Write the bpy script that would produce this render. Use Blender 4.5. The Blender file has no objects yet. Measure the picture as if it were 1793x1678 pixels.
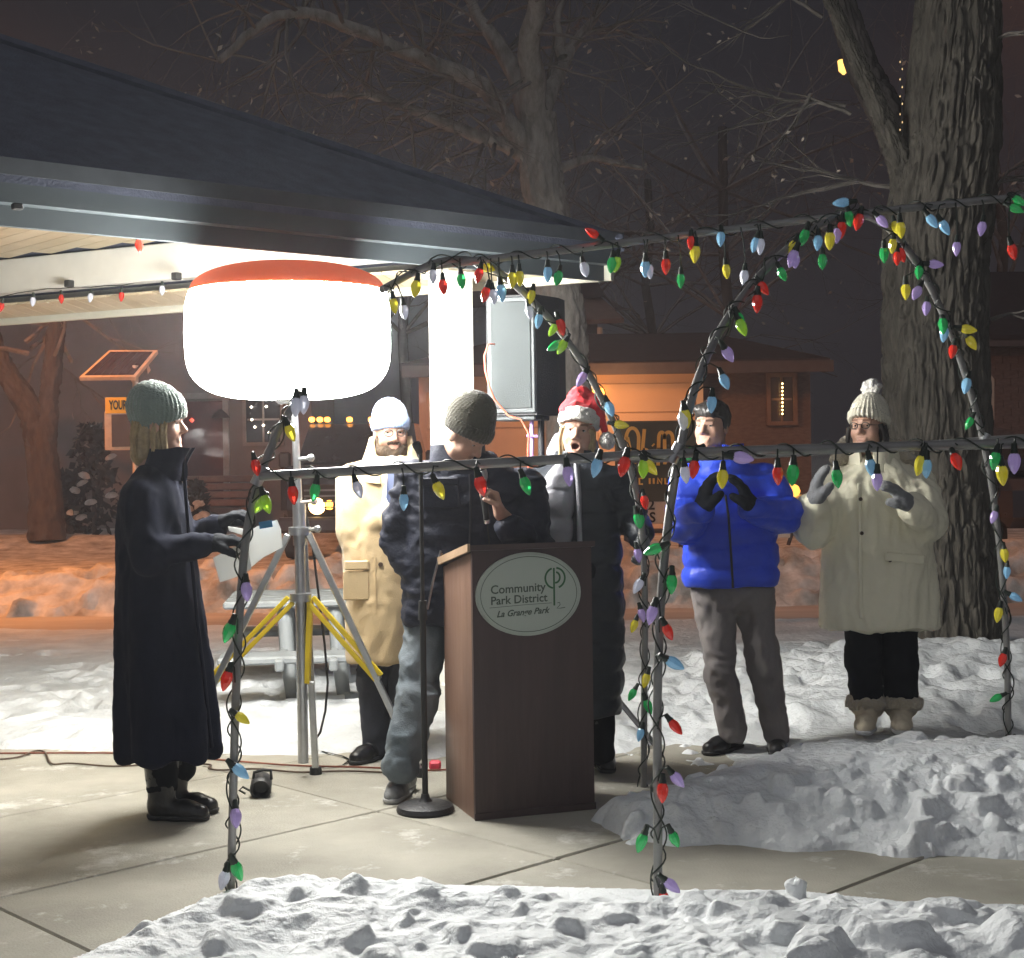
import bpy, math, random
import numpy as np
from mathutils import Vector, Matrix, Quaternion
random.seed(11)
RNG = np.random.default_rng(11)
R = math.radians
C = bpy.context.scene.collection
SC = bpy.context.scene

# ------------------------------------------------------------------ camera, sky, exposure
F, CX, HY, CAMZ, ROLL = 2600.0, 896.5, 790.0, 1.5, R(0.8)
RV = np.array([math.cos(ROLL), 0, -math.sin(ROLL)])
UV = np.array([math.sin(ROLL), 0, math.cos(ROLL)])
CAM = np.array([0, 0, CAMZ])
cd = bpy.data.cameras.new('camera'); cam = bpy.data.objects.new('camera', cd); C.objects.link(cam)
cd.sensor_width = 36; cd.lens = F / 1793 * 36; cd.shift_y = -49.0 / 1793
cd.clip_start = .05; cd.clip_end = 600
cam.matrix_world = Matrix(((RV[0], UV[0], 0, 0), (RV[1], UV[1], -1, 0), (RV[2], UV[2], 0, CAMZ), (0, 0, 0, 1)))
SC.camera = cam

W = bpy.data.worlds.new('World'); SC.world = W; W.use_nodes = True
nt = W.node_tree; nt.nodes.clear()
wo = nt.nodes.new('ShaderNodeOutputWorld'); bg = nt.nodes.new('ShaderNodeBackground')
bg.inputs[0].default_value = (.013, .011, .014, 1); bg.inputs[1].default_value = 1.0
nt.links.new(bg.outputs[0], wo.inputs[0])

# added soft fill from behind the camera, brightens front-facing sides
sd = bpy.data.lights.new('fill_sun', 'SUN'); sd.energy = .52; sd.angle = R(100); sd.color = (.93, .95, 1.0)
so = bpy.data.objects.new('fill_sun', sd); C.objects.link(so)
so.rotation_euler = Vector((.10, .75, -.65)).to_track_quat('-Z', 'Y').to_euler()

vs = SC.view_settings
vs.view_transform = 'Standard'; vs.look = 'None'; vs.exposure = 0; vs.gamma = 1; vs.use_curve_mapping = False
SC.cycles.use_denoising = True; SC.cycles.volume_bounces = 0
SC.cycles.max_bounces = 8; SC.cycles.diffuse_bounces = 4; SC.cycles.glossy_bounces = 3
SC.cycles.transmission_bounces = 6; SC.cycles.transparent_max_bounces = 8
SC.cycles.sample_clamp_indirect = 6; SC.cycles.caustics_reflective = False; SC.cycles.caustics_refractive = False
BALLOON = 135.0        # radiance of the light balloon
SODIUM = 4300.0       # watts of each street lamp

def A3(v): return np.array(v, float)
def nrm(v):
    v = A3(v); return v / (np.linalg.norm(v) + 1e-12)
def P(px, py, Y):
    return CAM + np.array([0, Y, 0]) + RV * (px - CX) / F * Y + UV * (HY - py) / F * Y
def G(px, py, z=0.0):
    k = RV[2] * (px - CX) / F + UV[2] * (HY - py) / F
    return P(px, py, (z - CAMZ) / k)

# ------------------------------------------------------------------ noise (numpy)
def _h(x, y, z, s):
    with np.errstate(over='ignore'):
        n = (x.astype(np.int64) * 374761393 + y.astype(np.int64) * 668265263 + z.astype(np.int64) * 1274126177 + s * 974634777)
        n = (n ^ (n >> 13)) * 1274126177
        n = n ^ (n >> 16)
    return (n & 0xffff) / 65535.0
def vn(p, s=0):
    p = np.asarray(p, float); i = np.floor(p); f = p - i; f = f * f * (3 - 2 * f)
    i = i.astype(np.int64); x, y, z = i[..., 0], i[..., 1], i[..., 2]
    fx, fy, fz = f[..., 0], f[..., 1], f[..., 2]
    def L(a, b, t): return a + (b - a) * t
    c = [[[_h(x + a, y + b, z + d, s) for d in (0, 1)] for b in (0, 1)] for a in (0, 1)]
    return L(L(L(c[0][0][0], c[1][0][0], fx), L(c[0][1][0], c[1][1][0], fx), fy),
             L(L(c[0][0][1], c[1][0][1], fx), L(c[0][1][1], c[1][1][1], fx), fy), fz)
def fbm(p, o=4, s=0, g=.5):
    a, t, w = 1.0, 0, 0
    p = np.asarray(p, float)
    for k in range(o):
        t = t + a * vn(p, s + k * 17); w += a; a *= g; p = p * 2.03 + 11.7
    return t / w
def sstep(a, b, x):
    t = np.clip((x - a) / (b - a), 0, 1); return t * t * (3 - 2 * t)

# ------------------------------------------------------------------ objects
def tag(o, label=None, cat=None, group=None, kind=None):
    if label: o['label'] = label
    if cat: o['category'] = cat
    if group: o['group'] = group
    if kind: o['kind'] = kind
    return o
def thing(name, loc, label, cat, group=None):
    o = bpy.data.objects.new(name, None); o.empty_display_size = .1; C.objects.link(o)
    o.location = Vector([float(v) for v in loc]); return tag(o, label, cat, group)
def base_of(o):
    v = np.zeros(3)
    while o is not None:
        v = v + A3(o.location); o = o.parent
    return v
def link(name, me, mat=None, parent=None, kind=None):
    o = bpy.data.objects.new(name, me); C.objects.link(o)
    if mat is not None: me.materials.append(mat)
    if parent is not None: o.parent = parent
    if kind: o['kind'] = kind
    return o
def mesh_np(name, V, Fc, mat=None, parent=None, smooth=True, tint=None, kind=None):
    """V (n,3) in world space, Fc (m,3|4)."""
    V = np.asarray(V, float)
    if parent is not None: V = V - base_of(parent)
    Fc = np.asarray(Fc, np.int32); m, k = Fc.shape
    me = bpy.data.meshes.new(name)
    me.vertices.add(len(V)); me.vertices.foreach_set('co', V.astype(np.float32).ravel())
    me.loops.add(m * k); me.loops.foreach_set('vertex_index', Fc.ravel())
    me.polygons.add(m); me.polygons.foreach_set('loop_start', np.arange(0, m * k, k, dtype=np.int32))
    me.polygons.foreach_set('use_smooth', np.full(m, smooth, bool))
    me.update(calc_edges=True); me.validate()
    if tint is not None:
        at = me.color_attributes.new('tint', 'FLOAT_COLOR', 'POINT')
        c4 = np.ones((len(V), 4), np.float32); c4[:, :3] = tint
        at.data.foreach_set('color', c4.ravel())
    return link(name, me, mat, parent, kind)

def frame(d):
    d = nrm(d); a = A3((0, 0, 1)) if abs(d[2]) < .9 else A3((1, 0, 0))
    u = nrm(np.cross(a, d)); return u, np.cross(d, u)
class MB:
    def __init__(s): s.v = []; s.f = []
    def add(s, vs_, fs):
        n = len(s.v); s.v += [tuple(float(c) for c in q) for q in vs_]; s.f += [tuple(i + n for i in q) for q in fs]; return s
    def box(s, c, size, ax=None):
        ax = np.eye(3) if ax is None else np.asarray(ax, float); c = A3(c); h = A3(size) / 2
        vs_ = [c + ax[0] * h[0] * i + ax[1] * h[1] * j + ax[2] * h[2] * k for i in (-1, 1) for j in (-1, 1) for k in (-1, 1)]
        return s.add(vs_, [(0, 1, 3, 2), (4, 6, 7, 5), (0, 4, 5, 1), (2, 3, 7, 6), (0, 2, 6, 4), (1, 5, 7, 3)])
    def bbox(s, c, size, ax=None, b=.01):
        """box with chamfered edges"""
        ax = np.eye(3) if ax is None else np.asarray(ax, float); c = A3(c); h = A3(size) / 2; b = min(b, h.min() * .9)
        vs_, idx = [], {}
        for sx in (-1, 1):
            for sy in (-1, 1):
                for sz in (-1, 1):
                    for a in range(3):
                        e = A3((sx, sy, sz)) * (h - b); e[a] += (sx, sy, sz)[a] * b
                        idx[(sx, sy, sz, a)] = len(vs_); vs_.append(c + e @ ax)
        fs = []
        for a in range(3):
            o1, o2 = (a + 1) % 3, (a + 2) % 3
            for sg in (-1, 1):
                q = []
                for (i, j) in ((-1, -1), (1, -1), (1, 1), (-1, 1)):
                    k = [0, 0, 0]; k[a] = sg; k[o1] = i; k[o2] = j; q.append(idx[(*k, a)])
                fs.append(tuple(q if sg > 0 else q[::-1]))
            for i in (-1, 1):
                for j in (-1, 1):
                    k0 = [0, 0, 0]; k0[o1] = i; k0[o2] = j; k1 = list(k0); k0[a] = -1; k1[a] = 1
                    q = (idx[(*k0, o1)], idx[(*k0, o2)], idx[(*k1, o2)], idx[(*k1, o1)])
                    fs.append(q if i * j < 0 else q[::-1])
        for sx in (-1, 1):
            for sy in (-1, 1):
                for sz in (-1, 1):
                    q = [idx[(sx, sy, sz, a)] for a in range(3)]
                    fs.append(tuple(q if sx * sy * sz > 0 else q[::-1]))
        return s.add(vs_, fs)
    def tube(s, pts, rad, n=8, cap=True):
        pts = [A3(p) for p in pts]; m = len(pts)
        rad = [rad] * m if np.isscalar(rad) else rad
        T = [nrm(pts[min(i + 1, m - 1)] - pts[max(i - 1, 0)]) for i in range(m)]
        u, w = frame(T[0]); vs_ = []
        for i in range(m):
            u = nrm(u - T[i] * np.dot(u, T[i])); w = np.cross(T[i], u)
            for k in range(n):
                a = 2 * math.pi * k / n; vs_.append(pts[i] + (u * math.cos(a) + w * math.sin(a)) * rad[i])
        fs = [(i * n + k, i * n + (k + 1) % n, (i + 1) * n + (k + 1) % n, (i + 1) * n + k) for i in range(m - 1) for k in range(n)]
        if cap: fs += [tuple(range(n))[::-1], tuple(range((m - 1) * n, m * n))]
        return s.add(vs_, fs)
    def cyl(s, a, b, ra, rb=None, n=14): return s.tube([a, b], [ra, ra if rb is None else rb], n)
    def lathe(s, prof, o=(0, 0, 0), ax=(0, 0, 1), n=24):
        d = nrm(ax); u, w = frame(d); o = A3(o); vs_ = []; m = len(prof)
        for r, z in prof:
            for k in range(n):
                a = 2 * math.pi * k / n; vs_.append(o + d * z + (u * math.cos(a) + w * math.sin(a)) * max(r, 1e-4))
        fs = [(i * n + k, i * n + (k + 1) % n, (i + 1) * n + (k + 1) % n, (i + 1) * n + k) for i in range(m - 1) for k in range(n)]
        fs += [tuple(range(n))[::-1], tuple(range((m - 1) * n, m * n))]
        return s.add(vs_, fs)
    def prism(s, poly, d):
        """closed polygon (3-D points) pushed by vector d"""
        p = [A3(q) for q in poly]; n = len(p); d = A3(d)
        return s.add(p + [q + d for q in p], [tuple(range(n))[::-1], tuple(range(n, 2 * n))] + [(i, (i + 1) % n, n + (i + 1) % n, n + i) for i in range(n)])
    def mesh(s, name, off=(0, 0, 0), smooth=None):
        me = bpy.data.meshes.new(name); o = A3(off)
        me.from_pydata([tuple(A3(q) - o) for q in s.v], [], s.f); me.update()
        if smooth is not None:
            me.polygons.foreach_set('use_smooth', [True] * len(me.polygons))
            me.set_sharp_from_angle(angle=R(smooth))
        return me
    def build(s, name, mat, parent=None, smooth=None, kind=None):
        return link(name, s.mesh(name, base_of(parent) if parent is not None else (0, 0, 0), smooth), mat, parent, kind)
def top(o, label, cat, group=None): return tag(o, label, cat, group)

# ------------------------------------------------------------------ materials
def srgb(*c):
    return tuple(((v / 255 + .055) / 1.055) ** 2.4 if v > 10 else v / 255 / 12.92 for v in c)
def M(name, col, rough=.6, metal=0, var=.2, vs_=6.0, bump=0.0, bs=60.0, spec=.5, stretch=(1, 1, 1), sheen=0, emit=None, es=0, tint=False, trans=0, coat=0, col2=None, det=6):
    m = bpy.data.materials.new(name); m.use_nodes = True; n = m.node_tree; N = n.nodes; Lk = n.links
    b = N['Principled BSDF']
    b.inputs['Roughness'].default_value = rough; b.inputs['Metallic'].default_value = metal
    b.inputs['Specular IOR Level'].default_value = spec
    if sheen: b.inputs['Sheen Weight'].default_value = sheen
    if trans: b.inputs['Transmission Weight'].default_value = trans
    if coat: b.inputs['Coat Weight'].default_value = coat; b.inputs['Coat Roughness'].default_value = .15
    tc = N.new('ShaderNodeTexCoord'); mp = N.new('ShaderNodeMapping'); mp.inputs['Scale'].default_value = stretch
    Lk.new(tc.outputs['Object'], mp.inputs[0])
    nz = N.new('ShaderNodeTexNoise'); nz.inputs['Scale'].default_value = vs_; nz.inputs['Detail'].default_value = det; nz.inputs['Roughness'].default_value = .62
    Lk.new(mp.outputs[0], nz.inputs['Vector'])
    mix = N.new('ShaderNodeMix'); mix.data_type = 'RGBA'
    c2 = col2 if col2 else tuple(min(1, v * (1 + var)) for v in col)
    c1 = col if col2 else tuple(v * (1 - var) for v in col)
    mix.inputs[6].default_value = (*c1, 1); mix.inputs[7].default_value = (*c2, 1)
    rp = N.new('ShaderNodeMapRange'); rp.inputs[1].default_value = .3; rp.inputs[2].default_value = .7
    Lk.new(nz.outputs[0], rp.inputs[0]); Lk.new(rp.outputs[0], mix.inputs[0])
    out = mix.outputs[2]
    if tint:
        at = N.new('ShaderNodeAttribute'); at.attribute_name = 'tint'
        mm = N.new('ShaderNodeMix'); mm.data_type = 'RGBA'; mm.blend_type = 'MULTIPLY'; mm.inputs[0].default_value = 1
        Lk.new(out, mm.inputs[6]); Lk.new(at.outputs['Color'], mm.inputs[7]); out = mm.outputs[2]
    Lk.new(out, b.inputs['Base Color'])
    if bump:
        n2 = N.new('ShaderNodeTexNoise'); n2.inputs['Scale'].default_value = bs; n2.inputs['Detail'].default_value = 5
        Lk.new(mp.outputs[0], n2.inputs['Vector'])
        bp = N.new('ShaderNodeBump'); bp.inputs['Strength'].default_value = bump; bp.inputs['Distance'].default_value = .02
        Lk.new(n2.outputs[0], bp.inputs['Height']); Lk.new(bp.outputs[0], b.inputs['Normal'])
    if emit:
        b.inputs['Emission Color'].default_value = (*emit, 1); b.inputs['Emission Strength'].default_value = es
    return m
def MW(name, col, col2, rough=.45, scale=3.0, stretch=(1, 1, 14), bump=.15):
    """wood: stretched wave grain"""
    return M(name, col, rough, col2=col2, vs_=scale, stretch=stretch, bump=bump, bs=scale * 4, det=8)

# ------------------------------------------------------------------ signed distance modelling
def sdf_mesh(ops, h, fine=None, pad=.02):
    lo = np.full(3, 1e9); hi = -lo
    for o in ops:
        if o[0] == 'rc':
            _, a, b, ra, rb, k = o
            lo = np.minimum(lo, np.minimum(a - ra, b - rb)); hi = np.maximum(hi, np.maximum(a + ra, b + rb))
        elif o[0] == 'el':
            _, c, r, Rm, k, s = o
            if s > 0:
                e = np.sqrt(((np.asarray(Rm) * np.asarray(r)[:, None]) ** 2).sum(0)); lo = np.minimum(lo, c - e); hi = np.maximum(hi, c + e)
        elif o[0] == 'lo':
            pr = o[1]
            rm = np.maximum(pr[:, 3], pr[:, 4])
            lo = np.minimum(lo, [(pr[:, 1] - rm).min(), (pr[:, 2] - rm).min(), pr[:, 0].min()])
            hi = np.maximum(hi, [(pr[:, 1] + rm).max(), (pr[:, 2] + rm).max(), pr[:, 0].max()])
    lo -= pad; hi += pad
    ax = []
    for i in range(3):
        xs = [lo[i]]
        while xs[-1] < hi[i]:
            st = h
            if fine is not None:
                for (flo, fhi, fh) in fine:
                    if flo[i] - fh < xs[-1] < fhi[i]: st = min(st, fh)
                    elif xs[-1] < flo[i] < xs[-1] + h: st = min(st, max(fh, flo[i] - xs[-1]))
            xs.append(xs[-1] + st)
        ax.append(np.array(xs))
    X, Y, Z = ax
    D = np.full((len(X), len(Y), len(Z)), 1.0, np.float32)
    def win(l, u):
        s = []
        for i in range(3):
            s.append(slice(max(0, np.searchsorted(ax[i], l[i]) - 1), np.searchsorted(ax[i], u[i]) + 1))
        return tuple(s)
    def smin(sl, d, k):
        a = D[sl]
        if k > 0:
            hh = np.maximum(k - np.abs(a - d), 0) / k
            D[sl] = np.minimum(a, d) - hh * hh * k * .25
        else: D[sl] = np.minimum(a, d)
    for o in ops:
        if o[0] == 'rc':
            _, a, b, ra, rb, k = o; m = max(ra, rb) + k + 3 * h
            sl = win(np.minimum(a, b) - m, np.maximum(a, b) + m)
            x = X[sl[0]][:, None, None] - a[0]; y = Y[sl[1]][None, :, None] - a[1]; z = Z[sl[2]][None, None, :] - a[2]
            ba = b - a; t = np.clip((x * ba[0] + y * ba[1] + z * ba[2]) / max(ba @ ba, 1e-9), 0, 1)
            d = np.sqrt((x - t * ba[0]) ** 2 + (y - t * ba[1]) ** 2 + (z - t * ba[2]) ** 2) - (ra + (rb - ra) * t)
            smin(sl, d, k)
        elif o[0] == 'el':
            _, c, r, Rm, k, s = o; Rm = np.asarray(Rm)
            m = max(r) + k + 3 * h; sl = win(c - m, c + m)
            x = X[sl[0]][:, None, None] - c[0]; y = Y[sl[1]][None, :, None] - c[1]; z = Z[sl[2]][None, None, :] - c[2]
            q = [(x * Rm[i, 0] + y * Rm[i, 1] + z * Rm[i, 2]) / r[i] for i in range(3)]
            k0 = np.sqrt(q[0] ** 2 + q[1] ** 2 + q[2] ** 2)
            k1 = np.sqrt((q[0] / r[0]) ** 2 + (q[1] / r[1]) ** 2 + (q[2] / r[2]) ** 2)
            d = np.where(k1 > 1e-6, k0 * (k0 - 1) / np.maximum(k1, 1e-6), -min(r))
            if s > 0: smin(sl, d, k)
            else:
                a = D[sl]; hh = np.maximum(k - np.abs(a + d), 0) / max(k, 1e-6); D[sl] = np.maximum(a, -d) + hh * hh * k * .25
        elif o[0] == 'lo':
            _, pr, ang, pw, k = o
            m = np.maximum(pr[:, 3], pr[:, 4]).max() * 1.3 + k + 3 * h
            l = np.array([pr[:, 1].min() - m, pr[:, 2].min() - m, pr[:, 0].min() - k - 3 * h]); u = np.array([pr[:, 1].max() + m, pr[:, 2].max() + m, pr[:, 0].max() + k + 3 * h])
            sl = win(l, u); zz = Z[sl[2]]
            f = lambda i: np.interp(zz, pr[:, 0], pr[:, i])[None, None, :]
            x = X[sl[0]][:, None, None] - f(1); y = Y[sl[1]][None, :, None] - f(2)
            ca, sa = math.cos(ang), math.sin(ang); xl = x * ca + y * sa; yl = -x * sa + y * ca
            rx, ry = f(3), f(4)
            g = (np.abs(xl / rx) ** pw + np.abs(yl / ry) ** pw) ** (1 / pw)
            d = (g - 1) * np.minimum(rx, ry)
            zc = zz[None, None, :]
            d = np.maximum(d, np.maximum(zc - pr[:, 0].max(), pr[:, 0].min() - zc))
            smin(sl, d, k)
        elif o[0] == 'cut':
            _, c, n = o
            d = (X[:, None, None] - c[0]) * n[0] + (Y[None, :, None] - c[1]) * n[1] + (Z[None, None, :] - c[2]) * n[2]
            D = np.maximum(D, d.astype(np.float32))
    D[0] = D[-1] = 1; D[:, 0] = D[:, -1] = 1; D[:, :, 0] = D[:, :, -1] = 1
    I = D < 0
    cs = I[:-1, :-1, :-1].astype(np.int8)
    cnt = sum(I[i:I.shape[0] - 1 + i, j:I.shape[1] - 1 + j, k:I.shape[2] - 1 + k].astype(np.int8) for i in (0, 1) for j in (0, 1) for k in (0, 1))
    act = (cnt > 0) & (cnt < 8)
    ii = np.argwhere(act); n = len(ii)
    idx = np.full(act.shape, -1, np.int64); idx[act] = np.arange(n)
    cv = np.empty((n, 2, 2, 2), np.float32)
    for i in (0, 1):
        for j in (0, 1):
            for k in (0, 1): cv[:, i, j, k] = D[ii[:, 0] + i, ii[:, 1] + j, ii[:, 2] + k]
    acc = np.zeros((n, 3)); num = np.zeros(n)
    for a in range(3):
        for p in (0, 1):
            for q in (0, 1):
                s0 = [slice(None), 0, 0, 0]; o1, o2 = [t for t in range(3) if t != a]
                s0[o1 + 1] = p; s0[o2 + 1] = q; s1 = list(s0); s0[a + 1] = 0; s1[a + 1] = 1
                v0, v1 = cv[tuple(s0)], cv[tuple(s1)]; cr = (v0 < 0) != (v1 < 0)
                t = np.where(cr, v0 / np.where(cr, v0 - v1, 1), 0)
                pt = np.zeros((n, 3)); pt[:, a] = t; pt[:, o1] = p; pt[:, o2] = q
                acc += pt * cr[:, None]; num += cr
    acc /= num[:, None]
    V = np.empty((n, 3))
    for a in range(3):
        g0 = ax[a][ii[:, a]]; g1 = ax[a][ii[:, a] + 1]; V[:, a] = g0 + (g1 - g0) * acc[:, a]
    fs = []
    for a in range(3):
        o1, o2 = (a + 1) % 3, (a + 2) % 3
        s0 = [slice(None)] * 3; s1 = [slice(None)] * 3; s0[a] = slice(0, -1); s1[a] = slice(1, None)
        ch = I[tuple(s0)] != I[tuple(s1)]
        e = np.argwhere(ch)
        e = e[(e[:, o1] > 0) & (e[:, o2] > 0)]
        ins = I[tuple(e.T)]
        def cell(d1, d2):
            c = e.copy(); c[:, o1] -= d1; c[:, o2] -= d2; return idx[tuple(c.T)]
        q = np.stack([cell(1, 1), cell(0, 1), cell(0, 0), cell(1, 0)], 1)
        q[~ins] = q[~ins][:, ::-1]
        fs.append(q)
    Fq = np.concatenate(fs); Fq = Fq[(Fq >= 0).all(1)]
    return V, Fq
def vnormals(V, Fq):
    a, b, c, d = (V[Fq[:, i]] for i in range(4)); n = np.cross(c - a, d - b)
    N = np.zeros_like(V)
    for i in range(4): np.add.at(N, Fq[:, i], n)
    return N / (np.linalg.norm(N, axis=1)[:, None] + 1e-12)
def rc(a, b, ra, rb=None, k=.02): return ('rc', A3(a), A3(b), ra, ra if rb is None else rb, k)
def el(c, r, Rm=None, k=.02, s=1): return ('el', A3(c), tuple(r), np.eye(3) if Rm is None else np.asarray(Rm), k, s)
def lo(rows, ang=0, pw=2.3, k=.03):
    a = np.array(sorted(rows), float); return ('lo', a, ang, pw, k)
def cut(c, n): return ('cut', A3(c), nrm(n))
def relax(V, Fq, it=2):
    for _ in range(it):
        S = np.zeros_like(V); cn = np.zeros(len(V))
        for i in range(4):
            for j in (1, 3):
                np.add.at(S, Fq[:, i], V[Fq[:, (i + j) % 4]]); np.add.at(cn, Fq[:, i], 1)
        V = V * .5 + .5 * S / np.maximum(cn, 1)[:, None]
    return V

# ------------------------------------------------------------------ flat lettering
def text_geo(s, size=.1, ext=.002, shear=0, align='CENTER', bold=0):
    cu = bpy.data.curves.new('lettering', 'FONT'); cu.body = s; cu.size = size; cu.extrude = ext; cu.shear = shear; cu.align_x = align; cu.offset = bold; cu.resolution_u = 3
    ob = bpy.data.objects.new('lettering', cu); C.objects.link(ob)
    me = bpy.data.meshes.new_from_object(ob.evaluated_get(bpy.context.evaluated_depsgraph_get()))
    vs_ = [A3(v.co) for v in me.vertices]; fs = [tuple(p.vertices) for p in me.polygons]
    bpy.data.objects.remove(ob); bpy.data.curves.remove(cu); bpy.data.meshes.remove(me)
    return vs_, fs
def put_text(mb, s, o, right, up, size, **kw):
    vs_, fs = text_geo(s, size, **{k_: v_ for k_, v_ in kw.items() if k_ != 'sx'}); right, up = nrm(right), nrm(up); n = np.cross(right, up); o = A3(o)
    mb.add([o + right * v[0] * kw.get('sx', 1) + up * v[1] + n * v[2] for v in vs_], fs)
# ================================================================== materials of the setting
SNOW = M('snow', (.74, .77, .79), .65, col2=(.86, .88, .89), vs_=3, bump=.9, bs=28, spec=.3)
SNOW_TRAMPLED = M('trampled_snow', (.48, .50, .51), .7, col2=(.72, .74, .75), vs_=2.6, bump=.9, bs=22, spec=.3)
SNOW_DIRTY = M('dirty_snow', (.24, .22, .19), .75, col2=(.74, .73, .71), vs_=3.2, bump=1.0, bs=10, spec=.2)
CONC = M('concrete', (.27, .255, .215), .8, col2=(.43, .41, .345), vs_=1.7, bump=.25, bs=120, det=12)
CONC2 = M('concrete_worn', (.29, .275, .23), .8, col2=(.45, .43, .365), vs_=2.3, bump=.25, bs=120, det=12)
JOINT = M('joint_filler', (.05, .045, .04), .9)
ROADM = M('packed_road', (.30, .27, .25), .8, col2=(.55, .53, .50), vs_=.9, bump=.3, bs=6, stretch=(.35, 1.6, 1))
WHITEP = M('white_paint', (.72, .71, .66), .5, var=.05)
CREAMP = M('cream_trim', (.62, .60, .50), .5, var=.05)
GREYMETAL = M('grey_flashing', (.055, .068, .075), .5, metal=.0, var=.08)
SHINGLE = M('roof_shingle', (.075, .085, .125), .9, var=.22, vs_=9, bump=.25, bs=70)
DRIP = M('drip_flashing', (.05, .058, .068), .6)
CEIL = MW('ceiling_board', (.50, .40, .25), (.64, .53, .36), .5, 4, (1, 1, 1))
CEIL2 = MW('ceiling_board_pale', (.56, .46, .30), (.68, .57, .40), .5, 4, (1, 1, 1))
BARK = M('bark', (.038, .034, .028), .95, col2=(.125, .112, .092), vs_=22, stretch=(1, 1, .22), bump=.7, bs=40)
BARK_DARK = M('dark_bark', (.045, .038, .036), .95, col2=(.10, .085, .078), vs_=8, stretch=(1, 1, .3), bump=.6, bs=22)
BARK_MID = M('grey_bark', (.17, .15, .132), .95, col2=(.38, .34, .30), vs_=14, stretch=(1, 1, .3), bump=.6, bs=30)
TWIG = M('twig', (.19, .165, .15), .9, var=.4, vs_=3)
LEAF = M('dead_leaf', (.50, .43, .36), .9, var=.4, vs_=2)

def dust(m, col=(.72, .72, .68), lo=.60, hi=.72, scale=3.2):
    n = m.node_tree; N = n.nodes; b = N['Principled BSDF']; src = b.inputs['Base Color'].links[0].from_socket
    tc = N.new('ShaderNodeTexCoord'); nz = N.new('ShaderNodeTexNoise'); nz.inputs['Scale'].default_value = scale; nz.inputs['Detail'].default_value = 12; nz.inputs['Roughness'].default_value = .72
    n.links.new(tc.outputs['Object'], nz.inputs['Vector']); rp = N.new('ShaderNodeMapRange'); rp.inputs[1].default_value = lo; rp.inputs[2].default_value = hi; rp.inputs[4].default_value = .8
    n.links.new(nz.outputs[0], rp.inputs[0]); mx = N.new('ShaderNodeMix'); mx.data_type = 'RGBA'; n.links.new(rp.outputs[0], mx.inputs[0]); n.links.new(src, mx.inputs[6]); mx.inputs[7].default_value = (*col, 1)
    n.links.new(mx.outputs[2], b.inputs['Base Color'])
dust(CONC, lo=.58, hi=.70); dust(CONC2, lo=.56, hi=.68, scale=2.4)
def heightfield(name, x0, x1, y0, y1, nx, ny, hf, mat, parent=None, kind=None, keep=None):
    xs = np.linspace(x0, x1, nx); ys = np.linspace(y0, y1, ny); X, Y = np.meshgrid(xs, ys, indexing='ij')
    Z = hf(X, Y); V = np.stack([X, Y, Z], -1).reshape(-1, 3)
    i = (np.arange(nx - 1)[:, None] * ny + np.arange(ny - 1)[None]).ravel(); Fq = np.stack([i, i + ny, i + ny + 1, i + 1], 1)
    if keep is not None: Fq = Fq[keep(V[Fq].mean(1))]
    u, inv = np.unique(Fq, return_inverse=True); V = V[u]; Fq = inv.reshape(Fq.shape)
    return mesh_np(name, V, Fq, mat, parent, kind=kind)
def N2(X, Y, f, o=4, s=0): return fbm(np.stack([X * f, Y * f, X * 0 + s * 3.7], -1), o, s)
def blur(Z, it):
    for _ in range(it):
        Z = Z.copy(); Z[1:-1, 1:-1] = (Z[1:-1, 1:-1] * 2 + Z[:-2, 1:-1] + Z[2:, 1:-1] + Z[1:-1, :-2] + Z[1:-1, 2:]) / 6
    return Z
def chunks(X, Y, Z, n, area, r0, r1, seed, squash=.7, mask=None, sharp=3.0):
    """press blocky lumps of snow into a height field (max of tilted rounded blocks)"""
    rg = np.random.default_rng(seed); xs, ys = X[:, 0], Y[0]
    for _ in range(n):
        cx, cy = rg.uniform(area[0], area[1]), rg.uniform(area[2], area[3])
        r = r0 + (r1 - r0) * rg.random() ** 2.6
        if mask is not None and not mask(cx, cy, r): continue
        i0, i1 = np.searchsorted(xs, [cx - 1.5 * r, cx + 1.5 * r]); j0, j1 = np.searchsorted(ys, [cy - 1.5 * r, cy + 1.5 * r])
        if i1 - i0 < 2 or j1 - j0 < 2: continue
        x = X[i0:i1, j0:j1] - cx; y = Y[i0:i1, j0:j1] - cy; a = rg.uniform(0, math.pi); e = rg.uniform(.6, 1)
        u = (x * math.cos(a) + y * math.sin(a)) / r; v = (-x * math.sin(a) + y * math.cos(a)) / (r * e)
        wob = (vn(np.stack([x / r * 1.3 + cx * 50, y / r * 1.3 + cy * 50, x * 0], -1), seed) - .5) * .7
        g = (np.abs(u) ** sharp + np.abs(v) ** sharp) ** (1 / sharp) + wob
        H_ = r * squash * rg.uniform(.3, .9)
        hh = H_ * (1 + rg.uniform(-.45, .45) * u + rg.uniform(-.45, .45) * v) + wob * r * .15
        for q in range(6):
            t_ = q * 1.047 + rg.uniform(-.4, .4); hh = np.minimum(hh, (rg.uniform(.6, 1.0) - (u * math.cos(t_) + v * math.sin(t_))) * r * rg.uniform(.8, 3.4) + wob * r * .25)
        hh = np.where(g < 1.6, hh, -1)
        base = Z[i0:i1, j0:j1].mean() - r * .12
        Z[i0:i1, j0:j1] = np.maximum(Z[i0:i1, j0:j1], np.where(hh > .004, base + hh, -9))
    return Z

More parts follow.
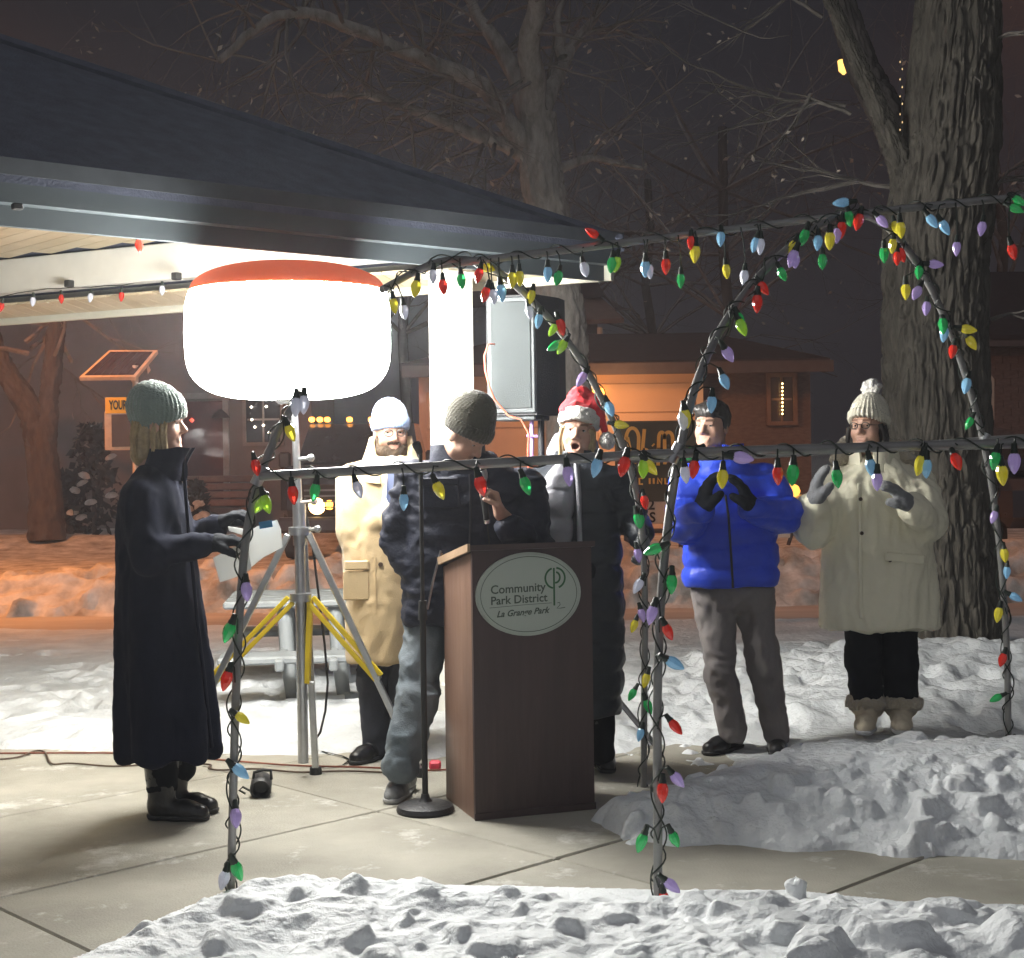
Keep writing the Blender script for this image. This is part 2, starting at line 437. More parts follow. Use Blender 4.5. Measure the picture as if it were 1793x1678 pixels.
# ------------------------------------------------------------------ ground, pavement
def build_ground():
    b = MB(); b.add([(-220, -60, -.10), (220, -60, -.10), (220, 320, -.10), (-220, 320, -.10)], [(0, 1, 2, 3)])
    b.build('ground', SNOW_DIRTY, None, kind='structure')
    # concrete pad: panels laid at 46 degrees, each its own slab
    pv = MB(); c0, u, v = A3((-1.05, 5.62, 0)), nrm((.72, .69, 0)), nrm((-.69, .72, 0))
    pv.box((0, 3.6, -.085), (14, 8.6, .02)); pav = pv.build('pavement', JOINT, None, kind='structure')
    # joints along u pass through the three lines seen in the photograph
    n = A3((.695, -.719, 0)); offs = [-4.88, -3.83, -2.86]
    js = [-8.25, -7.1, -5.97, -4.88, -3.83, -2.86, -1.85, -.8, .25]
    ts = [-4.2, -2.6, -1.0, .62, 2.2, 3.9, 5.5, 7.1, 8.8, 10.4]
    dr = A3((.719, .695, 0)); k = 0
    for a, b_ in zip(js[:-1], js[1:]):
        for t0, t1 in zip(ts[:-1], ts[1:]):
            cc = dr * (t0 + t1) / 2 + n * (a + b_) / 2
            if not (-4.2 < cc[0] < 4.6 and 2.2 < cc[1] < 8.4): continue
            s = MB(); tilt = RNG.normal(0, .0012, 2)
            ax = np.array([dr + A3((0, 0, tilt[0])), n + A3((0, 0, tilt[1])), (0, 0, 1)])
            g = .009
            s.bbox(cc + A3((0, 0, -.042)), (t1 - t0 - g * .55, b_ - a - g * 1.5, .08), ax, .006)
            s.build('slab', CONC if k % 2 else CONC2, pav); k += 1

def edge_interp(pts):
    g = np.array([G(*p)[:2] for p in pts]); g = g[np.argsort(g[:, 0])]
    return lambda X: np.interp(X, g[:, 0], g[:, 1])

def build_snow():
    # near snow bank along the bottom of the picture
    e1 = edge_interp([(-200, 1790), (60, 1745), (160, 1706), (240, 1662), (330, 1622), (390, 1598), (480, 1582), (560, 1580), (740, 1590), (900, 1592), (1170, 1600), (1400, 1600), (1600, 1622), (1793, 1628), (2000, 1640)])
    def hf(X, Y):
        ed = e1(X) + (N2(X, Y, 6, 3, 3) - .5) * .18; d = ed - Y
        m = sstep(-.03, .16, d)
        Z = -.02 + m * (.02 + .070 * N2(X, Y, 2.0, 4, 1) + .062 * (1 - np.abs(2 * N2(X, Y, 5.5, 4, 2) - 1)) ** 1.5 + .012 * N2(X, Y, 28, 2, 5))
        Z += .05 * np.exp(-((X + .62) / .5) ** 2 - ((Y - 4.75) / .22) ** 2) * m + .045 * np.exp(-((X - 1.1) / .5) ** 2 - ((Y - 4.5) / .3) ** 2) * m
        ins = lambda cx, cy, r: cy < float(e1(cx)) - r * .5
        Z = chunks(X, Y, Z, 900, (x0, x1, y0, y1), .010, .060, 5, .8, ins)
        Z = chunks(X, Y, Z, 110, (x0, x1, y0, y1), .045, .15, 9, .72, ins, 2.6)
        for (px, py, r, q) in ((640, 1560, .135, .85), (250, 1640, .11, 1), (330, 1600, .09, .9), (745, 1560, .07, 1), (800, 1600, .09, .8), (1370, 1580, .11, .7), (1170, 1610, .075, 1), (1420, 1650, .15, .7), (480, 1600, .08, .9)):
            gx, gy = G(px, py + 30)[:2]; Z = np.maximum(Z, chunks(X, Y, np.full_like(X, .03), 1, (gx, gx + .001, gy, gy + .001), r, r + .001, px, q))
        return blur(Z, 2) + .006 * (N2(X, Y, 34, 3, 8) - .5)
    x0, x1, y0, y1 = -2.6, 2.9, 3.2, 5.35
    keep = lambda c: (c[:, 1] < e1(c[:, 0]) + .16) & (c[:, 2] > -.015)
    heightfield('snow_bank', x0, x1, y0, y1, 640, 300, hf, SNOW, kind='structure', keep=keep)
    # shovelled mound on the right
    e2 = edge_interp([(930, 1462), (1000, 1470), (1060, 1474), (1150, 1480), (1300, 1487), (1450, 1495), (1600, 1502), (1793, 1508), (2100, 1520)])
    def crest(X): return np.interp(X, [.12, .3, .42, .55, .95, 1.4, 1.75, 2.25, 3.4], [.0, .03, .07, .10, .165, .205, .225, .235, .26])
    def hm(X, Y):
        d = Y - e2(X) + (N2(X, Y, 5, 3, 13) - .5) * .16
        cr = crest(X + (N2(X, Y, 3, 3, 12) - .5) * .25); wd = .25 + .55 * sstep(.3, 1.5, X)
        pf = sstep(-.03, 1.0, d / wd) ** .75 * sstep(1.9, 1.0, d / wd)
        Z = -.035 + .042 * sstep(.0, .10, pf) + cr * pf * (.72 + .5 * N2(X, Y, 2.6, 4, 14))
        Z += (.02 + .35 * cr) * pf * (1 - np.abs(2 * N2(X, Y, 4.6, 4, 15) - 1) - .25) + .014 * N2(X, Y, 24, 3, 16) * pf
        Z = chunks(X, Y, Z, 1100, (a0, a1, b0, b1), .012, .095, 15, .85, lambda cx, cy, r: cy > float(e2(cx)) + r * .3 and cx > .40)
        Z = chunks(X, Y, Z, 70, (1.0, a1, b0, b1), .07, .19, 16, .55, lambda cx, cy, r: cy > float(e2(cx)) + r * .8, 2.4)
        cap = crest(X) + .03
        Z = np.where(Z > cap - .03, cap - .03 + .05 * np.tanh((Z - cap + .03) / .05), Z)
        Z = blur(Z, 1) + .006 * (N2(X, Y, 36, 3, 18) - .5) * pf
        return Z - .35 * sstep(.42, .12, X + (N2(X, Y, 5, 2, 4) - .5) * .2)
    a0, a1, b0, b1 = .12, 3.4, 5.2, 7.5
    heightfield('snow_mound', a0, a1, b0, b1, 430, 310, hm, SNOW, kind='structure', keep=lambda c: (c[:, 2] > -.025))
    # trampled snow of the park behind the pad
    e3 = edge_interp([(-400, 1290), (0, 1312), (200, 1318), (400, 1318), (560, 1322), (760, 1330), (1000, 1325), (1120, 1312), (1330, 1300), (1400, 1300), (1480, 1285), (2200, 1280)])
    bx, by = G(1660, 1150)[:2]; by = 9.6; bx = P(1655, 1100, 9.6)[0]
    def hp(X, Y):
        d = Y - e3(X); m = sstep(-.08, .35, d + (N2(X, Y, 4, 3, 23) - .5) * .4)
        Z = -.015 + m * (.025 + .05 * N2(X, Y, 1.6, 4, 24) + .03 * N2(X, Y, 6, 3, 25))
        r = sstep(.9, 1.8, X) * sstep(7.3, 8.2, Y) * sstep(11.2, 9.6, Y)
        Z += r * (.02 + .11 * N2(X, Y, 2.6, 4, 26) + .05 * (1 - np.abs(2 * N2(X, Y, 6, 3, 27) - 1)))
        Z += .15 * np.exp(-(((X - bx + .1) / .8) ** 2 + ((Y - by + .55) / .55) ** 2))
        Z += .09 * np.exp(-((X - 1.85) / .6) ** 2 - ((Y - 7.25) / .4) ** 2)
        Z = chunks(X, Y, Z, 260, (1.0, 5, 7.9, 10.5), .03, .13, 25, .6)
        # footprints
        rg = np.random.default_rng(4)
        for _ in range(420):
            fx, fy = rg.uniform(-6, 3), rg.uniform(7.6, 11); a = rg.uniform(0, 3.1)
            i0, i1 = np.searchsorted(X[:, 0], [fx - .3, fx + .3]); j0, j1 = np.searchsorted(Y[0], [fy - .3, fy + .3])
            x = X[i0:i1, j0:j1] - fx; y = Y[i0:i1, j0:j1] - fy
            g = ((x * math.cos(a) + y * math.sin(a)) / .14) ** 2 + ((-x * math.sin(a) + y * math.cos(a)) / .065) ** 2
            Z[i0:i1, j0:j1] -= .032 * np.exp(-g ** 1.5) - .010 * np.exp(-(np.sqrt(g) - 1.3) ** 2 * 6)
        return Z
    heightfield('snow_ground', -8.5, 8.5, 7.0, 12.6, 640, 320, hp, SNOW_TRAMPLED, kind='structure', keep=lambda c: c[:, 2] > -.012)
    # street
    heightfield('road', -70, 70, 12.4, 14.6, 200, 40, lambda X, Y: -.045 + .03 * N2(X * .5, Y * 3, 1.2, 3, 31), ROADM, kind='structure')
    # ploughed banks beyond the street
    def hb(X, Y):
        d = Y - 14.2; s = (.42 + .75 * N2(X, Y * 0, .35, 2, 41)) * np.interp(X, [-9, -1.5, .2], [.50, .55, 1.05])
        Z = -.08 + (.42 * s * np.exp(-((d - .95) / .62) ** 2) + .06) * sstep(0, .4, d + (N2(X, Y, 2, 3, 44) - .5) * .5)
        Z += .34 * (1 - np.abs(2 * N2(X, Y, 3.0, 5, 42) - 1) - .5) * np.exp(-((d - 1.0) / .8) ** 2)
        Z += .05 * N2(X, Y, 9, 3, 43) * sstep(.1, .6, d)
        Z = chunks(X, Y, Z, 900, (-9, 9, 14.35, 15.9), .05, .26, 45, .8)
        return Z
    heightfield('ploughed_snow', -26, 26, 14.0, 17.4, 900, 120, hb, SNOW_DIRTY, kind='structure', keep=lambda c: c[:, 2] > -.05)
    def hl(X, Y):
        return -.07 + .12 * N2(X, Y, .5, 4, 51) + .22 * np.exp(-((Y - 24.5) / .9) ** 2) * (.6 + .8 * N2(X, Y, .8, 3, 52)) * (X < -1.6)
    heightfield('far_snow', -70, 70, 17.0, 40, 400, 120, hl, SNOW_DIRTY, kind='structure')
    # a few separate lumps
    for nm, px, py, hh, lab in (('snow_chunk', 712, 1648, .085, 'pointed snow chunk standing alone on the near snow bank below the lectern'),
                                ('snow_chunk', 1392, 1572, .070, 'small icy snow chunk perched on the near bank under the right paving joint')):
        p = G(px, py, .03); ops = [rc(p, p + A3((.005, 0, hh * .55)), .036, .030, .01), rc(p + A3((0, 0, hh * .5)), p + A3((.004, .005, hh)), .026, .010, .01)]
        V, Fq = sdf_mesh(ops, .007); N = vnormals(V, Fq); V += N * ((vn(V * 40, 3) - .5) * .022)[:, None]
        o = mesh_np(nm, V, Fq, SNOW, None, smooth=True); tag(o, lab, 'snow chunk')
    p = G(1053, 1652, .05); o = MB(); pts = [p + A3((RNG.normal(0, .02), RNG.normal(0, .015), 0)) for _ in range(1)]
    b = MB()
    for k in range(5):
        a = k * 1.3; d = A3((math.cos(a), math.sin(a) * .7, .25)) * .03; s = np.cross(d, (0, 0, 1)) * .5
        b.add([p, p + d * .6 + s + A3((0, 0, .012)), p + d + A3((0, 0, .004)), p + d * .6 - s + A3((0, 0, .010))], [(0, 1, 2, 3)])
    b.build('leaf', LEAF, None); tag(bpy.data.objects['leaf'], 'curled brown dead leaf lying on the near snow bank', 'leaf')

# ------------------------------------------------------------------ pavilion
HE = 2.45
EC = P(1066, 492, 1.0); 
def on_height(px, py, z): return G(px, py, z)
def build_pavilion():
    Cc = on_height(1066, 493, HE); L0 = on_height(0, 395, HE); D0 = on_height(0, 571, HE)
    u = nrm(Cc - L0); e = nrm(D0 - Cc); up = A3((0, 0, 1)); nf = nrm(np.cross(u, up))   # outwards from the front eave
    if nf[1] > 0: nf = -nf
    ne = nrm(np.cross(e, up)); 
    if ne[1] < 0: ne = -ne
    L = Cc - u * 9.0; Dd = Cc + e * 9.0
    root = thing('pavilion', Cc - A3((0, 0, HE)), 'open park pavilion with a dark hip roof, white posts and boarded ceiling', 'pavilion')
    # fascia and gutter of the front and the end
    def band(name, a, b_, nrm_, z0, z1, t, mat, off=0.0):
        m = MB(); n_ = nrm_ * off
        p = [a + n_ + up * (z0 - HE), b_ + n_ + up * (z0 - HE), b_ + n_ + up * (z1 - HE), a + n_ + up * (z1 - HE)]
        m.prism(p, -nrm_ * t); return m.build(name, mat, root)
    band('fascia', L, Cc, nf, HE, HE + .105, .03, GREYMETAL)
    band('gutter', L - u * .0, Cc + u * .012, nf, HE + .085, HE + .19, .09, GREYMETAL, .075)
    band('drip_edge', L, Cc + u * .02, nf, HE + .193, HE + .262, .11, DRIP, .105)
    band('end_fascia', Cc - e * .03, Dd, ne, HE, HE + .19, .035, CREAMP, .0)
    # roof planes
    zt = HE + .20; hipd = nrm(e - u); inn = -nf
    slope = .555; k = 1 / max(1e-6, np.dot(hipd, inn)); s1 = 3.4
    hp_ = Cc + nf * .10 + up * .21; top_ = hp_ + hipd * k * s1 + up * slope * s1
    Lf = L + nf * .10 + up * .21; lt = Lf + inn * s1 + up * slope * s1
    m = MB(); m.prism([Lf, hp_, top_, lt], -up * .05); m.build('roof', SHINGLE, root)
    De = Dd + ne * .06 + up * .21; he = hp_ + ne * .04
    m = MB(); m.prism([he, De, De - ne * s1 * 1.0 + up * slope * s1, top_], -up * .05); m.build('roof', SHINGLE, root)
    m = MB(); m.tube([hp_ + up * .01, top_ + up * .01], .035, 6); m.build('hip_cap', SHINGLE, root)
    # boards of the ceiling
    zc = HE + .40; q0 = Cc - u * .0
    bw = .135
    for i in range(46):
        a = Cc - u * (.12 + bw * i) ; 
        ln = min(5.0, .30 + i * 9.0)
        s = a + inn * .02; t_ = a + inn * 4.6
        z = lambda w: HE + .02 + min(w, .9) * .42
        m = MB()
        # keep inside the end eave
        def lim(p, d):
            den = np.dot(d, ne); g = np.dot(Cc - p, ne) - .44
            return 1e9 if den <= 1e-6 else g / den
        wmax = min(4.6, lim(a, inn))
        if wmax < .1: continue
        w1 = min(.95, wmax)
        p0 = a + inn * .036 + up * (z(0.036) - HE); p1 = a + inn * w1 + up * (z(w1) - HE)
        wu = u * (bw - .006)
        m.prism([p0, p1, p1 - wu, p0 - wu], up * .018)
        if wmax > .96:
            p2 = a + inn * .957 + up * (z(.957) - HE); p3 = a + inn * wmax + up * (z(wmax) - HE)
            m.prism([p2, p3, p3 - wu, p2 - wu], up * .018)
        m.build('ceiling_board', CEIL if i % 3 else CEIL2, root)
    # post, beams
    pc = P(790, 600, 8.42); pc[2] = 0
    ax = np.array([u, nf, up]); h = 2.62
    m = MB(); m.bbox((pc[0], pc[1], h / 2), (.185, .185, h), ax, .008); m.build('post', WHITEP, root)
    m = MB(); m.bbox((pc[0], pc[1], .10), (.23, .23, .20), ax, .01); m.build('post_base', WHITEP, root)
    m = MB(); m.bbox((pc[0], pc[1], 2.50), (.23, .23, .04), ax, .01); m.build('post_cap', WHITEP, root)
    axe = np.array([e, ne, up]); m = MB(); m.bbox(A3((pc[0], pc[1], 2.725)) + e * 4.2, (8.8, .12, .23), axe, .006); m.build('end_beam', WHITEP, root)
    m = MB(); m.bbox(A3((pc[0], pc[1], 2.722)) - u * 4.0, (8.0, .12, .226), ax, .006); m.build('front_beam', WHITEP, root)
    b2 = A3((pc[0], pc[1], 0)) + e * 6.5; m = MB(); m.bbox((b2[0], b2[1], h / 2), (.185, .185, h), ax, .008); m.build('post', WHITEP, root)
    b2 = A3((pc[0], pc[1], 0)) - u * 5.5; m = MB(); m.bbox((b2[0], b2[1], h / 2), (.185, .185, h), ax, .008); m.build('post', WHITEP, root)
    # soffit of the end overhang: boards across it
    for i in range(60):
        a = Cc + e * (.10 + i * .135) + up * .045
        m = MB(); wu = e * .129; wd = min(.33, np.dot(a - Cc, inn) / max(1e-3, np.dot(-ne, nf)) - .12)
        if wd < .12: continue
        m.prism([a - ne * .05, a - ne * wd + up * .157 * wd, a - ne * wd + up * .157 * wd + wu, a - ne * .05 + wu], up * .016)
        m.build('soffit_board', CEIL2 if i % 3 else CEIL, root)
    for (px, py) in ((121, 497), (309, 484)):
        Y = 9.9 if px < 200 else 9.3
        p = P(px, py, Y - .28); m = MB(); m.bbox(p, (.05, .05, .045), axe, .006); m.build('beam_clip', RUBBER, root)
    p = P(30, 362, 5.9); m = MB(); m.bbox(p, (.04, .03, .025), ax, .004); m.build('gutter_clip', RUBBER, root)
    return root, u, e, nf, ne, pc

# ------------------------------------------------------------------ trees
def wiggle(a, b_, n, amp, rg):
    a, b_ = A3(a), A3(b_); d = b_ - a; L = np.linalg.norm(d); u, w = frame(d); out = []
    for i in range(n + 1):
        t = i / n; s = math.sin(math.pi * t) ** .5 * amp * L
        out.append(a + d * t + u * rg.normal(0, 1) * s + w * rg.normal(0, 1) * s)
    out[0], out[-1] = a, b_; return out
def grow(mb, p, d, L, r, depth, rg, droop=.0, n=5, kids=(3, 5), tips=None):
    d = nrm(d); pts = [A3(p)]; m = 5; q = A3(p)
    for i in range(m):
        d = nrm(d + rg.normal(0, .16, 3) + A3((0, 0, droop))); q = q + d * L / m; pts.append(q)
    rad = [r * (1 - .7 * i / m) for i in range(m + 1)]
    mb.tube(pts, rad, n if depth > 0 else 3, cap=False)
    if tips is not None and depth <= 1: tips += pts[2:]
    if depth <= 0: return
    for k in range(rg.integers(*kids)):
        t = rg.uniform(.25, 1); i = min(int(t * m), m - 1); f = t * m - i; pp = pts[i] * (1 - f) + pts[i + 1] * f
        u, w = frame(pts[i + 1] - pts[i]); a = rg.uniform(0, 6.28); s = rg.uniform(.5, 1.0)
        dd = nrm(pts[i + 1] - pts[i]) + (u * math.cos(a) + w * math.sin(a)) * s
        grow(mb, pp, dd, L * rg.uniform(.45, .7), rad[i] * rg.uniform(.45, .65), depth - 1, rg, droop, max(3, n - 1), kids, tips)
def leaf_bits(pts, n, size, rg):
    b = MB()
    for _ in range(n):
        p = pts[rg.integers(len(pts))] + rg.normal(0, .05, 3); s = size * rg.uniform(.5, 1.4)
        u = nrm(rg.normal(0, 1, 3)); w = nrm(np.cross(u, rg.normal(0, 1, 3)))
        b.add([p - u * s, p + w * s * .45, p + u * s, p - w * s * .45 + np.cross(u, w) * s * .3], [(0, 1, 2, 3)])
    return b
def bark_trunk(root, name, pts, rads, mat, n=160, m=260, amp=.022, seed=2, ridges=26):
    pts = [A3(p) for p in pts]; tt = np.linspace(0, len(pts) - 1, m); P3 = np.array(pts); rr = np.array(rads, float)
    c = np.stack([np.interp(tt, np.arange(len(pts)), P3[:, i]) for i in range(3)], 1)
    for _ in range(6): c[1:-1] = (c[:-2] + c[1:-1] * 2 + c[2:]) / 4
    r = np.interp(tt, np.arange(len(pts)), rr)
    for _ in range(6): r[1:-1] = (r[:-2] + r[1:-1] * 2 + r[2:]) / 4
    ang = np.linspace(0, 2 * math.pi, n, endpoint=False)
    T = np.gradient(c, axis=0); T /= np.linalg.norm(T, axis=1)[:, None]
    u = np.zeros_like(c); u0 = frame(T[0])[0]
    for i in range(m): u0 = nrm(u0 - T[i] * np.dot(u0, T[i])); u[i] = u0
    w = np.cross(T, u); s = np.concatenate([[0], np.cumsum(np.linalg.norm(np.diff(c, axis=0), axis=1))])
    A, S = np.meshgrid(ang, s, indexing='xy')
    rm = r.mean(); q = np.stack([np.cos(A) * ridges / 6.28, np.sin(A) * ridges / 6.28, S * 3.6 / rm * .35], -1)
    wob = fbm(q * .35, 2, seed + 5) * 1.8; q2 = q + wob[..., None]
    rd = .75 - sstep(.16, .0, np.abs(fbm(q2, 2, seed) - .5)) * 1.1 - .55 * sstep(.13, .0, np.abs(fbm(q2 * A3((2.1, 2.1, 1.5)), 2, seed + 8) - .5)) + .5 * (fbm(q2 * A3((1, 1, 5)), 2, seed + 11) - .5)
    rad = r[:, None] * (1 + .10 * (fbm(np.stack([np.cos(A), np.sin(A), S * .8], -1), 2, seed + 1) - .5)) - amp * (1 - np.clip(rd + .25, 0, 1)) * 1.3 + amp * .35 * (fbm(q * 5, 2, seed + 3) - .5)
    V = c[:, None, :] + rad[..., None] * (np.cos(A)[..., None] * u[:, None, :] + np.sin(A)[..., None] * w[:, None, :])
    i = np.arange(m - 1)[:, None] * n; j = np.arange(n)[None]; j2 = (j + 1) % n
    Fq = np.stack([i + j, i + j2, i + n + j2, i + n + j], -1).reshape(-1, 4)
    return mesh_np(name, V.reshape(-1, 3), Fq, mat, root)

def build_trees():
    rg = np.random.default_rng(21)
    # the big tree behind the woman in white
    Y = 9.6; q = lambda x, y, d=0: P(x, y, Y) + A3((0, d, 0))
    root = thing('tree', q(1650, 1170) * A3((1, 1, 0)), 'big bare tree with deeply furrowed bark and a forked trunk on the right', 'tree')
    k = Y / F
    bark_trunk(root, 'trunk', [q(1660, 1260), q(1658, 1120), q(1652, 1000), q(1645, 800), q(1636, 600), q(1640, 420), q(1662, 250), q(1672, 100), q(1682, -120)],
               [112 * k, 96 * k, 92 * k, 92 * k, 92 * k, 93 * k, 88 * k, 78 * k, 70 * k], BARK, 380, 520, .026, 3, 42)
    bark_trunk(root, 'limb', [q(1610, 420, -.02), q(1575, 290, -.05), q(1520, 170, -.1), q(1470, 70, -.15), q(1400, -80, -.2)], [40 * k, 25 * k, 17 * k, 14 * k, 10 * k], BARK, 90, 120, .014, 5, 22)
    bark_trunk(root, 'limb', [q(1630, 330, .15), q(1580, 200, .25), q(1530, 100, .3), q(1480, -80, .4)], [46 * k, 36 * k, 30 * k, 25 * k], BARK_DARK, 70, 90, .014, 6, 22)  # rear limb in dark bark, its shade put into the colour
    tw = MB(); tips = []
    limbs = [[(1570, 330), (1500, 315), (1380, 285), (1270, 262)], [(1500, 318), (1390, 340), (1300, 366), (1230, 372)], [(1480, 185), (1380, 172), (1300, 140), (1210, 95), (1110, 10)],
             [(1490, 200), (1430, 180), (1340, 215), (1170, 255)], [(1440, 30), (1380, -5), (1300, 60), (1230, 30)], [(1420, 165), (1380, 230), (1350, 275)],
             [(1640, 150), (1730, 80), (1800, 66)], [(1740, 330), (1760, 310), (1800, 318)], [(1735, 560), (1790, 545)]]
    for L_ in limbs:
        pts = []
        dd = rg.uniform(-.5, .4)
        for i in range(len(L_) - 1):
            seg = wiggle(q(*L_[i], dd * i / len(L_)), q(*L_[i + 1], dd * (i + 1) / len(L_)), 4, .02, rg); pts += seg[(0 if i == 0 else 1):]
        r0 = .016; rad = [max(.0035, r0 * (1 - .85 * i / len(pts))) for i in range(len(pts))]
        tw.tube(pts, rad, 5, cap=False)
        for i in range(2, len(pts)):
            if rg.random() < .7:
                d = pts[i] - pts[i - 1]; grow(tw, pts[i], nrm(d) + rg.normal(0, .6, 3) * A3((1, .5, 1)), rg.uniform(.25, .7), rad[i] * .7, 1, rg, 0, 4, (2, 4), tips)
    tw.build('branches', M('big_tree_twig', (.15, .135, .12), .9, var=.3), root, kind='stuff')  # big tree's twigs, slightly darker than on the other trees
    leaf_bits(tips, 60, .020, rg).build('leaves', LEAF, root, kind='stuff')

    # forked tree behind the pavilion
    Y2 = 13.2; q2 = lambda x, y, d=0: P(x, y, Y2) + A3((0, d, 0)); k = Y2 / F
    root = thing('tree', q2(1000, 1000) * A3((1, 1, 0)), 'bare forked tree rising behind the pavilion roof corner', 'tree')
    bark_trunk(root, 'trunk', [q2(1002, 1080), q2(1000, 800), q2(985, 560), q2(962, 400), q2(945, 290), q2(940, 200)], [48 * k, 44 * k, 42 * k, 40 * k, 38 * k, 34 * k], BARK_MID, 90, 140, .02, 8, 18)
    tw = MB(); tips = []
    L2 = [([(940, 260), (905, 240), (875, 205), (850, 165), (800, 142), (720, 115), (640, 82), (560, 58), (505, 66), (455, 105), (415, 150)], 20),
          ([(920, 275), (885, 255), (830, 240), (760, 212), (710, 190), (650, 176), (580, 178)], 15),
          ([(940, 230), (960, 160), (985, 100), (1010, 50), (1060, -30)], 20), ([(935, 220), (905, 130), (870, 70), (835, 20), (810, -40)], 22),
          ([(945, 230), (925, 110), (940, 20), (950, -60)], 26), ([(530, 60), (525, 30), (540, -20)], 8), ([(985, 100), (975, 40), (990, -30)], 10), ([(960, 300), (1040, 270), (1130, 285)], 10)]
    for L_, w in L2:
        pts = []
        dd = rg.uniform(-1.2, 1.2)
        for i in range(len(L_) - 1):
            seg = wiggle(q2(*L_[i], dd * i / len(L_)), q2(*L_[i + 1], dd * (i + 1) / len(L_)), 3, .03, rg); pts += seg[(0 if i == 0 else 1):]
        rad = [w * k * (1 - .72 * i / len(pts)) for i in range(len(pts))]
        b = MB(); b.tube(pts, rad, 9, cap=False); b.build('limb', BARK_MID, root, 60)
        for i in range(2, len(pts)):
            for _ in range(2):
                if rg.random() < .75:
                    d = pts[i] - pts[i - 1]; grow(tw, pts[i], nrm(d) * .6 + rg.normal(0, .7, 3), rg.uniform(.5, 1.4), min(rad[i] * .4, .02), 2, rg, -.02, 4, (2, 5), tips)
    tw.build('branches', TWIG, root, kind='stuff')
    leaf_bits(tips, 150, .032, rg).build('leaves', LEAF, root, kind='stuff')

    # dark tree at the far left
    Y3 = 24.0; q3 = lambda x, y, d=0: P(x, y, Y3) + A3((0, d, 0)); k = Y3 / F
    root = thing('tree', q3(78, 930) * A3((1, 1, 0)), 'dark leaning forked tree at the left beyond the snow banks', 'tree')
    bark_trunk(root, 'trunk', [q3(82, 945), q3(80, 880), q3(72, 780), q3(55, 720), q3(10, 650), q3(-30, 560), q3(-60, 480)], [34 * k, 30 * k, 28 * k, 25 * k, 20 * k, 18 * k, 16 * k], BARK_DARK, 60, 90, .03, 12, 14)
    bark_trunk(root, 'limb', [q3(76, 800), q3(84, 720), q3(92, 640), q3(105, 520), q3(110, 400)], [22 * k, 20 * k, 18 * k, 16 * k, 14 * k], BARK_DARK, 40, 60, .03, 13, 14)
    tw = MB(); tips = []
    for _ in range(26):
        s = q3(rg.uniform(20, 130), rg.uniform(420, 640)); grow(tw, s, rg.normal(0, 1, 3) + A3((0, 0, .4)), rg.uniform(1, 2.2), .04, 2, rg, 0, 4, (2, 5), tips)
    tw.build('branches', TWIG, root, kind='stuff'); leaf_bits(tips, 40, .07, rg).build('leaves', LEAF, root, kind='stuff')

    # bare woods far behind: separate trees
    kinds = ['slender bare tree in the dark woods behind the pavilion roof', 'broad bare tree in the dark woods at the top centre', 'tall bare tree in the dark woods left of the big tree',
             'bare tree in the dark woods behind the top left corner', 'bare tree in the dark woods right of the big trunk', 'bare tree in the dark woods above the orange garage', 'bare leaning tree in the dark woods above the forked tree']
    spots = [(330, 38), (720, 41), (1260, 37), (120, 40), (1770, 36), (1150, 44), (960, 39)]
    for (px, Yk), lab in zip(spots, kinds):
        g = P(px, 800, Yk); g[2] = 0
        root = thing('tree', g, lab, 'tree', 'bare trees in the dark woods')
        hgt = 9.5
        tr = MB(); pts = wiggle(g, g + A3((rg.normal(0, .5), 0, hgt)), 6, .015, rg); tr.tube(pts, [.17 - .01 * i for i in range(7)], 8, cap=False); tr.build('trunk', BARK_DARK, root, 60)
        tw = MB(); tips = []
        for i in range(17):
            t = rg.uniform(.5, 1); p = pts[min(5, int(t * 6))]
            a = rg.uniform(0, 6.28); grow(tw, p, (math.cos(a), math.sin(a) * .7, rg.uniform(-.1, 1.2)), rg.uniform(3.5, 7.0), .055, 3, rg, .01, 4, (3, 5), tips)
        tw.build('branches', TWIG, root, kind='stuff')
        leaf_bits(tips, 150, .08, rg).build('leaves', LEAF, root, kind='stuff')
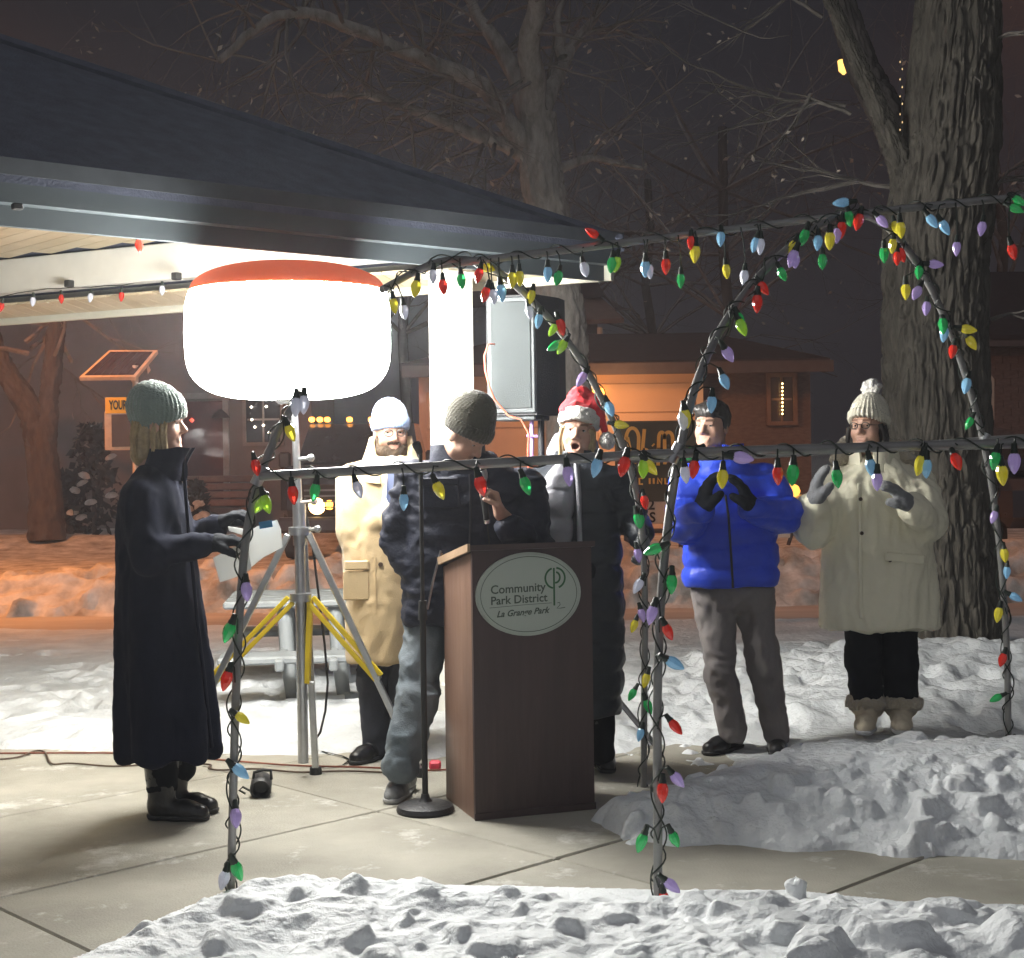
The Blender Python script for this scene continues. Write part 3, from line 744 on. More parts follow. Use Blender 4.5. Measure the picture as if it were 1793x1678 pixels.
# ================================================================== people
SKIN = M('skin', (.50, .30, .22), .5, var=.08, vs_=30, tint=True, bump=.05, bs=200)
EYE = M('eye', (.42, .40, .38), .15, var=.02, tint=True)
def head_axes(fwd, up=(0, 0, 1)):
    f = nrm(fwd); r = nrm(np.cross(f, up)); u = np.cross(r, f); return np.array([r, f, u])
class Head:
    def __init__(s, c, fwd, up=(0, 0, 1), sc=1.0): s.c = A3(c); s.A = head_axes(fwd, up); s.s = sc
    def p(s, x, y, z): return s.c + (A3((x, y, z)) * s.s) @ s.A
    def loc(s, V): return ((V - s.c) @ s.A.T) / s.s
def head_ops(H, mouth=0.0, female=False, neck_to=None, neck_r=.054):
    s = H.s; A = H.A; o = []
    E = lambda x, y, z, r, k=.02, sg=1: o.append(el(H.p(x, y, z), [v * s for v in r], A, k * s, sg))
    L = lambda a, b, ra, rb, k=.015: o.append(rc(H.p(*a), H.p(*b), ra * s, rb * s, k * s))
    E(0, -.018, .036, (.074, .094, .083))
    E(0, .018, -.022, (.062, .072, .085), .03)
    jw = .040 if female else .046
    L((-jw, .030, -.072), (0, .066, -.098 - mouth * .3), .024, .021, .03); L((jw, .030, -.072), (0, .066, -.098 - mouth * .3), .024, .021, .03)
    for sx in (-1, 1):
        E(sx * .040, .056, -.030, (.024, .020, .024), .025)
        L((sx * .012, .084, .030), (sx * .046, .068, .030), .010, .008, .014)
        E(sx * .031, .098, .008, (.017, .016, .011), .014, -1)
        L((sx * .018, .0835, .0175), (sx * .045, .0745, .0145), .0055, .005, .006)
        E(sx * .076, -.006, -.012, (.009, .020, .032), .008)
        E(sx * .013, .092, -.030, (.009, .010, .008), .008)
    L((0, .084, .014), (0, .106, -.022), .0085, .0120, .010)
    L((-.021, .0805, -.057), (.021, .0805, -.057), .0058, .0058, .010)
    L((-.015, .081, -.068 - mouth), (.015, .081, -.068 - mouth), .0075, .0075, .009)
    if mouth: E(0, .092, -.062 - mouth * .5, (.015 + .004, .030, .006 + mouth * .6), .006, -1)
    else: E(0, .094, -.0620, (.020, .010, .0018), .004, -1)
    nk = H.p(0, -.022, -.07)
    o.append(rc(nk, neck_to if neck_to is not None else H.p(0, -.04, -.2), neck_r * s, neck_r * 1.12 * s, .03))
    return o
def face_tint(H, V, mouth=0.0, beard=0.0, brow=(.28, .2, .16)):
    q = H.loc(V); t = np.ones((len(V), 3)); x, y, z = np.abs(q[:, 0]), q[:, 1], q[:, 2]
    def mixc(w, c):
        nonlocal t
        t = t * (1 - w[:, None]) + A3(c) * w[:, None]
    g = lambda cx, cy, cz, r: np.exp(-(((x - cx) / r[0]) ** 2 + ((y - cy) / r[1]) ** 2 + ((z - cz) / r[2]) ** 2))
    mixc(.35 * g(.042, .06, -.035, (.02, .03, .02)), (1.05, .72, .68))
    mixc(.3 * g(0, .105, -.02, (.015, .02, .02)), (1.05, .75, .7))
    bw = sstep(.0075, .004, np.abs(z - .034 + (x - .03) ** 2 * 4)) * sstep(.010, .016, x) * sstep(.056, .046, x) * (y > .05)
    mixc(bw * .85, brow)
    lp = sstep(.011, .006, np.minimum(np.abs(z + .0575), np.abs(z + .068 + mouth))) * sstep(.027, .018, x) * (y > .07)
    mixc(lp * .4, (.88, .58, .54))
    if mouth:
        mixc(((x / .018) ** 2 + ((z + .062 + mouth * .5) / (.006 + mouth * .6)) ** 2 < 1) * (y > .03) * (y < .083) * 1.0, (.22, .06, .06))
    if beard: mixc(beard * sstep(-.035, -.06, z) * (y > -.02) * (1 - lp), (.35, .27, .22))
    return t
def body(name_root, H, spec, h=.016, mouth=0.0, female=False, beard=0.0, brow=(.28, .2, .16), hands=(), fine=None):
    """one continuous skin: head, neck, trunk, arms, legs (most of it under the clothes)"""
    ops = head_ops(H, mouth, female, spec['neck'])
    for (a, b, ra, rb) in spec['limbs']: ops.append(rc(a, b, ra, rb, .03))
    for hf in hands: hf(ops)
    c = H.c; e = .125 * H.s
    fn = [(c - e - A3((0, 0, .02)), c + e, .0042)] + (fine or [])
    V, Fq = sdf_mesh(ops, h, fn); V = relax(V, Fq, 1)
    return mesh_np('body', V, Fq, SKIN, name_root, tint=face_tint(H, V, mouth, beard, brow))
def eyes(root, H, iris=(.18, .13, .09), lid=0.0):
    for sx in (-1, 1):
        b = MB(); o = H.p(sx * .031, .0685, .008); d = H.A[1]
        pr = [(math.sin(a) * .0118, math.cos(a) * .0118) for a in np.linspace(.02, 2.4, 12)]
        b.lathe(pr, o, d, 14)
        V = A3(b.v); me_t = np.ones((len(V), 3)); cs = (V - o) @ d / .0118
        me_t[cs > .86] = iris; me_t[cs > .97] = (.02, .02, .02)
        vs_ = MB(); vs_.v = b.v; vs_.f = b.f
        me = vs_.mesh('eye', base_of(root), 60)
        at = me.color_attributes.new('tint', 'FLOAT_COLOR', 'POINT'); c4 = np.ones((len(V), 4), np.float32); c4[:, :3] = me_t; at.data.foreach_set('color', c4.ravel())
        link('eye', me, EYE, root)
def glasses(root, H, mat):
    b = MB()
    for sx in (-1, 1):
        pts = [H.p(sx * .031 + .021 * math.cos(a), .104 - abs(math.cos(a) * .021 * .15), .006 + .016 * math.sin(a)) for a in np.linspace(0, 2 * math.pi, 17)]
        b.tube(pts, .0026 * H.s, 5)
        b.tube([H.p(sx * .053, .100, .010), H.p(sx * .078, .04, .008), H.p(sx * .080, -.01, .0)], .0016 * H.s, 5)
    b.tube([H.p(-.010, .106, .012), H.p(.010, .106, .012)], .0016 * H.s, 5)
    return b.build('glasses', mat, root, 40)
def beanie(root, H, mat, lift=0.0, tilt=.25, slouch=None, cuff=.05, ribs=44, ramp=.0018, big=1.0, cuffmat=None, fuzz=.0012, seed=1):
    """knit cap; tilt lowers it at the back"""
    s = H.s; A = H.A
    ops = [el(H.p(0, -.014, .050), [v * s * big for v in (.087, .105, .094)], A, .02)]
    for (x, y, z, r) in (slouch or []): ops.append(el(H.p(x, y, z), [r * s] * 3, A, .06 * s))
    nrm_l = nrm((0, tilt, -1)); ln = nrm_l @ A
    edge = H.p(0, 0, .030 + lift); ops.append(cut(edge, ln))
    V, Fq = sdf_mesh(ops, .0065)
    V = relax(V, Fq, 1); N = vnormals(V, Fq); q = H.loc(V)
    ang = np.arctan2(q[:, 0], q[:, 1] + .014)
    V = V + N * (ramp * np.sin(ang * ribs)[:, None] + fuzz * (fbm(V * 160, 2, seed) - .5)[:, None] * 2)
    o = mesh_np('hat', V, Fq, mat, root)
    if cuff:
        ops = [el(H.p(0, -.014, .046), [v * s * big for v in (.0945, .1125, .100)], A, .0), cut(edge - ln * 0 + ln * .004, ln), cut(edge - ln * cuff, -ln)]
        V, Fq = sdf_mesh(ops, .006); V = relax(V, Fq, 2); N = vnormals(V, Fq); q = H.loc(V)
        ang = np.arctan2(q[:, 0], q[:, 1] + .014)
        V = V + N * (ramp * 1.3 * np.sin(ang * ribs)[:, None] + fuzz * (fbm(V * 160, 2, seed + 3) - .5)[:, None] * 2)
        mesh_np('hat_cuff', V, Fq, cuffmat or mat, o)
    return o
def strands(root, name, mat, paths, r0=.012, r1=.004, seed=0, n=1, spread=.012, kind=None):
    b = MB(); rg = np.random.default_rng(seed)
    for p in paths:
        for k in range(n):
            off = rg.normal(0, spread, 3); off2 = off + rg.normal(0, spread * .6, 3)
            m = len(p); pts = [A3(p[i]) + off * (1 - i / (m - 1)) + off2 * (i / (m - 1)) + (rg.normal(0, spread * .15, 3) if i else 0) for i in range(m)]
            b.tube(pts, [r0 + (r1 - r0) * (i / (m - 1)) ** 1.5 for i in range(m)], 6)
    return b.build(name, mat, root, 70, 'stuff')
def hand_ops(ops, Wp, d, n, side=1, curl=35, s=1.0, fat=1.0, thumb_in=.25, k=.006, spread=.0, curls=None):
    d = nrm(d); n = nrm(A3(n) - d * np.dot(d, n)); l = np.cross(d, n) * side; Wp = A3(Wp)
    q = lambda a, b_, c=0: Wp + (d * a + l * b_ + n * c) * s
    r = .0105 * fat * s
    for b_ in (-.031, -.011, .010, .030): ops.append(rc(q(.0, b_ * .7), q(.088, b_), r * 1.25, r * 1.15, .018 * s))
    lens = (.062, .080, .085, .074)
    for i, b_ in enumerate((-.031, -.011, .010, .030)):
        p = q(.090, b_); a = 0; Lf = lens[i] * s; rr = r * (1.0 if i else .88)
        cu = curls[i] if curls else curl
        lat = l * spread * (i - 1.5)
        for j, fr in enumerate((.45, .31, .24)):
            a += R(cu * (.8 if j == 0 else 1.05))
            e = nrm(d * math.cos(a) + n * math.sin(a) + lat)
            p2 = p + e * Lf * fr; ops.append(rc(p, p2, rr, rr * .92, k * s)); p = p2; rr *= .92
    t0 = q(.020, .030, .004); t1 = t0 + nrm(d * .75 + l * .75 + n * .35) * .042 * s; t2 = t1 + nrm(d * .9 + l * (.25 - thumb_in) + n * (.35 + thumb_in)) * .034 * s; t3 = t2 + nrm(d * .8 + l * (-.1 - thumb_in) + n * (.45 + thumb_in)) * .026 * s
    ops.append(rc(t0, t1, r * 1.5, r * 1.2, .02 * s)); ops.append(rc(t1, t2, r * 1.15, r * 1.05, k * s)); ops.append(rc(t2, t3, r * 1.05, r * .9, k * s))
def glove(root, mat, Wp, d, n, side=1, curl=35, fat=1.25, s=1.0, name='glove', fz=.0, wrist=None, **kw):
    ops = []; hand_ops(ops, Wp, d, n, side, curl, s, fat, **kw)
    Wp = A3(Wp); ops.append(rc(Wp - nrm(d) * .004, Wp + nrm(d) * .03, .034 * s, .036 * s, .02))
    V, Fq = sdf_mesh(ops, .0055); V = relax(V, Fq, 1); N = vnormals(V, Fq)
    V = V + N * (fbm(V * 70, 3, 5) - .5)[:, None] * (.004 + fz)
    return mesh_np(name, V, Fq, mat, root)
def cloth(root, name, mat, ops, h=.012, folds=(.010, (7, 7, 3.2)), fine=.0025, quilt=None, seed=3, fuzz=0, extra=None, it=2, tint=None):
    V, Fq = sdf_mesh(ops, h); V = relax(V, Fq, it); N = vnormals(V, Fq)
    d = np.zeros(len(V))
    if folds:
        q = V * A3(folds[1]); w = fbm(V * 3.1, 2, seed + 50)[:, None]
        nz = 1 - np.abs(2 * fbm(q + w * 2.0, 3, seed) - 1) * 2.0
        d += folds[0] * (nz - .45)
        n2 = 1 - np.abs(2 * fbm(q * 2.3 + w * 3, 2, seed + 31) - 1) * 2.0
        d += folds[0] * .38 * (n2 - .45)
    d += fine * (fbm(V * 42, 3, seed + 9) - .5) * 2
    if quilt:
        sp, am = quilt; w = (fbm(V * 6, 2, seed + 4) - .5) * sp * .4
        d += am * (np.abs(np.sin(math.pi * (V[:, 2] + w) / sp)) ** .45 - .75)
    if extra is not None: d += extra(V, N)
    if fuzz: d += fuzz * (fbm(V * 130, 2, seed + 2) - .5) * 2
    V = V + N * d[:, None]
    return mesh_np(name, V, Fq, mat, root)
def shoe(root, mat, sole, heel, toe, h_=.10, w=.048, ankle=None, name='shoe', lace=None, boot=None, zg=0.0):
    """heel and toe points on the ground"""
    heel, toe = A3(heel), A3(toe); d = toe - heel; L = np.linalg.norm(d); d = d / L; up = A3((0, 0, 1)); l = np.cross(up, d)
    q = lambda a, b, c: heel + d * a * L + l * b + up * c
    ops = [rc(q(.16, 0, .045), q(.16, 0, .05), .040, .040, .02), rc(q(.18, 0, .040), q(.62, 0, .034), .040, .042, .03), rc(q(.60, 0, .034), q(.86, 0, .028), w * .92, w * .72, .02), rc(q(.2, 0, .06), q(.24, 0, h_), .042, .040, .03)]
    if boot: ops.append(rc(q(.2, 0, .08), A3(boot[0]), .048, boot[1], .03))
    ops.append(cut(q(0, 0, .012), (0, 0, -1)))
    V, Fq = sdf_mesh(ops, .0075); V = relax(V, Fq, 1); N = vnormals(V, Fq); V += N * ((fbm(V * 45, 3, 8) - .5) * .006)[:, None]
    o = mesh_np(name, V, Fq, mat, root)
    so_ = [rc(q(.14, 0, .02), q(.5, 0, .02), .046, .042, .02), rc(q(.5, 0, .02), q(.86, 0, .02), w, w * .82, .02), cut(q(0, 0, .0), (0, 0, -1)), cut(q(0, 0, .022), (0, 0, 1))]
    V, Fq = sdf_mesh(so_, .0075); mesh_np('sole', V, Fq, sole, o)
    if lace:
        b = MB()
        for t in (.34, .42, .5, .58):
            z = .092 - (t - .3) * .12
            b.tube([q(t, -.026, z - .010), q(t + .02, 0, z + .004), q(t, .026, z - .010)], .004, 5)
            b.tube([q(t + .05, -.026, z - .016), q(t + .02, 0, z + .004)], .0035, 5)
        b.build('lace', lace, o, 60)
    return o
def collar(root, name, mat, rows, t=.012, ang=0, opening=None, drop=0.0, lean=0.0, seed=2, h=.008, pw=2.1):
    """standing collar: hollow band given by (z,cx,cy,rx,ry) rows; opening = (direction, half angle in degrees)"""
    n = 40; rows = [A3(r) for r in sorted(rows, key=lambda r: r[0])]; V = []; fs = []
    if opening is not None:
        a0 = math.atan2(opening[0][1], opening[0][0]); g = R(opening[1]); angs = np.linspace(a0 + g, a0 + 2 * math.pi - g, n)
    else: angs = np.linspace(0, 2 * math.pi, n + 1)
    rr = []
    for i in range(len(rows) * 3 - 2):
        t_ = i / 3; k = min(int(t_), len(rows) - 2); f = t_ - k; rr.append(rows[k] * (1 - f) + rows[k + 1] * f)
    prof = [(r, 0) for r in rr] + [(r, t) for r in rr[::-1]]
    m = len(prof)
    for a in angs:
        w = 0.0
        if opening is not None: w = max(0, math.cos(a - a0)) ** 1.5
        zb_ = rows[0][0]; zt_ = rows[-1][0]
        for (r, dt) in prof:
            f_ = (r[0] - zb_) / max(zt_ - zb_, 1e-6); e_ = lean * w * f_
            V.append((r[1] + (r[3] - dt + e_) * math.cos(a), r[2] + (r[4] - dt + e_) * math.sin(a), r[0] - drop * w * f_))
    na = len(angs)
    for i in range(na - 1):
        for j in range(m): fs.append((i * m + j, (i + 1) * m + j, (i + 1) * m + (j + 1) % m, i * m + (j + 1) % m))
    b = MB(); b.v = [tuple(v) for v in V]; b.f = fs + [tuple(range(m)), tuple(range((na - 1) * m, na * m))[::-1]]
    VV = A3(b.v); VV += ((np.stack([fbm(VV * 14, 2, seed + i) for i in range(3)], 1)) - .5) * .022
    b.v = [tuple(v) for v in VV]
    return b.build(name, mat, root, 50)

def limb_spec(H, neck, sh, elb, wr, hip, knee, ank, chest, pel):
    L = [(chest, pel, .115, .12)]
    for i in (0, 1):
        L += [(chest + A3((0, 0, .06)), sh[i], .08, .058), (sh[i], elb[i], .050, .042), (elb[i], wr[i], .042, .030),
              (pel, hip[i], .11, .085), (hip[i], knee[i], .070, .046), (knee[i], ank[i], .046, .034)]
    return dict(neck=neck, limbs=[(A3(a), A3(b), x, y) for a, b, x, y in L])

BLACK_LEATHER = M('black_leather', (.018, .018, .020), .32, bump=.15, bs=60)
RUBBER = M('black_rubber', (.02, .02, .02), .7)
NAVY_WOOL = M('navy_wool', (.0085, .0105, .023), .9, spec=.12, sheen=0, bump=.25, bs=300)
BLACK_GLOVE = M('black_glove', (.011, .013, .018), .85, bump=.2, bs=200, spec=.12)
GREY_MITTEN = M('grey_mitten', (.16, .165, .175), .9, bump=.4, bs=150, sheen=.3)
BLONDE = M('blonde_hair', (.34, .25, .13), .42, var=.35, vs_=40)
DARK_HAIR = M('dark_hair', (.028, .024, .022), .45, var=.5, vs_=60)
DARK_FRAME = M('dark_frame', (.03, .025, .02), .3)
GREEN_KNIT = M('green_knit', (.22, .28, .25), .95, bump=.5, bs=140, sheen=.4)
BLUE_KNIT = M('pale_blue_knit', (.26, .36, .60), .95, bump=.4, bs=140, sheen=.3)
OLIVE_KNIT = M('olive_knit', (.048, .043, .027), .95, bump=.4, bs=140, sheen=.3)
CREAM_KNIT = M('cream_knit', (.58, .55, .45), .95, bump=.4, bs=140, sheen=.3)
CAMEL = M('camel_wool', (.58, .43, .24), .9, bump=.25, bs=220, sheen=.3, var=.06)
NAVY_SHELL = M('navy_shell', (.015, .018, .034), .65, spec=.3, bump=.2, bs=90)
DENIM = M('denim', (.11, .14, .165), .85, bump=.3, bs=180, col2=(.22, .25, .275), vs_=5)
DARK_TROUSER = M('dark_trouser', (.030, .034, .050), .8, bump=.2, bs=160)
GREY_TROUSER = M('grey_trouser', (.19, .17, .168), .82, bump=.2, bs=160, var=.1)
BLACK_TROUSER = M('black_trouser', (.008, .009, .012), .9, spec=.12)
PUFF_DARK = M('dark_puffer', (.018, .023, .032), .5, bump=.15, bs=50)
PUFF_LIT_GREY = M('lit_grey_puffer', (.24, .24, .27), .5, bump=.15, bs=50)  # lit look of the dark coat, put into the colour as grey
PUFF_BLUE = M('blue_puffer', (.018, .062, .62), .5, bump=.15, bs=50, var=.1)
WHITE_PARKA = M('white_parka', (.82, .78, .60), .6, bump=.15, bs=60, var=.06)
FUR = M('cream_fur', (.46, .40, .30), 1, bump=.8, bs=90, sheen=.5)
RED_FELT = M('red_felt', (.62, .012, .022), .9, bump=.2, bs=100, sheen=.3)
WHITE_FUR = M('white_fur', (.72, .70, .66), 1, bump=.8, bs=90, sheen=.4)
SNEAK = M('grey_sneaker', (.26, .27, .28), .7, var=.35, vs_=25, bump=.2)
SOLE_W = M('pale_sole', (.42, .42, .42), .7)
CREAM_BOOT = M('cream_suede', (.55, .48, .36), .9, bump=.3, bs=70)
SHIRT = M('pale_shirt', (.6, .62, .66), .8)
TIE = M('blue_tie', (.06, .08, .16), .5)
BUTTON = M('brown_button', (.06, .035, .02), .4)
BEARD = M('brown_beard', (.055, .034, .018), .9, var=.5, vs_=60, bump=.6, bs=150)

def px_rows(Y0, rows, dy=0.0):
    """(py, x_left, x_right, half depth[, dy]) -> loft rows"""
    out = []
    for r in rows:
        py, xl, xr, ry = r[:4]; d = r[4] if len(r) > 4 else 0
        a, b = P(xl, py, Y0), P(xr, py, Y0); out.append(((a[2] + b[2]) / 2, (a[0] + b[0]) / 2, Y0 + dy + d, (b[0] - a[0]) / 2, ry))
    return out

# ---------------- 1 woman in the long dark coat (left, in profile)
def person_woman_left():
    Y0 = 6.16; q = lambda x, y, d=0: P(x, y, Y0) + A3((0, d, 0))
    root = thing('person', G(300, 1432), 'woman in a long dark coat and grey-green knit hat holding papers, seen in profile', 'person')
    H = Head(q(279, 744), (1, .04, -.02), sc=1.0)
    sh = (q(262, 868, -.17), q(268, 868, .17)); el_ = (q(283, 968, -.23), q(292, 960, .20)); wr = (q(372, 948, -.16), q(372, 925, .06))
    hip = (q(275, 1060, -.09), q(275, 1060, .09)); kn = (q(288, 1210, -.05), q(292, 1210, .11)); an = (q(284, 1392, -.01), q(304, 1378, .13))
    body(root, H, limb_spec(H, q(268, 838), sh, el_, wr, hip, kn, an, q(268, 880), q(272, 1020)), female=True)
    eyes(root, H)
    rows = px_rows(Y0, [(1320, 216, 382, .25), (1260, 214, 375, .25), (1170, 212, 364, .24), (1080, 211, 352, .225), (1000, 210, 343, .205), (930, 208, 334, .195), (885, 212, 326, .20), (855, 220, 318, .185), (833, 234, 308, .125), (815, 250, 298, .085)])
    def hemfold(V, N):
        w = sstep(1.15, .35, V[:, 2]); a = np.arctan2(V[:, 1] - Y0, V[:, 0] + 1.4)
        return w * .020 * np.sin(a * 7 + fbm(V * 1.5, 2, 3) * 5) 
    coat = cloth(root, 'coat', NAVY_WOOL, [lo(rows, 0, 2.2, .02)] + [rc(sh[i], el_[i], .068, .060, .05) for i in (0, 1)] + [rc(el_[i], wr[i], .060, .050, .03) for i in (0, 1)],
                 folds=(.012, (9, 9, 1.6)), extra=hemfold, seed=5)
    z0, zt = q(285, 835)[2], q(330, 782)[2]
    c0, c1 = q(288, 830), q(296, 790)
    collar(coat, 'collar', NAVY_WOOL, [(c0[2] - .03, c0[0] - .01, Y0, .095, .11), (c0[2] + .04, c0[0] + .005, Y0, .088, .098), (c1[2] + .01, c1[0] + .012, Y0, .096, .104)], .014, opening=((1, -.15), 16))
    b = MB(); pts = [q(330, 838, -.075), q(338, 925, -.09), q(347, 1000, -.10), q(356, 1090, -.11), q(366, 1170, -.11), q(380, 1300, -.11)]
    b.tube(pts, .008, 6); b.build('coat_placket', NAVY_WOOL, coat, 60)
    # gloved hands, one raised, the near one holding the papers
    glove(root, BLACK_GLOVE, wr[1] + A3((.0, 0, .0)), (.80, -.1, .50), (.1, .15, -1), 1, 28, fat=1.5)
    glove(root, BLACK_GLOVE, wr[0] + A3((.02, .02, 0)), (.95, .15, .12), (.1, .2, -1), -1, 35, fat=1.45)
    beanie(root, H, GREEN_KNIT, lift=-.042, tilt=.42, slouch=[(0, -.026, .098, .074), (0, -.045, .090, .072), (0, .03, .06, .07)], cuff=.0, big=1.03, ramp=.003, ribs=36, fuzz=.003)
    pa = []
    for sd_ in (-1, 1):
        for t in (0, .02, .04):
            pa.append([H.p(sd_ * (.062), .030 - t, .01), H.p(sd_ * .072, .030 - t, -.05), H.p(sd_ * .068, .038 - t, -.11), H.p(sd_ * .060, .046 - t, -.165), H.p(sd_ * .05, .040 - t * 1.4, -.205 - t * .4)])
    for t in (-.05, -.02, .02, .05): pa.append([H.p(t, -.085, .02), H.p(t, -.098, -.06), H.p(t, -.09, -.13)])
    strands(root, 'hair', BLONDE, pa, .013, .004, 4, 5, .007)
    V, Fq = sdf_mesh([rc(H.p(0, -.045, .0), H.p(0, -.06, -.12), .068, .058)], .009); N = vnormals(V, Fq); V += N * ((fbm(V * A3((60, 60, 9)), 3, 4) - .5) * .02)[:, None]; mesh_np('back_hair', V, Fq, BLONDE, root)
    # boots
    for i_, (hx, hy, tx, ty, top_) in enumerate(((262, 1433, 366, 1436, (284, 1335)), (284, 1418, 381, 1424, (301, 1325)))):
        hh, tt = G(hx, hy), G(tx, ty)
        shoe(root, BLACK_LEATHER, RUBBER, hh, tt, .12, .05, name='boot', boot=(an[i_] + A3((0, 0, .13)), .074), lace=BLACK_LEATHER)
    for i in (0, 1):
        cloth(root, 'legging', BLACK_TROUSER, [rc(kn[i], an[i] + A3((0, 0, .05)), .080, .064, .02)], .012, folds=(.008, (8, 8, 12)), seed=8 + i)
    return root

# ---------------- 2 man in the camel coat
def person_camel():
    Y0 = 7.30; q = lambda x, y, d=0: P(x, y, Y0) + A3((0, d, 0))
    root = thing('person', G(660, 1336), 'bearded man in a long camel coat and pale blue knit hat with folded arms', 'person')
    H = Head(q(684, 757), (.30, -1, -.12), sc=1.0)
    sh = (q(617, 840), q(752, 840)); el_ = (q(618, 928, -.06), q(755, 925, -.05)); wr = (q(725, 885, -.20), q(690, 905, -.17))
    hip = (q(652, 1060), q(706, 1060)); kn = (q(656, 1190), q(705, 1190)); an = (q(658, 1300), q(706, 1300))
    body(root, H, limb_spec(H, q(684, 832), sh, el_, wr, hip, kn, an, q(684, 860), q(680, 1020)), beard=.8)
    eyes(root, H); glasses(root, H, DARK_FRAME)
    ops = head_ops(H, 0); V, Fq = sdf_mesh([rc(H.p(sx * .058, .0, -.03), H.p(sx * .048, .035, -.085), .020, .029, .02) for sx in (-1, 1)] + [rc(H.p(sx * .046, .035, -.085), H.p(0, .070, -.110), .029, .030, .02) for sx in (-1, 1)] + [rc(H.p(-.032, .062, -.082), H.p(.032, .062, -.082), .027, .027, .02), rc(H.p(-.028, .083, -.046), H.p(.028, .083, -.046), .0085, .0085, .01)], .006)
    N = vnormals(V, Fq); V = V + N * ((fbm(V * 120, 3, 2) - .5) * .012)[:, None]; mesh_np('beard', V, Fq, BEARD, root)
    beanie(root, H, BLUE_KNIT, lift=-.018, tilt=.22, slouch=[(0, -.04, .10, .06)], cuff=.058, big=1.02)
    rows = px_rows(Y0, [(1157, 608, 722, .18), (1080, 607, 726, .175), (1000, 603, 736, .17), (940, 600, 742, .168), (880, 598, 752, .165), (840, 604, 756, .15), (818, 622, 742, .12), (800, 648, 720, .085)])
    coat = cloth(root, 'coat', CAMEL, [lo(rows, 0, 2.6, .03)] + [rc(sh[i], el_[i], .078, .072, .05) for i in (0, 1)] + [rc(el_[i], wr[i], .070, .058, .008) for i in (0, 1)], folds=(.010, (8, 8, 2.6)), seed=21)
    c = q(686, 800)
    collar(coat, 'collar', CAMEL, [(c[2] - .12, c[0], Y0 - .02, .195, .165), (c[2] + .00, c[0] - .004, Y0, .130, .125), (c[2] + .095, c[0] - .006, Y0 + .02, .102, .100)], .024, opening=((.18, -1), 26), drop=.17, lean=.05)
    b = MB(); A = np.array([nrm((1, .05, 0)), nrm((0, 1, 0)), (0, 0, 1)])
    b.bbox(q(631, 985, -.178), (.118, .016, .045), A, .006); b.build('pocket_flap', CAMEL, coat)
    b = MB(); b.bbox(q(630, 1020, -.173), (.125, .012, .14), A, .006); b.build('pocket', CAMEL, coat)
    b = MB(); b.lathe([(0, .006), (.010, .006), (.012, 0)], q(672, 984, -.176), (0, -1, 0), 12); b.build('button', BUTTON, coat)
    b = MB(); b.box(q(664, 1060, -.176), (.004, .006, .50), A); b.build('coat_edge', CAMEL, coat)
    cloth(root, 'shirt', SHIRT, [rc(q(689, 815, -.075), q(689, 880, -.13), .05, .06)], .01, folds=None)
    b = MB(); b.prism([q(683, 822, -.15), q(697, 822, -.15), q(701, 870, -.20), q(690, 885, -.205), q(682, 870, -.20)], (0, .012, 0)); b.build('tie', TIE, root)
    glove(root, BLACK_GLOVE, wr[0], (.9, .1, -.1), (0, 1, .1), 1, 30)
    for i in (0, 1): cloth(root, 'trouser_leg', DARK_TROUSER, [rc(hip[i], kn[i], .088, .078, .03), rc(kn[i], an[i], .078, .072, .03)], .012, folds=(.014, (7, 7, 8)), seed=30 + i)
    shoe(root, BLACK_LEATHER, RUBBER, G(664, 1326), G(618, 1340), .10, .052)
    shoe(root, BLACK_LEATHER, RUBBER, G(706, 1322), G(716, 1338), .10, .052)
    return root

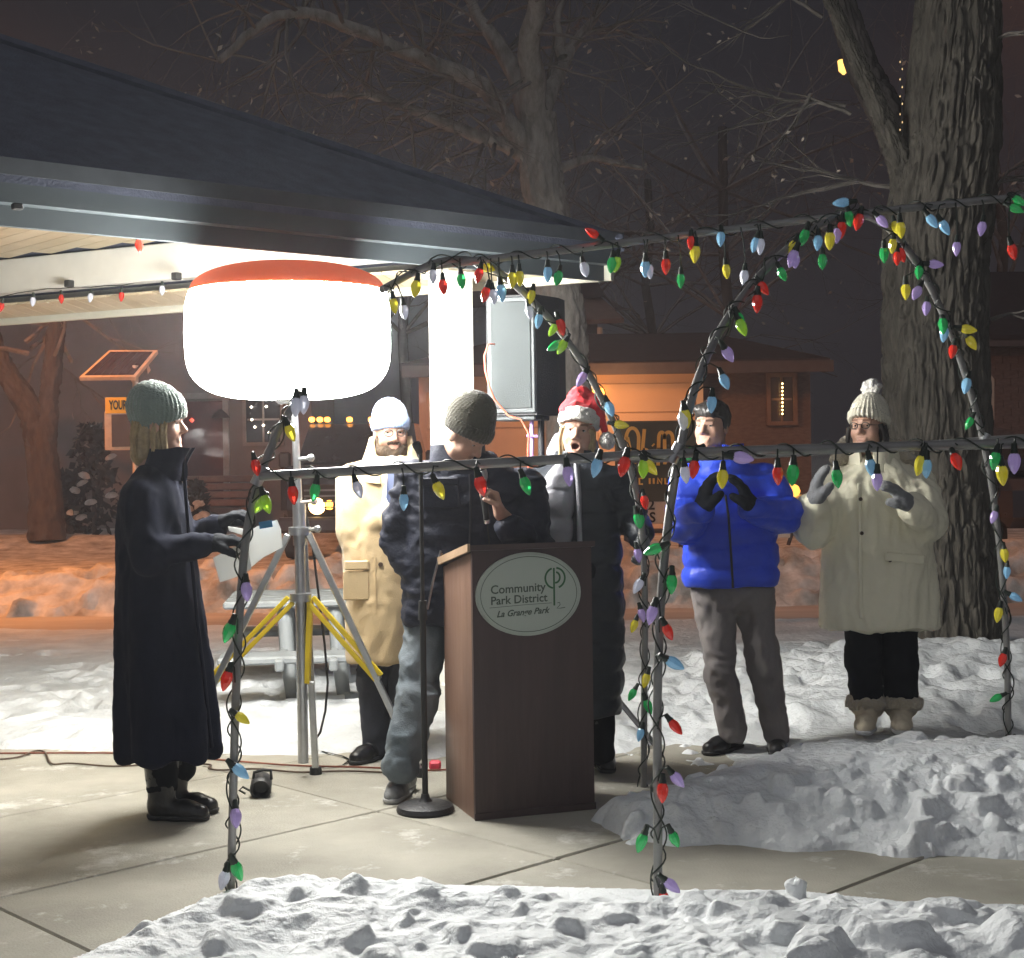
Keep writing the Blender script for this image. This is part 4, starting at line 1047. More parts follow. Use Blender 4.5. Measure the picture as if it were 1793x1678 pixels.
# ---------------- 3 man bowed over the lectern with the microphone
def person_mic():
    Y0 = 6.60; q = lambda x, y, d=0: P(x, y, Y0) + A3((0, d, 0))
    root = thing('person', G(705, 1400), 'man in navy jacket and olive hat bowing his head over the lectern', 'person')
    H = Head(q(817, 762, -.10), (.66, -.42, -.72), (.4, -.2, 1), sc=1.03)
    sh = (q(724, 838), q(922, 855)); el_ = (q(694, 940, .03), q(938, 962, -.06)); wr = (q(742, 1030, -.05), q(878, 896, -.245))
    hip = (q(745, 1080, .02), q(825, 1080, .02)); kn = (q(734, 1215, -.12), q(830, 1215)); an = (q(708, 1322, -.20), q(838, 1310))
    hw = wr[1] + A3((-.005, 0, .0))
    hand = lambda ops: hand_ops(ops, hw, (-.28, -.10, 1), (-.95, -.35, -.2), 1, 62, 1.0, 1.05, thumb_in=.6)
    body(root, H, limb_spec(H, q(800, 850), sh, el_, wr, hip, kn, an, q(815, 880), q(790, 1040)), hands=[hand], fine=[(hw - .12, hw + A3((.10, .10, .20)), .0055)])
    eyes(root, H)
    beanie(root, H, OLIVE_KNIT, lift=-.020, tilt=.30, slouch=[(0, -.055, .105, .066), (0, -.02, .125, .058), (0, -.075, .07, .06)], cuff=.055, big=1.06)
    rows = px_rows(Y0, [(1092, 708, 892, .165), (1040, 706, 898, .168), (980, 708, 905, .162), (920, 714, 915, .155), (870, 712, 925, .15), (840, 718, 922, .138), (815, 740, 890, .115), (795, 770, 860, .09)])
    jk = cloth(root, 'jacket', NAVY_SHELL, [lo(rows, 0, 2.6, .03), rc(sh[0], el_[0], .084, .078, .03), rc(el_[0], wr[0], .074, .064, .012), rc(sh[1], el_[1], .086, .080, .03), rc(el_[1], wr[1] + A3((.03, .02, -.06)), .078, .058, .014)], folds=(.020, (6, 6, 12)), seed=41)
    c = q(808, 812)
    collar(jk, 'collar', NAVY_SHELL, [(c[2] - .05, c[0], Y0 - .01, .150, .125), (c[2] + .03, c[0] - .01, Y0 - .01, .128, .115), (c[2] + .085, c[0] - .015, Y0 - .01, .120, .11)], .016, opening=((.5, -.9), 30))
    A = np.array([nrm((1, -.06, 0)), nrm((.06, 1, 0)), (0, 0, 1)])
    b = MB(); b.bbox(q(775, 868, -.165), (.16, .014, .10), A, .006); b.build('chest_pocket', NAVY_SHELL, jk)
    b = MB(); b.bbox(q(772, 842, -.168), (.17, .012, .035), A, .005); b.build('pocket_flap', NAVY_SHELL, jk)
    b = MB(); b.tube([q(775, 960, -.166), q(762, 1010, -.17), q(752, 1060, -.17)], .006, 6); b.build('pocket_zip', M('zip_metal', (.4, .4, .42), .3, 1), jk, 60)
    b = MB(); b.tube([q(824, 830, -.14), q(826, 900, -.172), q(822, 1000, -.175), q(820, 1088, -.172)], .006, 6); b.build('front_zip', M('zip_dark', (.05, .05, .06), .4, .6), jk, 60)
    for i in (0, 1): cloth(root, 'trouser_leg', DENIM, [rc(hip[i], kn[i], .098, .085, .03), rc(kn[i], an[i], .084, .082, .03)], .011, folds=(.018, (6, 6, 9)), seed=50 + i)
    shoe(root, SNEAK, SOLE_W, G(716, 1378), G(682, 1410), .10, .052, lace=SOLE_W)
    shoe(root, SNEAK, SOLE_W, G(838, 1345), G(850, 1372), .10, .052, lace=SOLE_W)
    # microphone in the hand
    d = nrm((-.10, -.05, 1)); o = hw + A3((-.060, -.045, .02)); 
    m = thing('microphone', o, 'handheld microphone gripped by the man at the lectern', 'microphone')
    b = MB(); b.lathe([(.010, 0), (.013, .01), (.016, .15), (.019, .17)], o - d * .05, d, 16); b.build('handle', RUBBER, m, 40)
    b = MB(); b.lathe([(.019, .17), (.026, .185), (.027, .205), (.022, .225), (.0, .234)], o - d * .05, d, 16); b.build('grille', M('mic_grille', (.5, .5, .5), .35, 1, bump=.6, bs=400), m, 40)
    b = MB(); b.lathe([(.011, -.004), (.014, .0), (.014, .012)], o - d * .055, d, 12); b.build('end_ring', M('mic_ring', (.7, .7, .7), .2, 1), m, 40)
    b = MB(); b.tube([o - d * .05, o - d * .14 + A3((.0, -.01, 0)), o + A3((.004, .02, -.30)), o + A3((-.03, .0, -.52))], .0035, 6); b.build('cable', RUBBER, m, 60)
    return root

# ---------------- 4 singing woman in the red hat and long puffer coat
def person_santa():
    Y0 = 6.92; q = lambda x, y, d=0: P(x, y, Y0) + A3((0, d, 0))
    root = thing('person', G(1052, 1350), 'singing woman in a red and white Santa hat and long dark puffer coat', 'person')
    H = Head(q(1013, 757), (-.16, -1, .02), (.10, 0, 1), sc=.98)
    sh = (q(950, 850), q(1080, 848)); el_ = (q(952, 940), q(1106, 905, -.02)); wr = (q(985, 985, -.17), q(1116, 935, -.16))
    hip = (q(988, 1060), q(1048, 1060)); kn = (q(990, 1200), q(1052, 1200)); an = (q(992, 1320), q(1055, 1320))
    body(root, H, limb_spec(H, q(1013, 828), sh, el_, wr, hip, kn, an, q(1013, 860), q(1015, 1020)), mouth=.016, female=True)
    eyes(root, H)
    # hat: fur brim, folded red cone, pompom
    s = H.s; edge = H.p(0, 0, .034); ln = nrm((0, .30, -1)) @ H.A
    hat = cloth(root, 'hat', RED_FELT, [el(H.p(0, -.012, .06), (.086, .102, .09), H.A, .02), rc(H.p(.02, -.02, .11), H.p(.012, -.02, .178), .068, .040, .05), rc(H.p(.010, -.02, .180), H.p(-.065, -.015, .140), .040, .034, .03), rc(H.p(-.065, -.012, .140), H.p(-.100, -.0, .080), .032, .020, .03), cut(edge, ln)], .008, folds=(.012, (14, 14, 12)), seed=61)
    tl = MB(); tl.tube([H.p(-.092, 0, .09), H.p(-.120, .005, .03), H.p(-.135, .015, -.012)], [.024, .018, .012], 8); tl.build('hat_tail', RED_FELT, hat, 60)
    V, Fq = sdf_mesh([el(H.p(0, -.012, .05), (.100, .118, .108), H.A, 0), cut(edge + ln * .006, ln), cut(edge - ln * .062, -ln)], .007); V = relax(V, Fq, 4); N = vnormals(V, Fq)
    V += N * (.012 * (fbm(V * 45, 3, 6) - .4))[:, None]; mesh_np('fur_brim', V, Fq, WHITE_FUR, hat)
    V, Fq = sdf_mesh([el(H.p(-.140, .018, -.030), (.038, .038, .042), None, 0)], .006); N = vnormals(V, Fq); V += N * (.016 * (fbm(V * 60, 3, 6) - .5))[:, None]; mesh_np('pompom', V, Fq, WHITE_FUR, hat)
    pa = []
    for sd_ in (-1, 1):
        for t in (0, .02, .04): pa.append([H.p(sd_ * .066, .035 - t, .01), H.p(sd_ * .074, .034 - t, -.05), H.p(sd_ * .070, .042 - t, -.11), H.p(sd_ * .064, .045 - t, -.16)])
    strands(root, 'hair', BLONDE, pa, .013, .005, 14, 5, .007)
    rows = px_rows(Y0, [(1248, 945, 1086, .18), (1180, 942, 1091, .18), (1090, 940, 1093, .175), (1020, 941, 1090, .17), (960, 942, 1086, .165), (900, 938, 1086, .165), (855, 938, 1092, .15), (828, 955, 1072, .12), (805, 975, 1052, .09)])
    qz = (.120, .018)
    dark = [lo(rows, 0, 2.6, .03), rc(sh[0], el_[0], .085, .080, .05), rc(el_[0], wr[0], .075, .065, .03), rc(sh[1], el_[1], .085, .078, .05), rc(el_[1], wr[1], .074, .058, .03)]
    coat = cloth(root, 'coat', PUFF_DARK, dark, folds=(.010, (6, 6, 9)), quilt=qz, seed=63)
    # lamplit part of the dark coat front, painted grey beside the zip
    def fp(rows_, d0=.0): return rows_
    lit_side = [lo(px_rows(Y0, [(955, 944, 1000, .10, -.105), (900, 941, 1003, .10, -.108), (855, 945, 1006, .10, -.10), (830, 958, 1006, .09, -.085), (806, 972, 1004, .07, -.075)]), 0, 3.2, .02)]
    cloth(root, 'front_panel', PUFF_LIT_GREY, lit_side, .010, folds=(.005, (6, 6, 9)), quilt=(.120, .014), seed=63)
    b = MB(); b.tube([q(1006, 806, -.150), q(1010, 860, -.188), q(1012, 960, -.20), q(1013, 1080, -.195), q(1014, 1240, -.19)], .012, 8); b.build('zip_flap', PUFF_LIT_GREY, coat, 60)
    c = q(1015, 815)
    collar(coat, 'collar', PUFF_DARK, [(c[2] - .05, c[0], Y0 + .01, .125, .12), (c[2] + .02, c[0], Y0 + .015, .112, .108), (c[2] + .07, c[0], Y0 + .02, .108, .10)], .026, opening=((-.2, -1), 22))
    cloth(coat, 'hood', PUFF_LIT_GREY, [el(q(1006, 795, .13), (.125, .06, .12), None, .03)], .012, folds=(.012, (9, 9, 9)), seed=71)
    glove(root, GREY_MITTEN, wr[1] + A3((.0, -.01, -.01)), (.12, -.5, -.55), (-.9, -.1, .1), -1, 40, 1.4)
    glove(root, BLACK_GLOVE, wr[0], (.8, -.4, .1), (0, .1, -1), 1, 35)
    for i in (0, 1):
        cloth(root, 'legging', BLACK_TROUSER, [rc(kn[i], an[i], .066, .056, .02)], .012, folds=(.006, (8, 8, 12)), seed=73)
    for i, (hx, tx) in enumerate(((990, 985), (1052, 1066))):
        shoe(root, BLACK_LEATHER, RUBBER, G(hx, 1333), G(tx, 1356), .12, .05, name='boot', boot=(P(hx, 1262, Y0), .058))
    return root

# ---------------- 5 man in the blue puffer jacket
def person_blue():
    Y0 = 7.30; q = lambda x, y, d=0: P(x, y, Y0) + A3((0, d, 0))
    root = thing('person', G(1310, 1320), 'dark-haired man in a bright blue puffer jacket clapping with black gloves', 'person')
    H = Head(q(1246, 747), (-.58, -.85, -.05), sc=.97)
    sh = (q(1205, 845), q(1338, 845)); el_ = (q(1192, 920, -.12), q(1364, 897, -.12)); wr = (q(1214, 892, -.30), q(1300, 888, -.30))
    hip = (q(1248, 1035), q(1318, 1035)); kn = (q(1258, 1168, -.03), q(1338, 1168, -.02)); an = (q(1284, 1276), q(1356, 1282))
    body(root, H, limb_spec(H, q(1258, 825), sh, el_, wr, hip, kn, an, q(1268, 860), q(1282, 1010)), brow=(.12, .10, .09))
    eyes(root, H)
    hp = []
    rg = np.random.default_rng(5)
    V, Fq = sdf_mesh([el(H.p(0, -.022, .044), (.083, .104, .092), H.A, .02), el(H.p(0, .052, -.030), (.11, .088, .084), H.A, .012, -1), rc(H.p(-.035, .066, .085), H.p(.045, .062, .09), .022, .022, .03), rc(H.p(-.078, .0, .03), H.p(-.076, .006, -.012), .012, .009, .02), rc(H.p(.078, .0, .03), H.p(.076, .006, -.012), .012, .009, .02), rc(H.p(0, -.085, .0), H.p(0, -.075, -.06), .035, .03, .03)], .006)
    N = vnormals(V, Fq); ql = H.loc(V); V += N * ((fbm(np.stack([ql[:, 0] * 90, ql[:, 1] * 30, ql[:, 2] * 40], 1), 3, 4) - .5) * .014)[:, None]
    mesh_np('hair', V, Fq, DARK_HAIR, root)
    rows = px_rows(Y0, [(1026, 1200, 1356, .165), (1005, 1196, 1362, .175), (950, 1200, 1360, .17), (900, 1200, 1354, .17), (860, 1196, 1350, .16), (835, 1206, 1338, .14), (812, 1228, 1305, .10), (795, 1240, 1285, .08)])
    jk = cloth(root, 'jacket', PUFF_BLUE, [lo(rows, 0, 2.7, .03), rc(sh[0], el_[0], .092, .090, .05), rc(el_[0], wr[0] + A3((-.002, .0, -.004)), .088, .066, .012), rc(sh[1], el_[1], .094, .092, .05), rc(el_[1], wr[1] + A3((.004, .0, -.004)), .090, .066, .012)], folds=(.007, (7, 7, 12)), quilt=(.115, .022), seed=81, it=1)
    c = q(1262, 815)
    collar(jk, 'collar', PUFF_BLUE, [(c[2] - .05, c[0], Y0 + .005, .125, .12), (c[2] + .03, c[0], Y0 + .01, .115, .11), (c[2] + .10, c[0] + .01, Y0 + .02, .112, .10)], .028, opening=((-.55, -.9), 24))
    b = MB(); b.tube([q(1258, 825, -.125), q(1266, 900, -.182), q(1270, 960, -.185), q(1274, 1024, -.178)], .006, 6); b.build('front_zip', RUBBER, jk, 60)
    glove(root, BLACK_GLOVE, wr[0], (.20, -.12, .92), (.9, .1, -.2), -1, 14, 1.8, s=1.12)
    glove(root, BLACK_GLOVE, wr[1], (-.36, -.12, .80), (-.9, .1, -.3), 1, 14, 1.8, s=1.12)
    cloth(root, 'trousers', GREY_TROUSER, [el((hip[0] + hip[1]) / 2 + A3((0, 0, .0)), (.185, .13, .12), None, .03)] + [x for i in (0, 1) for x in (rc(hip[i], kn[i], .096, .076, .04), rc(kn[i], an[i] + A3((0, 0, -.01)), .074, .062, .03))], .011, folds=(.020, (8, 8, 5)), seed=91, it=1)
    shoe(root, BLACK_LEATHER, RUBBER, G(1296, 1308), G(1234, 1324), .10, .052, lace=RUBBER)
    shoe(root, BLACK_LEATHER, RUBBER, G(1362, 1302), G(1360, 1330), .10, .052, lace=RUBBER)
    return root

# ---------------- 6 woman in the white parka
def person_white():
    Y0 = 7.40; q = lambda x, y, d=0: P(x, y, Y0) + A3((0, d, 0))
    zb = q(1545, 1268)[2]
    root = thing('person', q(1545, 1268), 'woman in a cream white parka, pompom hat and cream boots beside the big tree', 'person')
    H = Head(q(1520, 748), (-.62, -.80, .0), sc=1.0)
    sh = (q(1460, 850), q(1603, 850)); el_ = (q(1414, 922, -.14), q(1606, 910, -.16)); wr = (q(1408, 880, -.24), q(1560, 880, -.33))
    hip = (q(1510, 1060), q(1572, 1060)); kn = (q(1512, 1160), q(1575, 1160)); an = (q(1516, 1218), q(1577, 1218))
    body(root, H, limb_spec(H, q(1530, 825), sh, el_, wr, hip, kn, an, q(1535, 860), q(1540, 1020)), female=True)
    eyes(root, H); glasses(root, H, DARK_FRAME)
    hat = beanie(root, H, CREAM_KNIT, lift=-.008, tilt=.40, slouch=[(0, -.03, .11, .06)], cuff=.038, big=1.05, ramp=.004, ribs=30)
    V, Fq = sdf_mesh([el(H.p(.0, -.05, .195), (.048, .048, .046), None, 0)], .007); N = vnormals(V, Fq); V += N * (.034 * (fbm(V * 55, 3, 6) - .5))[:, None]; mesh_np('pompom', V, Fq, WHITE_FUR, hat)
    pa = [[H.p(sd_ * .068, .02 - t, .0), H.p(sd_ * .078, .012 - t, -.06), H.p(sd_ * .075, .015 - t, -.12)] for sd_ in (-1, 1) for t in (0, .025, .05)]
    strands(root, 'hair', DARK_HAIR, pa, .014, .006, 24, 5, .008)
    rows = px_rows(Y0, [(1098, 1440, 1638, .20), (1040, 1441, 1636, .20), (980, 1443, 1630, .195), (920, 1444, 1622, .19), (870, 1444, 1618, .175), (842, 1458, 1606, .15), (815, 1482, 1582, .115), (798, 1500, 1560, .09)])
    coat = cloth(root, 'coat', WHITE_PARKA, [lo(rows, 0, 2.6, .03), rc(sh[0], el_[0], .094, .092, .05), rc(el_[0], wr[0] + A3((0, 0, -.01)), .090, .070, .012), rc(sh[1], el_[1], .096, .094, .05), rc(el_[1], wr[1] + A3((.02, .01, -.02)), .090, .068, .012)], folds=(.022, (8, 8, 2.8)), seed=101, it=1)
    c = q(1530, 806)
    cloth(coat, 'hood', FUR, [rc(q(1470, 800, .02), q(1500, 780, .10), .045, .05), rc(q(1500, 780, .10), q(1560, 785, .10), .05, .05), rc(q(1560, 785, .10), q(1590, 808, .02), .05, .045)], .012, folds=(.02, (12, 12, 12)), seed=105)
    collar(coat, 'collar', WHITE_PARKA, [(c[2] - .06, c[0], Y0, .135, .125), (c[2] + .03, c[0] - .004, Y0 - .005, .122, .115), (c[2] + .075, c[0] - .008, Y0 - .005, .118, .112)], .02, opening=((-.5, -.9), 18))
    A = np.eye(3)
    b = MB(); b.bbox(q(1490, 960, -.196), (.020, .014, .66), A, .005); b.build('placket', WHITE_PARKA, coat)
    b = MB(); b.bbox(q(1566, 972, -.20), (.20, .014, .045), np.array([nrm((1, .12, -.10)), nrm((-.12, 1, 0)), nrm((.10, 0, 1))]), .006); b.build('pocket_flap', WHITE_PARKA, coat)
    for (bx, by) in ((1490, 872), (1492, 930), (1540, 976)):
        b = MB(); b.lathe([(0, .006), (.008, .006), (.010, 0)], q(bx, by, -.206), (0, -1, 0), 10); b.build('button', BUTTON, coat)
    glove(root, GREY_MITTEN, wr[0], (.12, -.15, .95), (.9, -.1, 0), -1, 14, 1.95, s=1.1)
    glove(root, GREY_MITTEN, wr[1], (-.62, -.25, .62), (-.6, .1, -.5), 1, 14, 1.95, s=1.1)
    for i in (0, 1): cloth(root, 'trouser_leg', BLACK_TROUSER, [rc(hip[i], kn[i], .100, .086, .03), rc(kn[i], an[i], .086, .082, .03)], .012, folds=(.008, (8, 8, 9)), seed=111 + i)
    for i, (hx, tx) in enumerate(((1518, 1512), (1577, 1580))):
        hb = P(hx, 1258, Y0 + .0); hb[2] = zb - .012; tb = P(tx, 1262, Y0 - .22); tb[2] = zb - .012
        bt = shoe(root, CREAM_BOOT, SOLE_W, hb, tb, .13, .056, name='boot', boot=(P(hx, 1236, Y0), .088))
        cloth(bt, 'fur_cuff', FUR, [el(P(hx, 1230, Y0), (.104, .104, .045), None, 0)], .01, folds=(.020, (20, 20, 20)), seed=115)
    return root
# ================================================================== things behind
ORANGE_WALL = M('tan_siding', (.52, .38, .27), .8, var=.06, vs_=2)
GARAGE = M('garage_door_paint', (.56, .42, .30), .7, var=.05, vs_=2)
BRICKM = M('brown_brick', (.11, .085, .08), .9, var=.3, vs_=9, bump=.4, bs=30, stretch=(1, 1, 3))
HOUSE = M('taupe_siding', (.17, .15, .15), .85, var=.12, vs_=1.5)
DARKTRIM = M('dark_trim', (.06, .055, .06), .8)
ROOFD = M('far_roof', (.018, .018, .024), .95, var=.3, vs_=5)
GLASSD = M('dark_glass', (.02, .022, .028), .08, spec=.7)
TRUCK = M('dark_truck_paint', (.02, .022, .035), .22, coat=.7, var=.05)
CHROME = M('chrome', (.55, .56, .58), .22, 1, var=.05)
AMBER = M('amber_lamp', (.8, .35, .05), .4, emit=(1, .35, .04), es=9)
WARM = M('warm_lamp', (.9, .7, .4), .4, emit=(1, .62, .22), es=16)
WARMDIM = M('warm_window', (.9, .7, .4), .4, emit=(1, .60, .22), es=1.2)
WHITEL = M('white_fairy_light', (.9, .9, .85), .4, emit=(1, .88, .70), es=7)
REDL = M('red_lamp', (.8, .05, .03), .4, emit=(1, .10, .06), es=2.5)
SIGN_G = M('sign_green', (.055, .060, .035), .6, var=.06)
SIGN_Y = M('sign_yellow', (.80, .55, .12), .6, var=.04)
YELLOW = M('sign_panel_yellow', (.85, .52, .02), .5, var=.04)
BLACKP = M('black_paint', (.015, .014, .012), .6)
SOLAR = M('solar_cells', (.035, .020, .020), .25, var=.1, spec=.6)
OCHRE = M('aluminium_frame', (.62, .50, .38), .45, metal=.3)
WHITEPANEL = M('pale_panel', (.62, .58, .50), .6, var=.04)
BUSH = M('evergreen', (.018, .026, .030), .9, var=.5, vs_=10)
GREYPLAS = M('grey_recycled_plastic', (.25, .27, .28), .6, var=.12, vs_=8)

def strokes(mb, lines, o, right, up, w, t=.012):
    """painted letters as thin flat ribbons"""
    right, up = nrm(right), nrm(up); n = np.cross(right, up); o = A3(o)
    for ln in lines:
        p = [A3((*q, 0)) for q in ln]; m = len(p); Lf, Rt = [], []
        for i in range(m):
            d = nrm(p[min(i + 1, m - 1)] - p[max(i - 1, 0)]); s = A3((-d[1], d[0], 0)) * w * .5; Lf.append(p[i] + s); Rt.append(p[i] - s)
        tr = lambda q, z: o + right * q[0] + up * q[1] + n * z
        vs_ = [tr(q, 0) for q in Lf] + [tr(q, 0) for q in Rt] + [tr(q, t) for q in Lf] + [tr(q, t) for q in Rt]
        fs = []
        for i in range(m - 1):
            fs += [(2 * m + i, 3 * m + i, 3 * m + i + 1, 2 * m + i + 1), (i, 2 * m + i, 2 * m + i + 1, i + 1), (m + i, m + i + 1, 3 * m + i + 1, 3 * m + i)]
        mb.add(vs_, fs)
def arc(cx, cy, rx, ry, a0, a1, n=12): return [(cx + rx * math.cos(R(a)), cy + ry * math.sin(R(a))) for a in np.linspace(a0, a1, n)]

def window(parent, p, w, h, mat=GLASSD, frame_m=None, d=.08, name='window'):
    """p lower-left corner on a wall facing -y"""
    fm = frame_m or DARKTRIM; p = A3(p); b = MB(); t = .07
    b.box(p + A3((w / 2, -d / 2, -t / 2)), (w + 2 * t, d, t)); b.box(p + A3((w / 2, -d / 2, h + t / 2)), (w + 2 * t, d, t))
    for x in (-t / 2, w + t / 2): b.box(p + A3((x, -d / 2, h / 2)), (t, d, h))
    b.box(p + A3((w / 2, -d * .35, h / 2)), (.04, d * .5, h)); b.box(p + A3((w / 2, -d * .35, h / 2)), (w - .05, d * .45, .04))
    f = b.build(name, fm, parent); g = MB(); g.box(p + A3((w / 2, -.012, h / 2)), (w, .02, h)); g.build('pane', mat, f); return f

def build_back():
    # ---------- low garage house lit orange
    Y = 26.0; q = lambda x, y: P(x, y, Y)
    root = thing('house', q(1000, 960) * A3((1, 1, 0)), 'low house with a broad tan garage front under a dark roof in orange light', 'house')
    x0, x1, x2 = q(735, 800)[0], q(1232, 800)[0], q(1425, 800)[0]; zt = q(1000, 648)[2]
    b = MB(); b.box(((x0 + x1) / 2, Y + 2, zt / 2 - .15), (x1 - x0, 4, zt + .3)); b.build('wall', ORANGE_WALL, root)
    b = MB(); b.box(((x1 + x2) / 2, Y + 2.2, zt / 2 - .15), (x2 - x1 - .01, 4, zt + .3)); b.build('brick_wall', BRICKM, root)
    gx0, gx1 = q(1048, 800)[0], q(1218, 800)[0]
    for i in range(5):
        b = MB(); b.bbox(((gx0 + gx1) / 2, Y - .02, .32 + i * .52), (gx1 - gx0, .05, .505), None, .012); b.build('door_panel', GARAGE, root)
    for i in range(4):
        b = MB(); b.bbox(((x0 + gx0) / 2 - .1, Y - .02, .25 + i * .66), (gx0 - x0 - .45, .035, .64), None, .01); b.build('siding_panel', ORANGE_WALL, root)
    b = MB(); b.box((gx0 - .08, Y - .03, 1.4), (.12, .07, 2.9)); b.box((gx1 + .08, Y - .03, 1.4), (.12, .07, 2.9)); b.box(((gx0 + gx1) / 2, Y - .03, 2.90), (gx1 - gx0 + .28, .07, .10)); b.build('door_frame', WHITEPANEL, root)
    rz = q(1050, 596)[2]
    b = MB(); b.prism([(x0 - .3, Y - .5, zt), (x2 + .2, Y - .5, zt), (x2 - 1.5, Y + 2.2, rz + .16), (x0 + 1.8, Y + 2.2, rz + .16)], (0, 0, .12)); b.build('roof', ROOFD, root)
    b = MB(); b.box(((x0 + x2) / 2, Y - .53, zt - .02), (x2 - x0 + .5, .05, .20)); b.build('fascia', DARKTRIM, root)
    w = window(root, (q(1352, 730)[0], Y + .19, q(1352, 738)[2]), .40, .78, M('curtain_glass', (.05, .03, .02), .2, var=.3), M('brown_frame', (.14, .09, .07), .7))
    b = MB()
    for i in range(9): p = P(1370, 672 + i * 6.6, Y + .05); b.lathe([(0, -.018), (.018, 0), (0, .018)], p, (0, 0, 1), 8)
    b.build('window_lights', WARM, root); b = MB(); b.tube([P(1370, 668, Y + .08), P(1370, 728, Y + .08)], .006, 5); b.build('light_cord', DARKTRIM, root)
    b = MB(); p = P(1049, 686, Y - .12); b.lathe([(.03, -.10), (.06, -.06), (.06, .06), (.03, .10)], p, (1, 0, 0), 10); b.build('wall_lamp', AMBER, root)
    l = bpy.data.lights.new('wall_lamp', 'POINT'); l.energy = 72; l.color = (1, .42, .14); l.shadow_soft_size = .1; lo_ = bpy.data.objects.new('wall_lamp_light', l); C.objects.link(lo_); lo_.parent = root; lo_.location = P(1060, 700, Y) + A3((0, -1.3, 0)) - base_of(root)
    # ---------- taller house with a gabled porch behind
    Y = 33.0; q = lambda x, y: P(x, y, Y)
    root = thing('house', q(1000, 960) * A3((1, 1, 0)), 'dark two storey house with a brown porch gable behind the loudspeaker', 'house')
    a, b1 = q(880, 560), q(1046, 560); b = MB(); b.box(((a[0] + b1[0]) / 2, Y + 2, 2.2), (b1[0] - a[0], 4, 4.6)); b.build('wall', HOUSE, root)
    b = MB(); b.prism([q(930, 577) + A3((0, -.8, 0)), q(1088, 571) + A3((0, -.8, 0)), q(1046, 515) + A3((0, .6, 0)), q(930, 500) + A3((0, .6, 0))], (0, 0, .1)); b.build('porch_roof', M('porch_brown', (.10, .075, .065), .9), root)
    b = MB(); b.tube([q(1048, 577) * A3((1, 0, 1)) + A3((0, Y - .5, 0)), q(1048, 700) * A3((1, 0, 1)) + A3((0, Y - .5, 0))], .06, 8); b.build('porch_post', WHITEPANEL, root)
    b = MB(); b.prism([q(820, 540), q(1060, 520), q(1000, 400), q(820, 380)], (0, 3, .3)); b.build('roof', ROOFD, root)
    # ---------- house on the left with steps
    Y = 31.0; q = lambda x, y: P(x, y, Y)
    root = thing('house', q(400, 930) * A3((1, 1, 0)), 'taupe house with front steps, a door and lit window behind the light stand', 'house')
    x0, x1 = q(-60, 700)[0], q(545, 700)[0]
    b = MB(); b.box(((x0 + x1) / 2, Y + 2, 2.9), (x1 - x0, 4, 6.0)); b.build('wall', HOUSE, root)
    window(root, q(432, 775), (q(492, 0) - q(432, 0))[0], .95, GLASSD, M('grey_frame', (.24, .22, .21), .7))
    lights = MB()
    for (x, y) in ((440, 713), (466, 712), (441, 735), (446, 748), (461, 745), (471, 758)): lights.lathe([(0, -.03), (.032, 0), (0, .03)], P(x, y, Y - .12), (0, 0, 1), 8)
    lights.build('fairy_lights', WHITEL, root)
    dp = q(316, 880); b = MB(); b.bbox(dp + A3((.45, -.03, 1.05)), (.95, .08, 2.1), None, .01); dr = b.build('door', M('dark_red_door', (.10, .03, .03), .6), root)
    b = MB(); b.box(dp + A3((-.08, -.04, 1.1)), (.12, .10, 2.25)); b.box(dp + A3((.98, -.04, 1.1)), (.12, .10, 2.25)); b.box(dp + A3((.45, -.04, 2.22)), (1.18, .10, .12)); b.build('door_frame', M('pale_trim', (.26, .24, .23), .7), root)
    b = MB(); b.lathe([(0, -.05), (.05, 0), (0, .05)], P(336, 736, Y - .14), (0, 0, 1), 10); b.build('door_light', REDL, root)
    b = MB(); b.lathe([(.03, .12), (.14, .02), (.20, -.06), (.18, -.06)], P(386, 727, Y - .12), (0, 0, 1), 12); b.build('wall_lamp', DARKTRIM, root, 50)
    for i in range(5):
        s = q(322 - i * 3, 838 + i * 13); e_ = q(452 + i * 3, 838 + i * 13); b = MB()
        b.bbox((A3(s) + A3(e_)) / 2 + A3((0, -.45 - .28 * i, 0)), (e_[0] - s[0], .34, .13), None, .015); b.build('step', M('step_wood', (.20, .12, .10), .85, var=.2) if i == 0 else bpy.data.materials['step_wood'], root)
    b = MB(); b.box(q(386, 905) + A3((0, -1.0, 0)), (1.5, 1.9, .5)); b.build('step_base', DARKTRIM, root)
    # ---------- evergreen bushes by that house
    for (px, py, w_, h_, lab) in ((165, 900, 1.1, 2.0, 'tall dark evergreen shrub beside the speed sign'), (120, 905, .9, 1.1, 'low dark evergreen shrub left of the speed sign'), (345, 880, .5, .9, 'small dark shrub in front of the house steps')):
        Yb = 27.5; g = P(px, py, Yb); g[2] = 0.05; rg = np.random.default_rng(px)
        root = thing('bush', g, lab, 'shrub'); b = MB()
        for _ in range(520):
            z = rg.random() ** .8; a = rg.uniform(0, 6.28); r = w_ * .55 * (1 - z * .65) * rg.uniform(.55, 1.08) * (.8 + .4 * math.sin(a * 3 + z * 5))
            p = g + A3((r * math.cos(a), r * math.sin(a), z * h_ + .05)); s = rg.uniform(.06, .16); u_ = nrm(rg.normal(0, 1, 3)); v_ = nrm(np.cross(u_, rg.normal(0, 1, 3)))
            b.add([p - u_ * s, p + v_ * s * .5, p + u_ * s, p - v_ * s * .5], [(0, 1, 2, 3)])
        b.build('foliage', BUSH, root, kind='stuff'); st = MB(); st.tube([g, g + A3((0, 0, h_ * .7))], [.05, .02], 6); st.build('stem', BARK_DARK, root)
        ss = MB()
